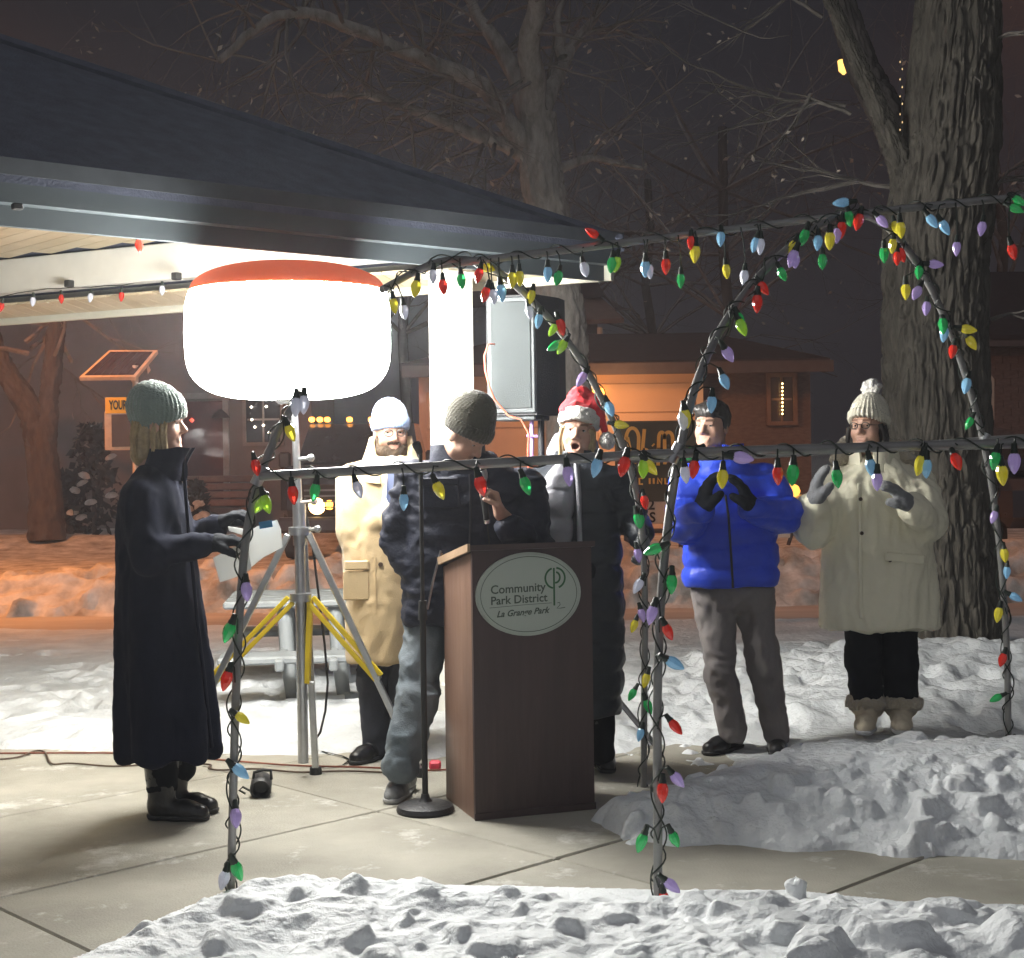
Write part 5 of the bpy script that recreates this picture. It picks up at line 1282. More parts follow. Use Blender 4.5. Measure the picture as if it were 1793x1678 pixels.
        for _ in range(5):
            p = g + A3((rg.uniform(-.3, .4) * w_, -w_ * .35, rg.uniform(.3, .8) * h_)); ss.lathe([(0, .06), (.09, .03), (.12, -.01), (0, -.03)], p, (rg.normal(0, .3), -.4, 1), 8)
        ss.build('snow_caps', SNOW_DIRTY, root, 60, kind='stuff')

    # ---------- truck facing us
    Y = 21.0; q = lambda x, y, d=0: P(x, y, Y) + A3((0, d, 0)); xc = q(600, 0)[0]; z = lambda py: P(600, py, Y)[2]
    root = thing('truck', (xc, Y, 0), 'dark pickup truck facing the park with amber roof lights and one headlight glowing', 'truck')
    b = MB(); hw = .98
    hull = [(-hw, z(900)), (-hw, z(830)), (-hw * .97, z(818)), (hw * .97, z(818)), (hw, z(830)), (hw, z(900))]
    b.bbox((xc, Y + .9, (z(905) + z(815)) / 2), (2 * hw, 1.9, z(815) - z(905)), None, .10); b.build('body', TRUCK, root, 40)
    b = MB(); zb, zt2 = z(818), z(738)
    b.add([(xc - .93, Y + 1.2, zb), (xc + .93, Y + 1.2, zb), (xc + .80, Y + 1.85, zt2), (xc - .80, Y + 1.85, zt2), (xc - .93, Y + 3.4, zb), (xc + .93, Y + 3.4, zb), (xc + .80, Y + 3.1, zt2), (xc - .80, Y + 3.1, zt2)], [(0, 1, 2, 3), (5, 4, 7, 6), (3, 2, 6, 7), (4, 0, 3, 7), (1, 5, 6, 2)]); b.build('cab', TRUCK, root)
    b = MB(); b.add([(xc - .84, Y + 1.22, zb + .05), (xc + .84, Y + 1.22, zb + .05), (xc + .74, Y + 1.78, zt2 - .07), (xc - .74, Y + 1.78, zt2 - .07)], [(0, 1, 2, 3)]); b.v = [tuple(A3(v) + A3((0, -.02, .01))) for v in b.v]; b.build('windscreen', GLASSD, root)
    b = MB(); b.bbox((xc, Y - .06, z(870)), (1.3, .06, .36), None, .02); gr = b.build('grille', BLACKP, root)
    for i in range(4): b = MB(); b.box((xc, Y - .10, z(858) - .08 * i), (1.26, .03, .025)); b.build('grille_bar', M('dim_chrome', (.2, .2, .21), .3, .9) if i == 0 else bpy.data.materials['dim_chrome'], gr)
    b = MB(); b.bbox((xc, Y - .16, z(918)), (2.0, .22, .22), None, .04); b.build('bumper', M('bumper_dark', (.07, .07, .08), .35, .6), root, 40)
    b = MB(); b.lathe([(.0, .05), (.09, .045), (.115, 0), (.12, -.04)], q(556, 886, -.10), (0, -1, 0), 16); b.build('headlight', WARM, root, 40)
    b = MB(); b.lathe([(.0, .05), (.09, .045), (.115, 0), (.12, -.04)], (2 * xc - q(556, 886)[0], Y - .10, z(886)), (0, -1, 0), 16); b.build('headlight', GLASSD, root, 40)
    b = MB(); b.bbox(q(578, 884, -.09), (.10, .05, .13), None, .02); b.build('indicator', AMBER, root)
    for px in (546, 560, 573, 612, 650):
        b = MB(); b.bbox(P(px, 735, Y + 1.85), (.085, .10, .075), None, .02); b.build('marker_light', AMBER, root)
    for sx in (-1, 1):
        b = MB(); b.lathe([(.2, -.12), (.38, -.12), (.40, -.05), (.40, .05), (.38, .12), (.2, .12)], (xc + sx * .85, Y + .55, .38), (1, 0, 0), 22); wh = b.build('wheel', RUBBER, root, 40)
        b = MB(); b.lathe([(0, .0), (.2, .02), (.2, -.02)], (xc + sx * .98, Y + .55, .38), (sx, 0, 0), 14); b.build('rim', CHROME, wh, 40)
        b = MB(); b.bbox((xc + sx * 1.10, Y + 1.25, z(805)), (.18, .08, .24), None, .03); b.build('mirror', BLACKP, root)

    # ---------- speed sign with solar panel
    Y = 17.5; q = lambda x, y, d=0: P(x, y, Y) + A3((0, d, 0)); root = thing('speed_sign', q(236, 980) * A3((1, 1, 0)), 'radar speed sign with a yellow YOUR SPEED panel under a tilted solar panel', 'sign')
    b = MB(); b.cyl(q(238, 990), q(237, 640), .035, .035, 10); b.build('pole', OCHRE, root, 40)
    p0, p1, p2, p3 = q(145, 662, -.15), q(243, 661, -.15), q(267, 611, .25), q(181, 611, .25)
    n = nrm(np.cross(p1 - p0, p3 - p0)); b = MB(); b.prism([p0, p1, p2, p3], -n * .05)
    sp = b.build('solar_panel', OCHRE, root); ce = (p0 + p1 + p2 + p3) / 4; ins = [ce + (p - ce) * .87 + n * .006 for p in (p0, p1, p2, p3)]
    b = MB(); b.prism(ins, -n * .004); b.build('solar_cells', SOLAR, sp)
    for i in range(1, 6):
        t = i / 6; b = MB(); b.tube([ins[0] * (1 - t) + ins[1] * t + n * .002, ins[3] * (1 - t) + ins[2] * t + n * .002], .003, 4); b.build('cell_line', DARKTRIM, sp)
    b = MB(); b.tube([q(238, 672), q(222, 650, .02)], .03, 8); b.build('bracket', OCHRE, root)
    b = MB(); b.bbox(q(226, 710, -.05), (.53, .03, .19), None, .006); yp = b.build('speed_panel', YELLOW, root)
    b = MB(); put_text(b, 'YOUR SPEED', q(226, 717, -.068), (1, 0, 0), (0, 0, 1), .150, ext=.003, bold=.004, sx=.50); b.build('lettering', BLACKP, yp)
    b = MB(); b.bbox(q(228, 754, .0), (.58, .10, .46), None, .01); bx = b.build('display_box', OCHRE, root)
    b = MB(); b.bbox(q(232, 754, -.055), (.46, .02, .38), None, .004); b.build('display', M('dark_display', (.07, .055, .05), .5), bx)

    # ---------- business sign
    Y = 18.0; q = lambda x, y, d=0: P(x, y, Y) + A3((0, d, 0)); root = thing('sign', q(1150, 980) * A3((1, 1, 0)), 'dark green sign with cream script lettering above a pale panel beyond the snow bank', 'sign')
    b = MB(); a, c = q(1078, 880), q(1228, 736); b.bbox((a + c) / 2, (c[0] - a[0], .10, c[2] - a[2]), None, .015); bd = b.build('board', SIGN_G, root)
    lt = MB(); k = Y / F; o = q(1100, 785, -.055)
    S = lambda pts: [((x - 1100) * k, -(y - 785) * k) for x, y in pts]
    ar = lambda cx, cy, rx, ry, a0, a1: [(cx + rx * math.cos(R(a)), cy - ry * math.sin(R(a))) for a in np.linspace(a0, a1, 12)]
    lines = [S(ar(1107, 768, 11, 18, 190, -10) + [(1117, 790), (1110, 812)]), S([(1098, 766), (1102, 785), (1098, 812)]), S([(1128, 752), (1124, 790), (1121, 816)]), S([(1122, 795)] + ar(1129, 800, 6, 12, 150, 0) + [(1136, 816)]),
             S([(1143, 792), (1141, 816)]), S([(1142, 779), (1144, 781)]), S([(1152, 790), (1153, 768)] + ar(1158, 768, 5, 10, 180, 0) + [(1163, 814)]), S([(1163, 770)] + ar(1170, 768, 7, 10, 170, 0) + [(1178, 800), (1182, 816)]), S([(1152, 785), (1151, 816)]),
             S(ar(1196, 802, 9, 9, 60, 300)), S([(1208, 795), (1210, 812), (1216, 796)])]
    strokes(lt, lines, o, (1, 0, 0), (0, 0, 1), .042); 
    l2 = [S([(1124, 838), (1118, 838), (1118, 848), (1124, 848)]), S([(1136, 848), (1136, 838)]), S([(1143, 848), (1143, 838)]), S([(1150, 848), (1150, 838), (1157, 848), (1157, 838)]), S([(1163, 838), (1163, 848), (1168, 848)])]
    strokes(lt, l2, o, (1, 0, 0), (0, 0, 1), .022); lt.build('lettering', SIGN_Y, bd)
    b = MB(); a, c = q(1082, 918), q(1166, 868); b.bbox((a + c) / 2, (c[0] - a[0], .08, c[2] - a[2]), None, .01); pn = b.build('letter_panel', WHITEPANEL, root)
    b = MB(); put_text(b, '2', q(1140, 892, -.043), (1, 0, 0), (0, 0, 1), .17, ext=.003, bold=.004); put_text(b, 'S', q(1142, 914, -.043), (1, 0, 0), (0, 0, 1), .17, ext=.003, bold=.004); b.build('lettering', BLACKP, pn)
    b = MB(); b.box(q(1100, 960), (.10, .09, 1.2)); b.build('post', DARKTRIM, root); b = MB(); b.box(q(1196, 950), (.10, .09, 1.2)); b.build('post', DARKTRIM, root)
    b = MB(); b.bbox(q(1130, 930), (.75, .16, .05), None, .01); b.build('ledge', DARKTRIM, root)

    # ---------- barricade light
    Y = 16.4; q = lambda x, y, d=0: P(x, y, Y) + A3((0, d, 0)); root = thing('barricade', q(1380, 960) * A3((1, 1, 0)), 'small pale board on a leaning leg with an amber lamp on top', 'barricade')
    b = MB(); b.bbox(q(1368, 922), (.20, .04, .26), None, .01); b.build('board', WHITEPANEL, root)
    b = MB(); b.tube([q(1404, 880), q(1380, 955)], .022, 6); b.build('leg', DARKTRIM, root)
    b = MB(); b.bbox(q(1390, 872), (.20, .05, .07), None, .01); b.build('crossbar', M('pale_yellow', (.7, .62, .3), .6), root)
    b = MB(); b.lathe([(.0, -.05), (.09, -.04), (.11, 0), (.09, .05), (0, .06)], q(1384, 860), (0, -.4, 1), 12); b.build('lamp', M('amber_soft', (.8, .4, .08), .4, emit=(1, .45, .08), es=2.2), root, 50)

    # ---------- parked car, brick house and stake on the right
    Y = 19.5; q = lambda x, y, d=0: P(x, y, Y) + A3((0, d, 0)); root = thing('parked_car', q(1830, 930) * A3((1, 1, 0)), 'dark parked car with a dim red tail light at the right edge', 'car')
    g = q(1830, 900); b = MB(); b.bbox((g[0], Y + 1, .75), (1.8, 4, .62), None, .14); b.build('body', TRUCK, root, 40)
    b = MB(); b.bbox((g[0], Y + 1.2, 1.22), (1.5, 2.0, .48), None, .16); b.build('cabin', GLASSD, root, 40)
    b = MB(); b.bbox(q(1772, 880, -1.02), (.32, .06, .12), None, .02); b.build('tail_light', M('red_lens', (.30, .02, .02), .25, emit=(1, .05, .04), es=.08), root)
    b = MB(); b.tube([q(1770, 850, -1.0), q(1785, 842, -1.0), q(1800, 840, -1.0)], .015, 6); b.build('trim', CHROME, root)
    for sx in (-1, 1):
        b = MB(); b.lathe([(.15, -.1), (.31, -.1), (.32, 0), (.31, .1), (.15, .1)], (g[0] + sx * .8, Y - .3, .32), (1, 0, 0), 18); b.build('wheel', RUBBER, root, 40)
    Y = 29.0; q = lambda x, y, d=0: P(x, y, Y) + A3((0, d, 0)); root = thing('house', q(1800, 950) * A3((1, 1, 0)), 'dark brick house at the right edge behind the big tree', 'house')
    b = MB(); a = q(1668, 800); c = q(2100, 800); b.box(((a[0] + c[0]) / 2, Y + 2, 1.7), (c[0] - a[0], 4, 3.4)); b.build('wall', BRICKM, root)
    pr = []
    row = MB()
    for i in range(15):
        for j in range(9):
            row.box((q(1722, 0)[0] + .12 + .30 * j + (.15 if i % 2 else 0), Y - .012, q(0, 785)[2] + i * .145), (.285, .02, .13))
    row.build('bricks', BRICKM, root, kind='stuff')
    b = MB(); b.box(((a[0] + c[0]) / 2, Y - .1, 3.45), (c[0] - a[0] + .6, .8, .14)); b.build('eave', DARKTRIM, root)
    b = MB(); b.prism([(a[0] - .3, Y - .5, 3.5), (c[0], Y - .5, 3.5), (c[0], Y + 2, 5.0), (a[0] - .3, Y + 2, 5.0)], (0, 0, .1)); b.build('roof', ROOFD, root)
    Y = 13.6; q = lambda x, y, d=0: P(x, y, Y) + A3((0, d, 0)); root = thing('marker_post', q(1733, 1000) * A3((1, 1, 0)), 'pale pointed marker board on a thin stake behind the right arch', 'marker')
    b = MB(); b.prism([q(1722, 655), q(1732, 652), q(1741, 664), q(1741, 735), q(1734, 744), q(1724, 738)], (0, .03, 0)); b.build('board', M('faded_pink_board', (.42, .27, .20), .8, var=.15), root)
    b = MB(); b.tube([q(1733, 700, .05), q(1736, 1085, .05)], .014, 6); b.build('stake', DARKTRIM, root)
    # ---------- porch lantern and light strand far up between the limbs
    Y = 30.0; root = thing('lantern', P(1477, 112, Y), 'small glowing amber lantern high between the limbs of the big tree', 'lantern')
    b = MB(); b.lathe([(.02, -.22), (.10, -.14), (.12, .06), (.05, .16)], P(1477, 112, Y), (0, 0, 1), 10); b.build('glass', M('lantern_glow', (.8, .5, .2), .4, emit=(1, .55, .14), es=2.2), root, 40)
    b = MB(); b.lathe([(.12, .07), (.14, .08), (.05, .20), (.01, .26)], P(1477, 112, Y), (0, 0, 1), 10); b.build('cap', DARKTRIM, root, 40)
    b = MB(); b.tube([P(1477, 112, Y) + A3((0, .1, .2)), P(1487, 60, Y) + A3((0, .4, 0)), P(1500, -60, Y + .8)], .04, 6); b.build('arm', DARKTRIM, root)
    root = thing('fairy_light_strand', P(1578, 110, 9.4), 'thin strand of gold fairy lights hanging in the fork of the big tree', 'fairy lights')
    b = MB(); b.tube([P(1577, 60, 9.30), P(1579, 150, 9.30), P(1580, 238, 9.30)], .002, 5); b.build('cord', DARKTRIM, root)
    b = MB()
    for i in range(9): b.lathe([(0, -.008), (.0045, 0), (0, .008)], P(1576 + 4 * (i % 2), 108 + i * 15 + RNG.normal(0, 2), 9.28), (0, 0, 1), 6)
    b.build('bulbs', M('gold_fairy', (.9, .6, .2), .4, emit=(1, .70, .36), es=.9), root, kind='stuff')
    # ---------- sodium street lamps outside the frame that give the orange light
    for (x, y, z, lab, pw) in ((-9.0, 15.6, 7.2, 'sodium street lamp left of the view lighting the snow bank orange', 1.0), (7.4, 17.6, 7.2, 'sodium street lamp right of the view lighting the far snow orange', .17)):
        root = thing('street_lamp', (x, y, 0), lab, 'street lamp')
        b = MB(); b.tube([(x, y, 0), (x, y, z - .6), (x + .1, y - .2, z), (x + (.8 if x < 0 else -.8), y, z + .15)], [.08, .06, .05, .04], 8); b.build('pole', DARKTRIM, root, 50)
        hx = x + (.9 if x < 0 else -.9); b = MB(); b.bbox((hx, y, z + .13), (.55, .22, .12), None, .03); b.build('lamp_head', DARKTRIM, root)
        l = bpy.data.lights.new('sodium_lamp', 'SPOT'); l.energy = SODIUM * pw; l.color = (1.0, .30, .04); l.spot_size = R(128); l.spot_blend = .6; l.shadow_soft_size = .12
        lo_ = bpy.data.objects.new('sodium_lamp', l); C.objects.link(lo_); lo_.parent = root; lo_.location = A3((hx, y, z + .03)) - A3((x, y, 0)); lo_.rotation_euler = Vector((.35 if x < 0 else -.45, .55, -1)).to_track_quat('-Z', 'Y').to_euler()
        b = MB(); b.lathe([(0, -.005), (.09, -.004), (.09, .004)], (hx, y, z + .065), (0, 0, 1), 14); b.build('lens', M('sodium_lens', (.8, .5, .2), .4, emit=(1, .45, .1), es=4), root)
# ================================================================== things in front
STEEL = M('galvanised_tube', (.50, .51, .52), .32, .9, var=.15, vs_=12)
PIPE = M('grey_conduit', (.25, .245, .24), .42, .35, var=.15, vs_=9)
YELLOWP = M('yellow_paint', (.72, .52, .02), .4, var=.06)
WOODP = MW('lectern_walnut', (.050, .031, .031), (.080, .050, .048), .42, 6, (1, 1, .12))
WOODE = MW('lectern_edge', (.36, .24, .15), (.46, .32, .21), .45, 8, (1, 1, 1))
PLAQ = M('plaque_face', (.42, .47, .42), .35, var=.03)
PLAQ_R = M('plaque_rim', (.40, .44, .39), .4)
PLAQ_G = M('plaque_green', (.035, .12, .05), .5, var=.05)
PLAQ_T = M('plaque_text', (.075, .095, .075), .5)
WIRE = M('dark_green_wire', (.012, .020, .014), .5)
ENVELOPE = M('light_envelope', (.8, .8, .8), .6, emit=(1.0, .985, .93), es=BALLOON)
ENV_BASE = M('light_envelope_base', (.8, .8, .8), .6, emit=(1.0, .985, .93), es=BALLOON * .22)  # envelope bottom split off and dimmed so the ground below gets less light
ENV_CAP = M('orange_fabric_cap', (.65, .10, .03), .8, emit=(1, .15, .04), es=.42, var=.1)
SPK = M('speaker_grey', (.055, .064, .068), .55, metal=.0, bump=.25, bs=350, var=.05)
SPK_D = M('speaker_black', (.022, .022, .026), .6, bump=.2, bs=120)
PAPER = M('paper', (.80, .81, .80), .7, var=.03)
def let_light_through(m, col=(.8, .81, .8), f=.5):
    n = m.node_tree; b = n.nodes['Principled BSDF']; t = n.nodes.new('ShaderNodeBsdfTranslucent'); t.inputs[0].default_value = (*col, 1); mx = n.nodes.new('ShaderNodeMixShader'); mx.inputs[0].default_value = f
    o = n.nodes['Material Output']; n.links.new(b.outputs[0], mx.inputs[1]); n.links.new(t.outputs[0], mx.inputs[2]); n.links.new(mx.outputs[0], o.inputs[0])
let_light_through(PAPER)

def build_frame():
    """arched conduit tunnel, front legs left, back legs right"""
    S = dict(a_front=(412, 1575, 5.06), a_back=(1134, 1378, 6.60), b_front=(1160, 1592, 4.84), b_back=(1764, 1345, 6.80))
    root = thing('arch_frame', G(790, 1470), 'walk-through frame of grey pipe arches joined by long rails, wound with lights', 'frame')
    def arc_pts(L): return [P(*p) for p in L]
    # left arch: front leg up over the apex to the back leg
    A = [(404, 1572, 5.08), (408, 1400, 5.08), (412, 1230, 5.09), (420, 1060, 5.10), (430, 930, 5.12), (455, 830, 5.16), (490, 745, 5.24), (528, 690, 5.33), (585, 600, 5.46), (668, 508, 5.62), (700, 490, 5.70), (760, 458, 5.80), (820, 452, 5.88), (868, 470, 5.96), (920, 515, 6.04), (965, 560, 6.11), (1010, 618, 6.19), (1045, 680, 6.27), (1075, 740, 6.36), (1098, 800, 6.44), (1115, 862, 6.50), (1126, 930, 6.55), (1130, 1060, 6.58), (1128, 1220, 6.60), (1127, 1378, 6.60)]
    B = [(1152, 1592, 4.88), (1152, 1420, 4.88), (1150, 1250, 4.89), (1154, 1090, 4.90), (1165, 950, 4.93), (1180, 840, 4.98), (1196, 760, 5.06), (1215, 680, 5.16), (1245, 605, 5.28), (1290, 530, 5.42), (1345, 465, 5.56), (1400, 418, 5.68), (1450, 386, 5.78), (1500, 372, 5.88), (1545, 386, 5.98), (1590, 435, 6.10), (1630, 502, 6.22), (1665, 580, 6.36), (1692, 660, 6.50), (1716, 745, 6.62), (1738, 850, 6.72), (1752, 970, 6.78), (1762, 1100, 6.82), (1765, 1220, 6.84), (1766, 1352, 6.84)]
    ridge = [(760, 466, 5.86), (1040, 432, 5.88), (1300, 399, 5.90), (1500, 374, 5.92), (1800, 343, 5.95), (2150, 312, 6.0)]
    frail = [(455, 834, 5.14), (800, 815, 5.07), (1182, 793, 4.97), (1500, 784, 4.90), (1800, 776, 4.84), (2100, 770, 4.76)]
    brail = [(1094, 806, 6.46), (1400, 795, 6.56), (1726, 770, 6.66), (1900, 760, 6.72)]
    paths = dict(left=A, right=B, ridge=ridge, front=frail, back=brail)
    for nm, L, r in (('arch', A[:8], .0145), ('arch', A[9:], .0145), ('arch', B, .0150), ('ridge_rail', ridge, .0155), ('front_rail', frail, .0165), ('back_rail', brail, .0150)):  # left arch left open at the balloon: its glare shaped as a gap
        b = MB(); pts = np.array(arc_pts(L)); tt = np.linspace(0, len(L) - 1, len(L) * 4); 
        c = np.stack([np.interp(tt, np.arange(len(L)), pts[:, i]) for i in range(3)], 1)
        for _ in range(4): c[1:-1] = (c[:-2] + 2 * c[1:-1] + c[2:]) / 4
        b.tube(list(c), r, 12); b.build(nm, PIPE, root, 60)
    for (px, py, Y) in ((455, 833, 5.15), (1183, 794, 4.975), (1722, 772, 6.63), (1097, 803, 6.44)):
        b = MB(); d = nrm(P(px + 30, py - 60, Y) - P(px, py, Y)); b.cyl(P(px, py, Y) - d * .035, P(px, py, Y) + d * .035, .021, .021, 10); b.build('clamp', STEEL, root, 40)
    return paths

BULB_COL = dict(r=(.75, .035, .02), g=(.03, .50, .13), y=(.80, .70, .05), b=(.30, .60, .85), p=(.55, .42, .80), w=(.78, .80, .92), l=(.42, .75, .05))
def bulb_mats():
    out = {}
    for k, c in BULB_COL.items():
        m = M('bulb_' + dict(r='red', g='green', y='yellow', b='blue', p='violet', w='clear', l='lime')[k], c, .12, var=.04, trans=.35, spec=.6, coat=.5, emit=c, es=.11)
        out[k] = m
    return out
def build_lights(paths):
    mats = bulb_mats(); rg = np.random.default_rng(8)
    # one faceted bulb (tip towards +z) and its socket
    nb = 8; b = MB(); b.lathe([(.0105, 0), (.0150, .008), (.0185, .018), (.0190, .026), (.0165, .040), (.0105, .054), (.0045, .063), (.001, .066)], n=nb)
    bm = {}
    for k, m in mats.items(): me = b.mesh('bulb'); me.materials.append(m); bm[k] = me
    s = MB(); s.lathe([(.004, -.030), (.0085, -.028), (.0100, -.010), (.0125, -.004), (.0125, .006), (.0105, .008)], n=10); sm = s.mesh('socket', smooth=40); sm.materials.append(WIRE)
    def runs(w, pts, nm, cc):
        if nm != 'left': w.tube(pts, .0030, 5); return
        a, b_ = P(*paths['left'][7]), P(*paths['left'][9])
        i0 = int(np.argmin(((cc - a) ** 2).sum(1))); i1 = int(np.argmin(((cc - b_) ** 2).sum(1)))  # wire leaves out the same glare gap
        w.tube(pts[:i0], .0030, 5); w.tube(pts[i1:], .0030, 5)
    strings = {
     'ridge': ('light string of coloured bulbs wound along the top ridge pipe', 'ridge', [
        (838, 482, 'r'), (850, 515, 'r'), (864, 519, 'w'), (878, 512, 'b'), (897, 490, 'y'), (910, 487, 'y'), (959, 480, 'b'), (977, 487, 'g'), (1037, 408, 'r', 60), (1024, 472, 'w'), (1071, 464, 'g'), (1079, 462, 'l'), (1137, 475, 'w'), (1130, 470, 'b'), (1166, 466, 'r'), (1192, 491, 'g'), (1210, 425, 'r'), (1217, 444, 'y'), (1262, 418, 'b'), (1272, 475, 'y'), (1322, 428, 'b'), (1331, 431, 'w'), (1303, 486, 'w'),
        (1632, 387, 'b', -145), (1654, 398, 'b', -150), (1675, 435, 'p'), (1719, 400, 'p'), (1773, 440, 'r', 200), (1784, 352, 'g', -130), (1779, 366, 'g', -120), (1577, 402, 'y'), (1545, 388, 'p', -140)]),
     'left': ('light string of coloured bulbs wound around the left arch', 'left', [
        (690, 535, 'y'), (708, 546, 'w'), (728, 505, 'y'), (758, 484, 'w'), (776, 502, 'r'), (808, 492, 'g'), (851, 468, 'y', -110), (930, 520, 'y'), (927, 546, 'w'), (943, 562, 'b'), (968, 578, 'l', 150), (982, 572, 'r'), (984, 607, 'l', 150), (972, 606, 'g', 120), (1018, 664, 'p', 150), (1068, 716, 'b', 200), (1087, 744, 'y', -100),
        (532, 708, 'w'), (518, 712, 'w'), (509, 757, 'y', 200), (448, 818, 'r'), (455, 885, 'l', 150), (466, 882, 'l', -160), (432, 1035, 'p'), (400, 1107, 'g', 160), (396, 1191, 'r', 165), (424, 1258, 'y', -125), (421, 1351, 'b', -130), (413, 1432, 'p', -170), (416, 1525, 'g', -160), (392, 1540, 'w', 165),
        (1129, 879, 'r', -170), (1117, 911, 'g'), (1122, 912, 'g'), (1117, 972, 'p', -170), (1117, 1026, 'w', 150), (1124, 1077, 'p'), (1110, 1096, 'y', 160), (1131, 1191, 'y', 165), (1107, 1216, 'g', 150), (1135, 1237, 'g', -160), (1121, 1286, 'b', 165)]),
     'right': ('light string of coloured bulbs wound around the right arch', 'right', [
        (1432, 425, 'b'), (1453, 421, 'y'), (1466, 412, 'p'), (1473, 402, 'r'), (1474, 355, 'b', 95), (1503, 388, 'r', 165), (1487, 382, 'g'), (1408, 415, 'g', 165), (1388, 452, 'p', 160), (1392, 456, 'p'), (1388, 434, 'y', 160), (1440, 458, 'g'), (1370, 480, 'g', -160), (1337, 505, 'r', -150), (1326, 531, 'r'), (1296, 560, 'g', -160), (1299, 573, 'l', -160), (1275, 620, 'p', -145), (1269, 668, 'b', -160), (1246, 707, 'b'), (1197, 735, 'w'), (1201, 732, 'y', -170),
        (1568, 398, 'y'), (1563, 430, 'y'), (1548, 446, 'g'), (1571, 452, 'r'), (1578, 446, 'r', -160), (1609, 477, 'g', 170), (1638, 463, 'p', -95), (1586, 510, 'y'), (1605, 513, 'p', 150), (1622, 540, 'p', 170), (1651, 570, 'g'), (1653, 585, 'b'), (1668, 615, 'r', 170), (1695, 577, 'y', -100), (1701, 600, 'y', -150), (1692, 675, 'b', 165), (1697, 741, 'g', 150),
        (1206, 796, 'g', 120), (1144, 963, 'g', 115), (1176, 1022, 'g'), (1141, 1076, 'p', 165), (1170, 1106, 'r', -155), (1181, 1162, 'b', -120), (1183, 1273, 'r', -140), (1186, 1365, 'p', -140), (1160, 1387, 'r'), (1123, 1475, 'g', 160), (1181, 1469, 'g', -155), (1176, 1551, 'p', -130), (1163, 1577, 'r'),
        (1740, 905, 'p', 160), (1759, 972, 'y'), (1763, 1002, 'b'), (1778, 1046, 'b', -120), (1748, 1076, 'y', 165), (1755, 1155, 'r', 160), (1744, 1223, 'g', 115), (1786, 1306, 'r', -150), (1783, 1326, 'p', -150)]),
     'front': ('light string of coloured bulbs hanging from the middle rail', 'front', [
        (513, 866, 'r'), (551, 861, 'g', 170), (627, 857, 'w', -160), (707, 878, 'b'), (769, 858, 'y', -155), (842, 850, 'r', -165), (921, 850, 'g', -160), (995, 833, 'p'), (1044, 818, 'b', 165), (1092, 816, 'r', 165), (1127, 820, 'l'), (1139, 818, 'y', -140), (1215, 821, 'r', 170), (1200, 830, 'w'), (1265, 838, 'y'), (1300, 802, 'p', -100), (1362, 832, 'r'), (1388, 831, 'g'), (1466, 837, 'g'), (1536, 842, 'p'), (1525, 818, 'b'), (1622, 819, 'b'), (1611, 814, 'y', 165), (1675, 808, 'r'), (1742, 806, 'g', 170), (1755, 831, 'y', -175), (1776, 810, 'p')]),
    }
    for nm, (lab, pth, bl) in strings.items():
        L = np.array([P(*p) for p in paths[pth]]); px = np.array([(p[0], p[1]) for p in paths[pth]], float); Ys = np.array([p[2] for p in paths[pth]])
        # dense samples of the pipe
        tt = np.linspace(0, len(L) - 1, 1400); ii = np.arange(len(L))
        c = np.stack([np.interp(tt, ii, L[:, k]) for k in range(3)], 1); cp = np.stack([np.interp(tt, ii, px[:, k]) for k in range(2)], 1)
        root = thing('light_string', c[len(c) // 2], lab, 'string lights'); org = c[len(c) // 2]
        w = MB(); T = np.gradient(c, axis=0); T /= np.linalg.norm(T, axis=1)[:, None]
        s = np.concatenate([[0], np.cumsum(np.linalg.norm(np.diff(c, axis=0), axis=1))]); m = int(s[-1] / .012); si = np.linspace(0, s[-1], m)
        cc = np.stack([np.interp(si, s, c[:, k]) for k in range(3)], 1); tc_ = np.stack([np.interp(si, s, T[:, k]) for k in range(3)], 1)
        ph = si / .17 * 2 * math.pi + 2.5 * np.sin(si * 3.1) ; pts = []
        for i in range(m):
            u, v = frame(tc_[i]); r = .0195 + .006 * math.sin(si[i] * 9) ** 2; pts.append(cc[i] + (u * math.cos(ph[i]) + v * math.sin(ph[i])) * r)
        runs(w, pts, nm, cc)
        if nm in ('left', 'right'):
            ph2 = -si / .26 * 2 * math.pi + 2.0 * np.sin(si * 2.3); pts = []
            for i in range(m):
                u, v = frame(tc_[i]); r = .021 + .008 * math.sin(si[i] * 7) ** 2; pts.append(cc[i] + (u * math.cos(ph2[i]) + v * math.sin(ph2[i])) * r)
            runs(w, pts, nm, cc)
        for q in bl:
            x, y, col = q[:3]; ang = q[3] if len(q) > 3 else 180 + rg.normal(0, 7)
            d2 = A3((-math.sin(R(ang)), math.cos(R(ang))))           # picture direction of the tip: 180 = straight down
            j = np.argmin((cp[:, 0] - x) ** 2 * (1 if abs(ang) < 140 and abs(ang) > 0 else 1.6) + (cp[:, 1] - y) ** 2)
            Yb = c[j, 1] - .028 - rg.uniform(0, .02)
            sc = rg.uniform(.88, 1.12)
            cen = P(x, y, Yb); dr = RV * d2[0] + UV * d2[1] + A3((0, rg.normal(-.12, .18), 0)); dr = nrm(dr)
            o0 = cen - dr * .030 * sc
            o = bpy.data.objects.new('bulb', bm[col]); C.objects.link(o); o.parent = root; o.location = Vector(o0 - org)
            o.rotation_mode = 'QUATERNION'; o.rotation_quaternion = Vector(dr).to_track_quat('Z', 'Y'); o.scale = (sc, sc, sc)
            k = bpy.data.objects.new('socket', sm); C.objects.link(k); k.parent = o
            st = o0 - dr * .028 * sc; a = c[j] + A3((0, -.02, 0)); mid = (st + a) / 2 - dr * .012 + A3((0, 0, .004))
            w.tube([st, mid, a], .0028, 5)
        w.build('wire', WIRE, root, 60)
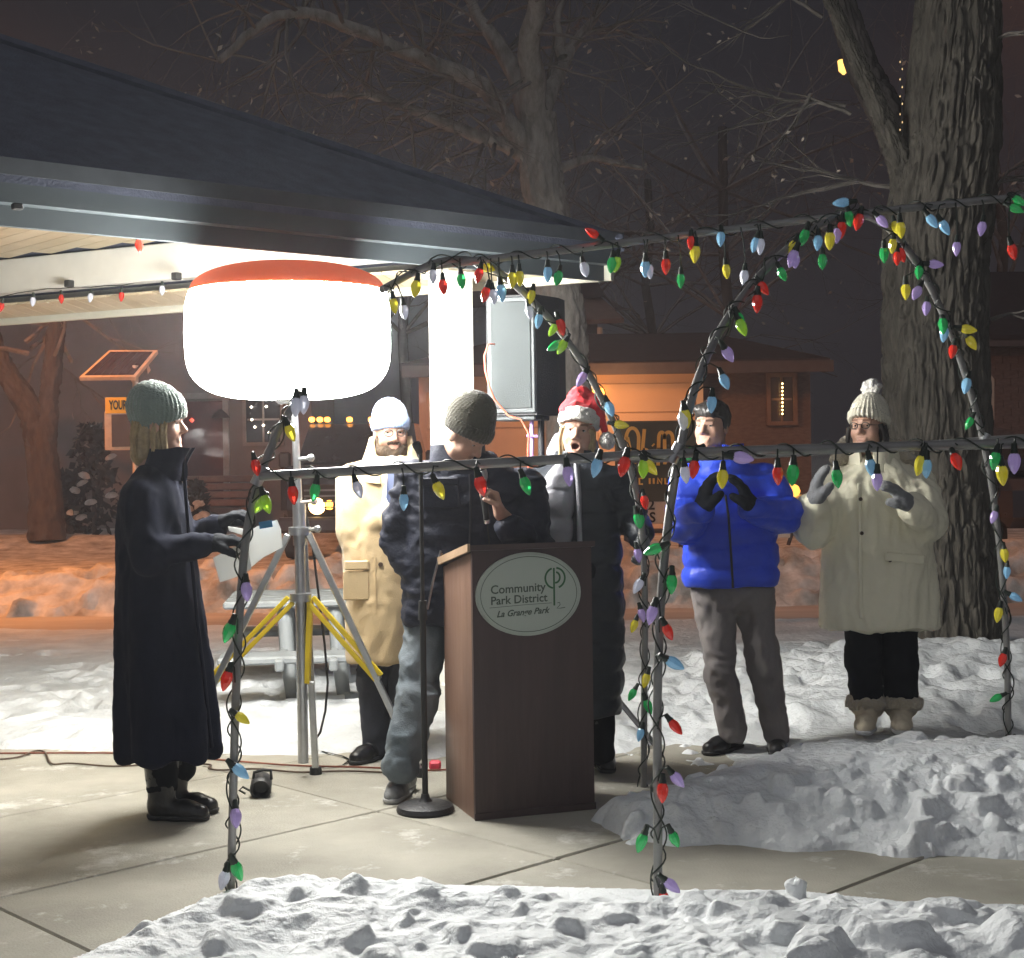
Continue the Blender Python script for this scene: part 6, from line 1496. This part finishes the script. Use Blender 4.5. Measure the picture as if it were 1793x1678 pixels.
    # bulbs under the pavilion ceiling
    root = thing('light_string', P(130, 515, 9.6), 'light string of red and clear bulbs along the pavilion end beam', 'string lights'); org = P(130, 515, 9.6); w = MB(); prev = None
    for i, (x, y, col) in enumerate(((4, 530, 'r'), (58, 520, 'w'), (107, 516, 'r'), (159, 514, 'w'), (213, 511, 'r'), (284, 500, 'w'), (242, 419, 'r'))):
        Yb = 9.95 - .0018 * x if y > 450 else 7.0; p = P(x, y, Yb)
        o = bpy.data.objects.new('bulb', bm[col]); C.objects.link(o); o.parent = root; o.location = Vector(p - org); o.rotation_mode = 'QUATERNION'; o.rotation_quaternion = Vector((rg.normal(0, .2), rg.normal(0, .2), -1)).to_track_quat('Z', 'Y')
        k = bpy.data.objects.new('socket', sm); C.objects.link(k); k.parent = o
        if y > 450:
            if prev is not None: w.tube([prev + A3((0, 0, .04)), (prev + p) / 2 + A3((0, 0, .045)), p + A3((0, 0, .04))], .003, 5)
            prev = p
    w.build('wire', WIRE, root, 60)

def build_lectern():
    A = G(833, 1437); B = G(1041, 1422); Bk = G(771, 1404)
    r = A3((math.cos(R(19)), math.sin(R(19)), 0)); B = A + r * .522; f = nrm(np.cross(A3((0, 0, 1)), r))             # r along the front, f to the back
    if np.dot(f, Bk - A) < 0: f = -f
    wdt = np.linalg.norm(B - A); dp = .42; up = A3((0, 0, 1)); zf = P(822, 964, A[1])[2]; zb = zf - .085
    root = thing('lectern', (A + B) / 2, 'brown wooden lectern with an oval Community Park District plaque on its front', 'lectern')
    b = MB(); t = .022
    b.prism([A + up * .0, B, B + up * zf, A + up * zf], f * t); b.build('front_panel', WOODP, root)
    for s_, nm in ((A, 'side_panel'), (B - r * t, 'side_panel')):
        p = [s_ + f * (t + .001), s_ + f * dp, s_ + f * dp + up * (zb - .01), s_ + f * (t + .001) + up * (zf - .012)]
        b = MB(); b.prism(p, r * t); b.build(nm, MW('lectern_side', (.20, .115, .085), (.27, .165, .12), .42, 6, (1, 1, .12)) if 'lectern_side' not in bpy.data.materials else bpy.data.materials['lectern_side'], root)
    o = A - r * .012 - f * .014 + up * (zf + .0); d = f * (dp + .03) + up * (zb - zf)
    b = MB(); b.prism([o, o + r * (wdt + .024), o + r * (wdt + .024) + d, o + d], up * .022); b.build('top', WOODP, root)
    b = MB(); b.prism([o - r * .012 - up * .004, o - r * .012 + d - up * .004, o - r * .012 + d + up * .028, o - r * .012 + up * .028], r * .0115); b.build('edge_strip', WOODE, root)
    b = MB(); e0 = o - f * .0; b.prism([e0 + d * .97, e0 + d * .97 + r * (wdt + .02), e0 + d + r * (wdt + .02), e0 + d], up * .045); b.build('paper_stop', WOODE, root)
    b = MB(); b.prism([A + f * (t + .002) + r * t + up * .62, B + f * (t + .002) - r * t + up * .62, B + f * (dp - .02) - r * t + up * .62, A + f * (dp - .02) + r * t + up * .62], up * .02); b.build('shelf', WOODP, root)
    b = MB(); b.prism([A - f * .006 - r * .004, B - f * .006 + r * .004, B - f * .006 + r * .004 + up * .028, A - f * .006 - r * .004 + up * .028], f * .0055); b.build('plinth', WOODP, root)
    # plaque
    pc = P(928, 1040, A[1] + .03); s = min(np.linspace(0, wdt, 400), key=lambda t_: abs((A + r * t_)[0] / (A + r * t_)[1] * F - (928 - CX) + 7.0)); Yp = (A + r * s)[1]; pc = A + r * s + up * P(928, 1040, Yp)[2] - f * .0005; k = Yp / F / .955
    rx, ry = 93.5 * k * .995, 73 * k * .955
    def disc(rx_, ry_, t0, t1, n=56):
        m = MB(); m.prism([pc - f * t0 + r * rx_ * math.cos(a) + up * ry_ * math.sin(a) for a in np.linspace(0, 2 * math.pi, n, endpoint=False)], -f * (t1 - t0)); return m
    pl = disc(rx, ry, 0, .010).build('plaque', PLAQ_R, root); disc(rx * .955, ry * .94, .0102, .0125).build('plaque_face', PLAQ, pl)
    b = MB(); n = 56
    for rr, rr2 in ((.915, .900),):
        ri = [pc - f * .0130 + r * rx * rr * math.cos(a) + up * ry * rr * .985 * math.sin(a) for a in np.linspace(0, 2 * math.pi, n)]
        b.tube(ri, .0013, 5)
    b.build('rim_line', PLAQ_T, pl)
    g = lambda x, y: pc + r * ((x - 928) * k) + up * (-(y - 1040) * k) - f * .0127
    b = MB(); rt = nrm(r + up * .018)
    put_text(b, 'Community', g(860, 1037), rt, up, .0500, ext=.0012, align='LEFT', bold=.0006); put_text(b, 'Park District', g(860, 1055), rt, up, .0478, ext=.0012, align='LEFT', bold=.0006)
    b.build('lettering', PLAQ_T, pl)
    b = MB(); put_text(b, 'La Grange Park', g(870, 1076), nrm(r + up * .035), up, .0362, ext=.0010, shear=.35, align='LEFT', bold=.0008); b.build('lettering', PLAQ_T, pl)
    b = MB(); b.tube([g(858, 1060), g(920, 1057.5), g(968, 1056.5)], .0009, 4); b.build('rule_line', PLAQ_T, pl)
    # the tree-shaped park emblem
    lg = MB(); tr = lambda pts: [((x - 973) * k, -(y - 1020) * k) for x, y in pts]
    ar = lambda cx, cy, rx_, ry_, a0, a1: [(cx + rx_ * math.cos(R(a)), cy - ry_ * math.sin(R(a))) for a in np.linspace(a0, a1, 20)]
    strokes(lg, [tr(ar(974, 1015, 17, 17, 108, 258)), tr(ar(975, 1015, 17, 17, 84, -70)), tr([(972.5, 998), (972.5, 1061)]), tr(ar(975, 1014, 8, 9, 80, -95))], g(973, 1020), r, up, .0075, .0012)
    lg.build('emblem', PLAQ_G, pl)
    sq = MB(); strokes(sq, [tr([(978, 1057), (982, 1056), (983, 1060), (977, 1066), (984, 1066), (992, 1065)])], g(973, 1020), r, up, .0028, .001); sq.build('squiggle', PLAQ_T, pl)

def build_light_tower():
    Yc = 6.90; q = lambda x, y, d=0: P(x, y, Yc) + A3((0, d, 0)); k = Yc / F
    c = q(505, 588); top_ = q(521, 700); foot = q(531, 1338); ax = nrm(top_ - foot)
    root = thing('light_tower', G(535, 1352), 'glowing white balloon light on a chrome tripod with yellow braces', 'light')
    rx = 178 * k; prof = []
    for a in np.linspace(-math.pi / 2, math.radians(28), 40):
        cz, sz = math.cos(a), math.sin(a); n_ = 3.5 if a < 0 else 4.3
        prof.append((rx * abs(cz) ** (2 / n_), 112 * k * math.copysign(abs(sz) ** (2 / n_), sz)))
    i_b = next(i for i, p_ in enumerate(prof) if p_[1] > -74 * k)
    b = MB(); b.lathe(prof[i_b:], c, (0, 0, 1), 64); b.build('envelope', ENVELOPE, root, 60)
    b = MB(); b.lathe(prof[:i_b + 1], c, (0, 0, 1), 64); b.v = [(v[0], v[1], v[2] - .0005) for v in b.v]; b.build('envelope_base', ENV_BASE, root, 60)
    zr = prof[-1]; pr = [(zr[0] + .003, zr[1] - .006)] + [(zr[0] * math.cos(a) ** .8 + .003, zr[1] + (q(505, 461)[2] - c[2] - zr[1]) * math.sin(a)) for a in np.linspace(0, math.pi / 2, 14)]
    b = MB(); b.lathe(pr, c, (0, 0, 1), 64); b.build('cap', ENV_CAP, root, 60)
    bm_ = c - A3((0, 0, 112 * k)); b = MB(); b.lathe([(.05, -.02), (.075, 0), (.075, .015), (.03, .03)], bm_, (0, 0, 1), 20); b.build('collar', STEEL, root, 40)
    at = lambda y: foot + ax * ((1338 - y) / 638 * np.linalg.norm(top_ - foot))
    b = MB(); b.cyl(at(905), bm_ + A3((.02, 0, .0)), .017, .017, 16); b.build('upper_mast', STEEL, root, 40)
    b = MB(); b.cyl(at(1336), at(900), .0245, .0245, 18); b.build('mast', STEEL, root, 40)
    b = MB(); b.cyl(at(955), at(880), .031, .031, 18); b.build('sleeve', STEEL, root, 40)
    for y, r_ in ((930, .052), (1046, .050)):
        b = MB(); b.cyl(at(y + 7), at(y - 7), r_, r_, 20); b.build('hub', STEEL, root, 40)
    for (y, dx) in ((804, .05), (880, .06), (928, .075)):
        b = MB(); b.cyl(at(y), at(y) + A3((dx, -.03, .004)), .008, .008, 8); b.lathe([(.006, 0), (.016, .006), (.018, .02), (.010, .03)], at(y) + A3((dx, -.03, .004)), (1, -.5, .05), 10); b.build('locking_knob', STEEL if y != 880 else M('worn_knob', (.6, .5, .45), .4, .3), root, 40)
    tops = [q(505, 936, -.01), q(541, 934, -.01), at(930) + A3((.012, .05, 0))]
    feet = [G(296, 1352), G(738, 1345), G(553, 1355)]
    feet = [q(372, 1206, -.02), q(690, 1252, -.02), feet[2]]
    feet[0] = tops[0] + (feet[0] - tops[0]) * ((tops[0][2] - .01) / (tops[0][2] - feet[0][2])); feet[1] = tops[1] + (feet[1] - tops[1]) * ((tops[1][2] - .01) / (tops[1][2] - feet[1][2]))
    for i, (a, f_) in enumerate(zip(tops, feet)):
        b = MB(); d = nrm(f_ - a); u_, w_ = frame(d); b.bbox((a + f_) / 2, (.030, .030, np.linalg.norm(f_ - a)), np.array([u_, w_, d]), .004); b.build('leg', STEEL, root)
        b = MB(); b.cyl(f_ + A3((0, 0, .03)), f_ - A3((0, 0, .012)), .028, .03, 12); b.build('foot_pad', RUBBER, root, 40)
        # yellow brace from the lower hub to the leg
        t = .0; tgt = [q(372, 1192, -.02), q(664, 1186, -.02), at(930) + (f_ - a) * .62 + A3((0, 0, 0))][i]
        s = at(1050) + nrm((tgt - at(1050)) * A3((1, 1, 0))) * .045
        d = tgt - s; L_ = np.linalg.norm(d); d = d / L_; u_ = nrm(np.cross(d, (0, 1, 0) if i < 2 else (1, 0, 0))); w_ = np.cross(d, u_)
        for sg in (-1, 1):
            b = MB(); b.bbox((s + tgt) / 2 + u_ * .0165 * sg, (.022, .026, L_), np.array([u_, w_, d]), .003); b.build('brace', YELLOWP, root)
        b = MB(); b.cyl(tgt - w_ * .03, tgt + w_ * .03, .010, .010, 10); b.build('bolt', STEEL, root, 40)
    b = MB(); b.tube([at(905) + A3((.03, .02, 0)), q(548, 960), q(556, 1040, .03), q(566, 1130, .05), q(571, 1200, .06), q(566, 1250, .08)], .006, 6)
    cable = thing('power_cable', G(600, 1330), 'black power cable running down from the balloon light to the paving', 'cable')
    b.tube([q(566, 1250, .08), q(556, 1290, .10), G(545, 1308), G(565, 1318), G(600, 1326), G(613, 1333), G(600, 1342), G(560, 1347)], .006, 6); b.v = [(v[0], v[1], max(v[2], .006)) for v in b.v]
    b.build('cord', RUBBER, cable, 60)

def build_small():
    # paper sheets in the woman's glove
    Y = 6.05; q = lambda x, y, d=0: P(x, y - 8, Y) + A3((0, d, 0))
    root = thing('papers', q(430, 975), 'white printed sheets held open by the woman in the dark coat', 'papers')
    b = MB(); b.prism([q(373, 985), q(405, 968), q(432, 958), q(440, 1005), q(410, 1020), q(385, 1028)], (.0, .006, 0)); b.build('sheet', PAPER, root)
    b = MB(); b.prism([q(424, 945, .02), q(450, 930, .0), q(486, 918, -.02), q(493, 935, -.02), q(496, 966, -.02), q(460, 985, .0), q(431, 1008, .02)], (.0, .006, 0)); b.build('sheet', PAPER, root)
    b = MB(); b.prism([q(400, 930, -.01), q(426, 934, -.01), q(426, 945, -.01), q(402, 938, -.01)], (0, .01, 0)); b.build('fold', PAPER, root)
    b = MB(); b.prism([q(455, 922, -.03), q(478, 918, -.035), q(480, 930, -.035), q(457, 934, -.03)], (0, .004, 0)); b.build('blue_tab', M('blue_tab', (.05, .22, .42), .5), root)
    # microphone stand
    p = G(745, 1421); root = thing('microphone_stand', p, 'black straight microphone stand with a round base beside the lectern', 'microphone stand')
    b = MB(); b.lathe([(.118, 0), (.122, .010), (.115, .026), (.085, .038), (.03, .044), (.020, .055), (.016, .075)], p, (0, 0, 1), 36); b.build('base', M('cast_iron', (.035, .035, .038), .45, .3, bump=.2, bs=80), root, 40)
    ht = P(744, 795, p[1])[2]; b = MB(); b.cyl(p + A3((0, 0, .05)), p + A3((0, 0, .86)), .0125, .0125, 12); b.build('lower_pole', RUBBER, root, 40)
    b = MB(); b.cyl(p + A3((0, 0, .84)), p + A3((0, 0, ht)), .0085, .0085, 12); b.build('upper_pole', RUBBER, root, 40)
    b = MB(); b.cyl(p + A3((0, 0, .80)), p + A3((0, 0, .88)), .018, .016, 12); b.build('clutch', RUBBER, root, 40)
    b = MB(); b.lathe([(.009, 0), (.014, .01), (.019, .05), (.017, .055), (.010, .02)], p + A3((0, 0, ht)), (-.3, -.5, .8), 14); b.build('clip', RUBBER, root, 40)
    # loudspeaker and its stand
    Y = 7.75; q = lambda x, y, d=0: P(x, y, Y) + A3((0, d, 0)); c = q(922, 622, .15); ang = R(-16); fx = A3((math.cos(ang), math.sin(ang), 0)); 
    h = q(0, 512)[2] - q(0, 722)[2]; fy = A3((-fx[1], fx[0], 0)); up = A3((0, 0, 1))
    root = thing('loudspeaker', q(935, 722), 'tall loudspeaker with a pale grey front on a pole above the crowd', 'loudspeaker')
    pl = [(-.165, -.17), (.10, -.17), (.165, .06), (.165, .20), (-.165, .20), (-.215, .10)]
    b = MB(); b.prism([c - up * h / 2 + fx * x + fy * y for x, y in pl], up * h); b.build('cabinet', SPK_D, root)
    b = MB(); b.bbox(c + fx * -.032 - fy * .177, (.255, .012, h - .02), np.array([fx, fy, up]), .005); fr = b.build('front_panel', SPK, root)
    b = MB(); b.bbox(c + fx * -.032 - fy * .186, (.215, .008, h - .07), np.array([fx, fy, up]), .003); b.build('grille', M('grille_mesh', (.060, .070, .073), .5, .2, bump=.5, bs=500, var=.04), fr)
    b = MB(); b.bbox(c - up * (h / 2 + .012) + fx * -.04, (.25, .30, .03), np.array([fx, fy, up]), .006); b.build('foot', SPK, root)
    n1 = nrm(fx * -.05 + fy * -.27); b = MB(); b.prism([c - up * (h / 2 - .005) + fx * x + fy * y for x, y in ((-.170, -.165), (-.220, .10), (-.214, .11), (-.164, -.160))], up * (h - .01)); b.build('side_panel', M('speaker_side', (.14, .15, .16), .5), root)
    st = thing('speaker_stand', G(938, 1318), 'black tripod pole that carries the loudspeaker', 'speaker stand'); base = A3((q(938, 0)[0], Y + .15, 0))
    b = MB(); b.cyl(base + up * .12, base + up * (q(0, 722)[2] - .02), .018, .018, 12); b.build('pole', SPK_D, st, 40)
    b = MB(); b.cyl(base + up * .62, base + up * .72, .03, .03, 12); b.build('collar', SPK_D, st, 40)
    b = MB(); b.cyl(base + up * .20, base + up * .26, .028, .028, 12); b.build('lower_collar', SPK_D, st, 40)
    for f_ in (G(1152, 1316), base + A3((-.35, -.45, 0)), base + A3((-.2, .65, 0))):
        f_ = A3(f_) * A3((1, 1, 0)); b = MB(); b.tube([base + up * .66, f_ + up * .015], .014, 8); b.build('leg', SPK_D, st, 40)
        b = MB(); m_ = base + up * .66 + (f_ - base - up * .66) * .55; b.tube([base + up * .23, m_], .009, 6); b.build('brace', SPK_D, st, 40)
        b = MB(); b.lathe([(.016, -.02), (.018, .02), (.01, .03)], f_ + up * .018, (0, 0, 1), 10); b.build('foot', RUBBER, st, 40)
    # cords tied to the speaker pole
    cd_ = M('coral_cord', (.75, .16, .10), .5); root = thing('extension_cord', q(860, 650), 'coral red cord looped beside the loudspeaker and tied down its pole', 'cord')
    b = MB(); b.tube([q(866, 604, -.05), q(856, 605, -.1), q(849, 625, -.12), q(850, 650, -.12), q(858, 680, -.1), q(866, 700, -.05), q(890, 728, -.02), q(912, 735, -.05), q(926, 760, -.03), q(924, 790, -.03), q(926, 830, -.02), q(928, 900, 0)], .005, 6); b.build('cord', cd_, root, 60)
    b = MB(); b.tube([q(931, 732, .05), q(932, 770, .05), q(931, 815, .05)], .011, 8); b.build('tape_wrap', M('lilac_tape', (.42, .30, .55), .6), root, 60)
    b = MB(); b.tube([q(922, 763, .03), q(942, 764, .03)], .008, 6); b.build('cable_tie', M('violet_tie', (.35, .22, .6), .5), root, 60)
    b = MB(); b.bbox(q(932, 808, .03), (.06, .06, .05), None, .01); b.build('plug', cd_, root)
    # spotlight lying on the paving
    p = G(450, 1396); root = thing('spotlight', p, 'small black spotlight lying on the paving beside the left arch leg', 'spotlight'); k = p[1] / F
    d = nrm((.12, -1, -.10)); c = P(455, 1380, p[1]) + A3((0, .03, 0)); b = MB(); b.lathe([(.040, .09), (.046, .08), (.047, -.045), (.043, -.055), (.036, -.052), (.030, .0), (.0, .005)], c, d, 22)
    b = MB(); b.lathe([(0, -.09), (.040, -.085), (.046, -.07), (.047, .045), (.042, .052), (.036, .048), (.031, .0), (0, -.004)], c + A3((0, 0, .0)), d, 22); b.build('housing', M('worn_black', (.04, .04, .042), .5, var=.3, vs_=40), root, 40)
    b = MB(); b.tube([c + A3((-.034, .0, .035)), c + A3((-.030, 0, .062)), c + A3((.010, 0, .074)), c + A3((.044, 0, .070)), c + A3((.047, 0, .03))], .007, 6); b.build('bracket', RUBBER, root, 60)
    b = MB(); b.tube([P(438, 1385, p[1]), P(425, 1378, p[1]), P(419, 1384, p[1]), P(430, 1390, p[1])], .005, 6); b.build('cord', RUBBER, root, 60)
    # cords on the ground
    for lab, col, L_ in (('long red extension cord lying across the paving', (.22, .065, .04), [(-60, 1322), (100, 1321), (230, 1321), (420, 1336), (520, 1344), (640, 1346), (740, 1352), (790, 1350)]),
                         ('brown extension cord looping across the paving behind the left woman', (.10, .065, .045), [(-60, 1335), (30, 1331), (62, 1316), (80, 1318), (88, 1343), (120, 1338), (200, 1346), (300, 1338), (375, 1341), (362, 1348), (380, 1352), (450, 1348), (520, 1356), (600, 1352), (690, 1356)])):
        root = thing('extension_cord', G(*L_[2]), lab, 'cord'); b = MB(); pts = np.array([G(x, y) + A3((0, 0, .007)) for x, y in L_]); tt = np.linspace(0, len(L_) - 1, len(L_) * 6); cc = np.stack([np.interp(tt, np.arange(len(L_)), pts[:, i]) for i in range(3)], 1)
        for _ in range(5): cc[1:-1] = (cc[:-2] + 2 * cc[1:-1] + cc[2:]) / 4
        b.tube(list(cc), .0048, 6); b.build('cord', M('cord', col, .5), root, 60)
    p = G(762, 1348); root = thing('junction_box', p, 'pink red outlet box on the paving half hidden behind the lectern', 'outlet box'); b = MB(); b.bbox(p + A3((0, 0, .022)), (.055, .05, .044), None, .01); b.build('box', M('pink_red', (.75, .06, .10), .5), root); b = MB(); b.tube([p + A3((-.05, 0, .03)), p + A3((-.12, -.02, .01))], .006, 6); b.build('lead', RUBBER, root)
    # picnic table
    Y = 9.2; q = lambda x, y, d=0: P(x, y, Y) + A3((0, d, 0)); root = thing('picnic_table', G(540, 1225), 'grey park picnic table with curved legs behind the light stand', 'table')
    ax = np.array([nrm((1, .10, 0)), nrm((-.10, 1, 0)), (0, 0, 1)]); ct = q(545, 1050, .1); zt = ct[2]
    for i in range(5):
        b = MB(); b.bbox(ct + ax[1] * (i - 2) * .155, (1.05, .145, .045), ax, .012); b.build('tabletop_plank', GREYPLAS, root)
    for sg in (-1, 1):
        b = MB(); b.bbox(ct + ax[1] * sg * .66 - A3((0, 0, .28)), (1.05, .26, .045), ax, .012); b.build('seat', GREYPLAS, root)
    for px in (500, 587):
        for sg in (-1, 1):
            t0 = q(px, 1062) * A3((1, 1, 0)) + ax[1] * (sg * .18) + A3((0, 0, zt - .03)); b = MB()
            pts = [t0, t0 + ax[1] * sg * .06 - A3((0, 0, .30)) + ax[0] * .02, t0 + ax[1] * sg * .12 - A3((0, 0, .52)) + ax[0] * (.05), t0 + ax[1] * sg * .22 + A3((0, 0, -zt + .07)) + ax[0] * (.12)]
            b.tube(pts, [.045, .045, .042, .040], 8); b.build('leg', GREYPLAS, root, 50)
        b = MB(); s0 = q(px, 1062) * A3((1, 1, 0)) + A3((0, 0, zt - .30)); b.bbox(s0, (.05, 1.55, .07), ax, .01); b.build('cross_bar', GREYPLAS, root)
    b = MB(); b.tube([q(430, 1235), q(470, 1246), q(500, 1240), q(520, 1222)], .03, 8); b.build('foot_rail', GREYPLAS, root, 50)
# ================================================================== build
build_ground(); build_snow()
PAV = build_pavilion()
build_trees(); build_back()
PATHS = build_frame()
build_light_tower(); build_lectern()
for fn in (person_woman_left, person_camel, person_mic, person_santa, person_blue, person_white): fn()
build_small(); build_lights(PATHS)

# added thin haze: makes the bloom round the lamp and lifts the darks
b = MB(); b.box((0, 125, 14.5), (460, 400, 31.2)); hz = b.build('bloom_haze', None, None, kind='stuff')
hm_ = bpy.data.materials.new('bloom_haze_air'); hm_.use_nodes = True; n_ = hm_.node_tree; n_.nodes.clear()
o_ = n_.nodes.new('ShaderNodeOutputMaterial'); v_ = n_.nodes.new('ShaderNodeVolumePrincipled'); v_.inputs['Color'].default_value = (.86, .88, .95, 1); v_.inputs['Density'].default_value = .0031; v_.inputs['Anisotropy'].default_value = .35
n_.links.new(v_.outputs[0], o_.inputs['Volume']); hz.data.materials.append(hm_)

# the singer's breath drifting from the left woman's mouth
p_ = P(356, 772, 6.14); V_, F_ = sdf_mesh([el(p_, (.085, .05, .055), None, 0), el(p_ + A3((.06, 0, -.02)), (.07, .05, .05), None, .03)], .012)
br = mesh_np('breath', V_, F_, None, None); tag(br, "faint puff of breath drifting from the left woman's mouth", 'breath', None, 'stuff')
m_ = bpy.data.materials.new('breath_vapour'); m_.use_nodes = True; n_ = m_.node_tree; n_.nodes.clear()
o_ = n_.nodes.new('ShaderNodeOutputMaterial'); v_ = n_.nodes.new('ShaderNodeVolumePrincipled'); v_.inputs['Color'].default_value = (.9, .9, .92, 1); v_.inputs['Anisotropy'].default_value = .3
t_ = n_.nodes.new('ShaderNodeTexCoord'); z_ = n_.nodes.new('ShaderNodeTexNoise'); z_.inputs['Scale'].default_value = 16; z_.inputs['Detail'].default_value = 3
r_ = n_.nodes.new('ShaderNodeMapRange'); r_.inputs[1].default_value = .48; r_.inputs[2].default_value = .75; r_.inputs[4].default_value = 1.6
n_.links.new(t_.outputs['Object'], z_.inputs['Vector']); n_.links.new(z_.outputs[0], r_.inputs[0]); n_.links.new(r_.outputs[0], v_.inputs['Density']); n_.links.new(v_.outputs[0], o_.inputs['Volume']); br.data.materials.append(m_)
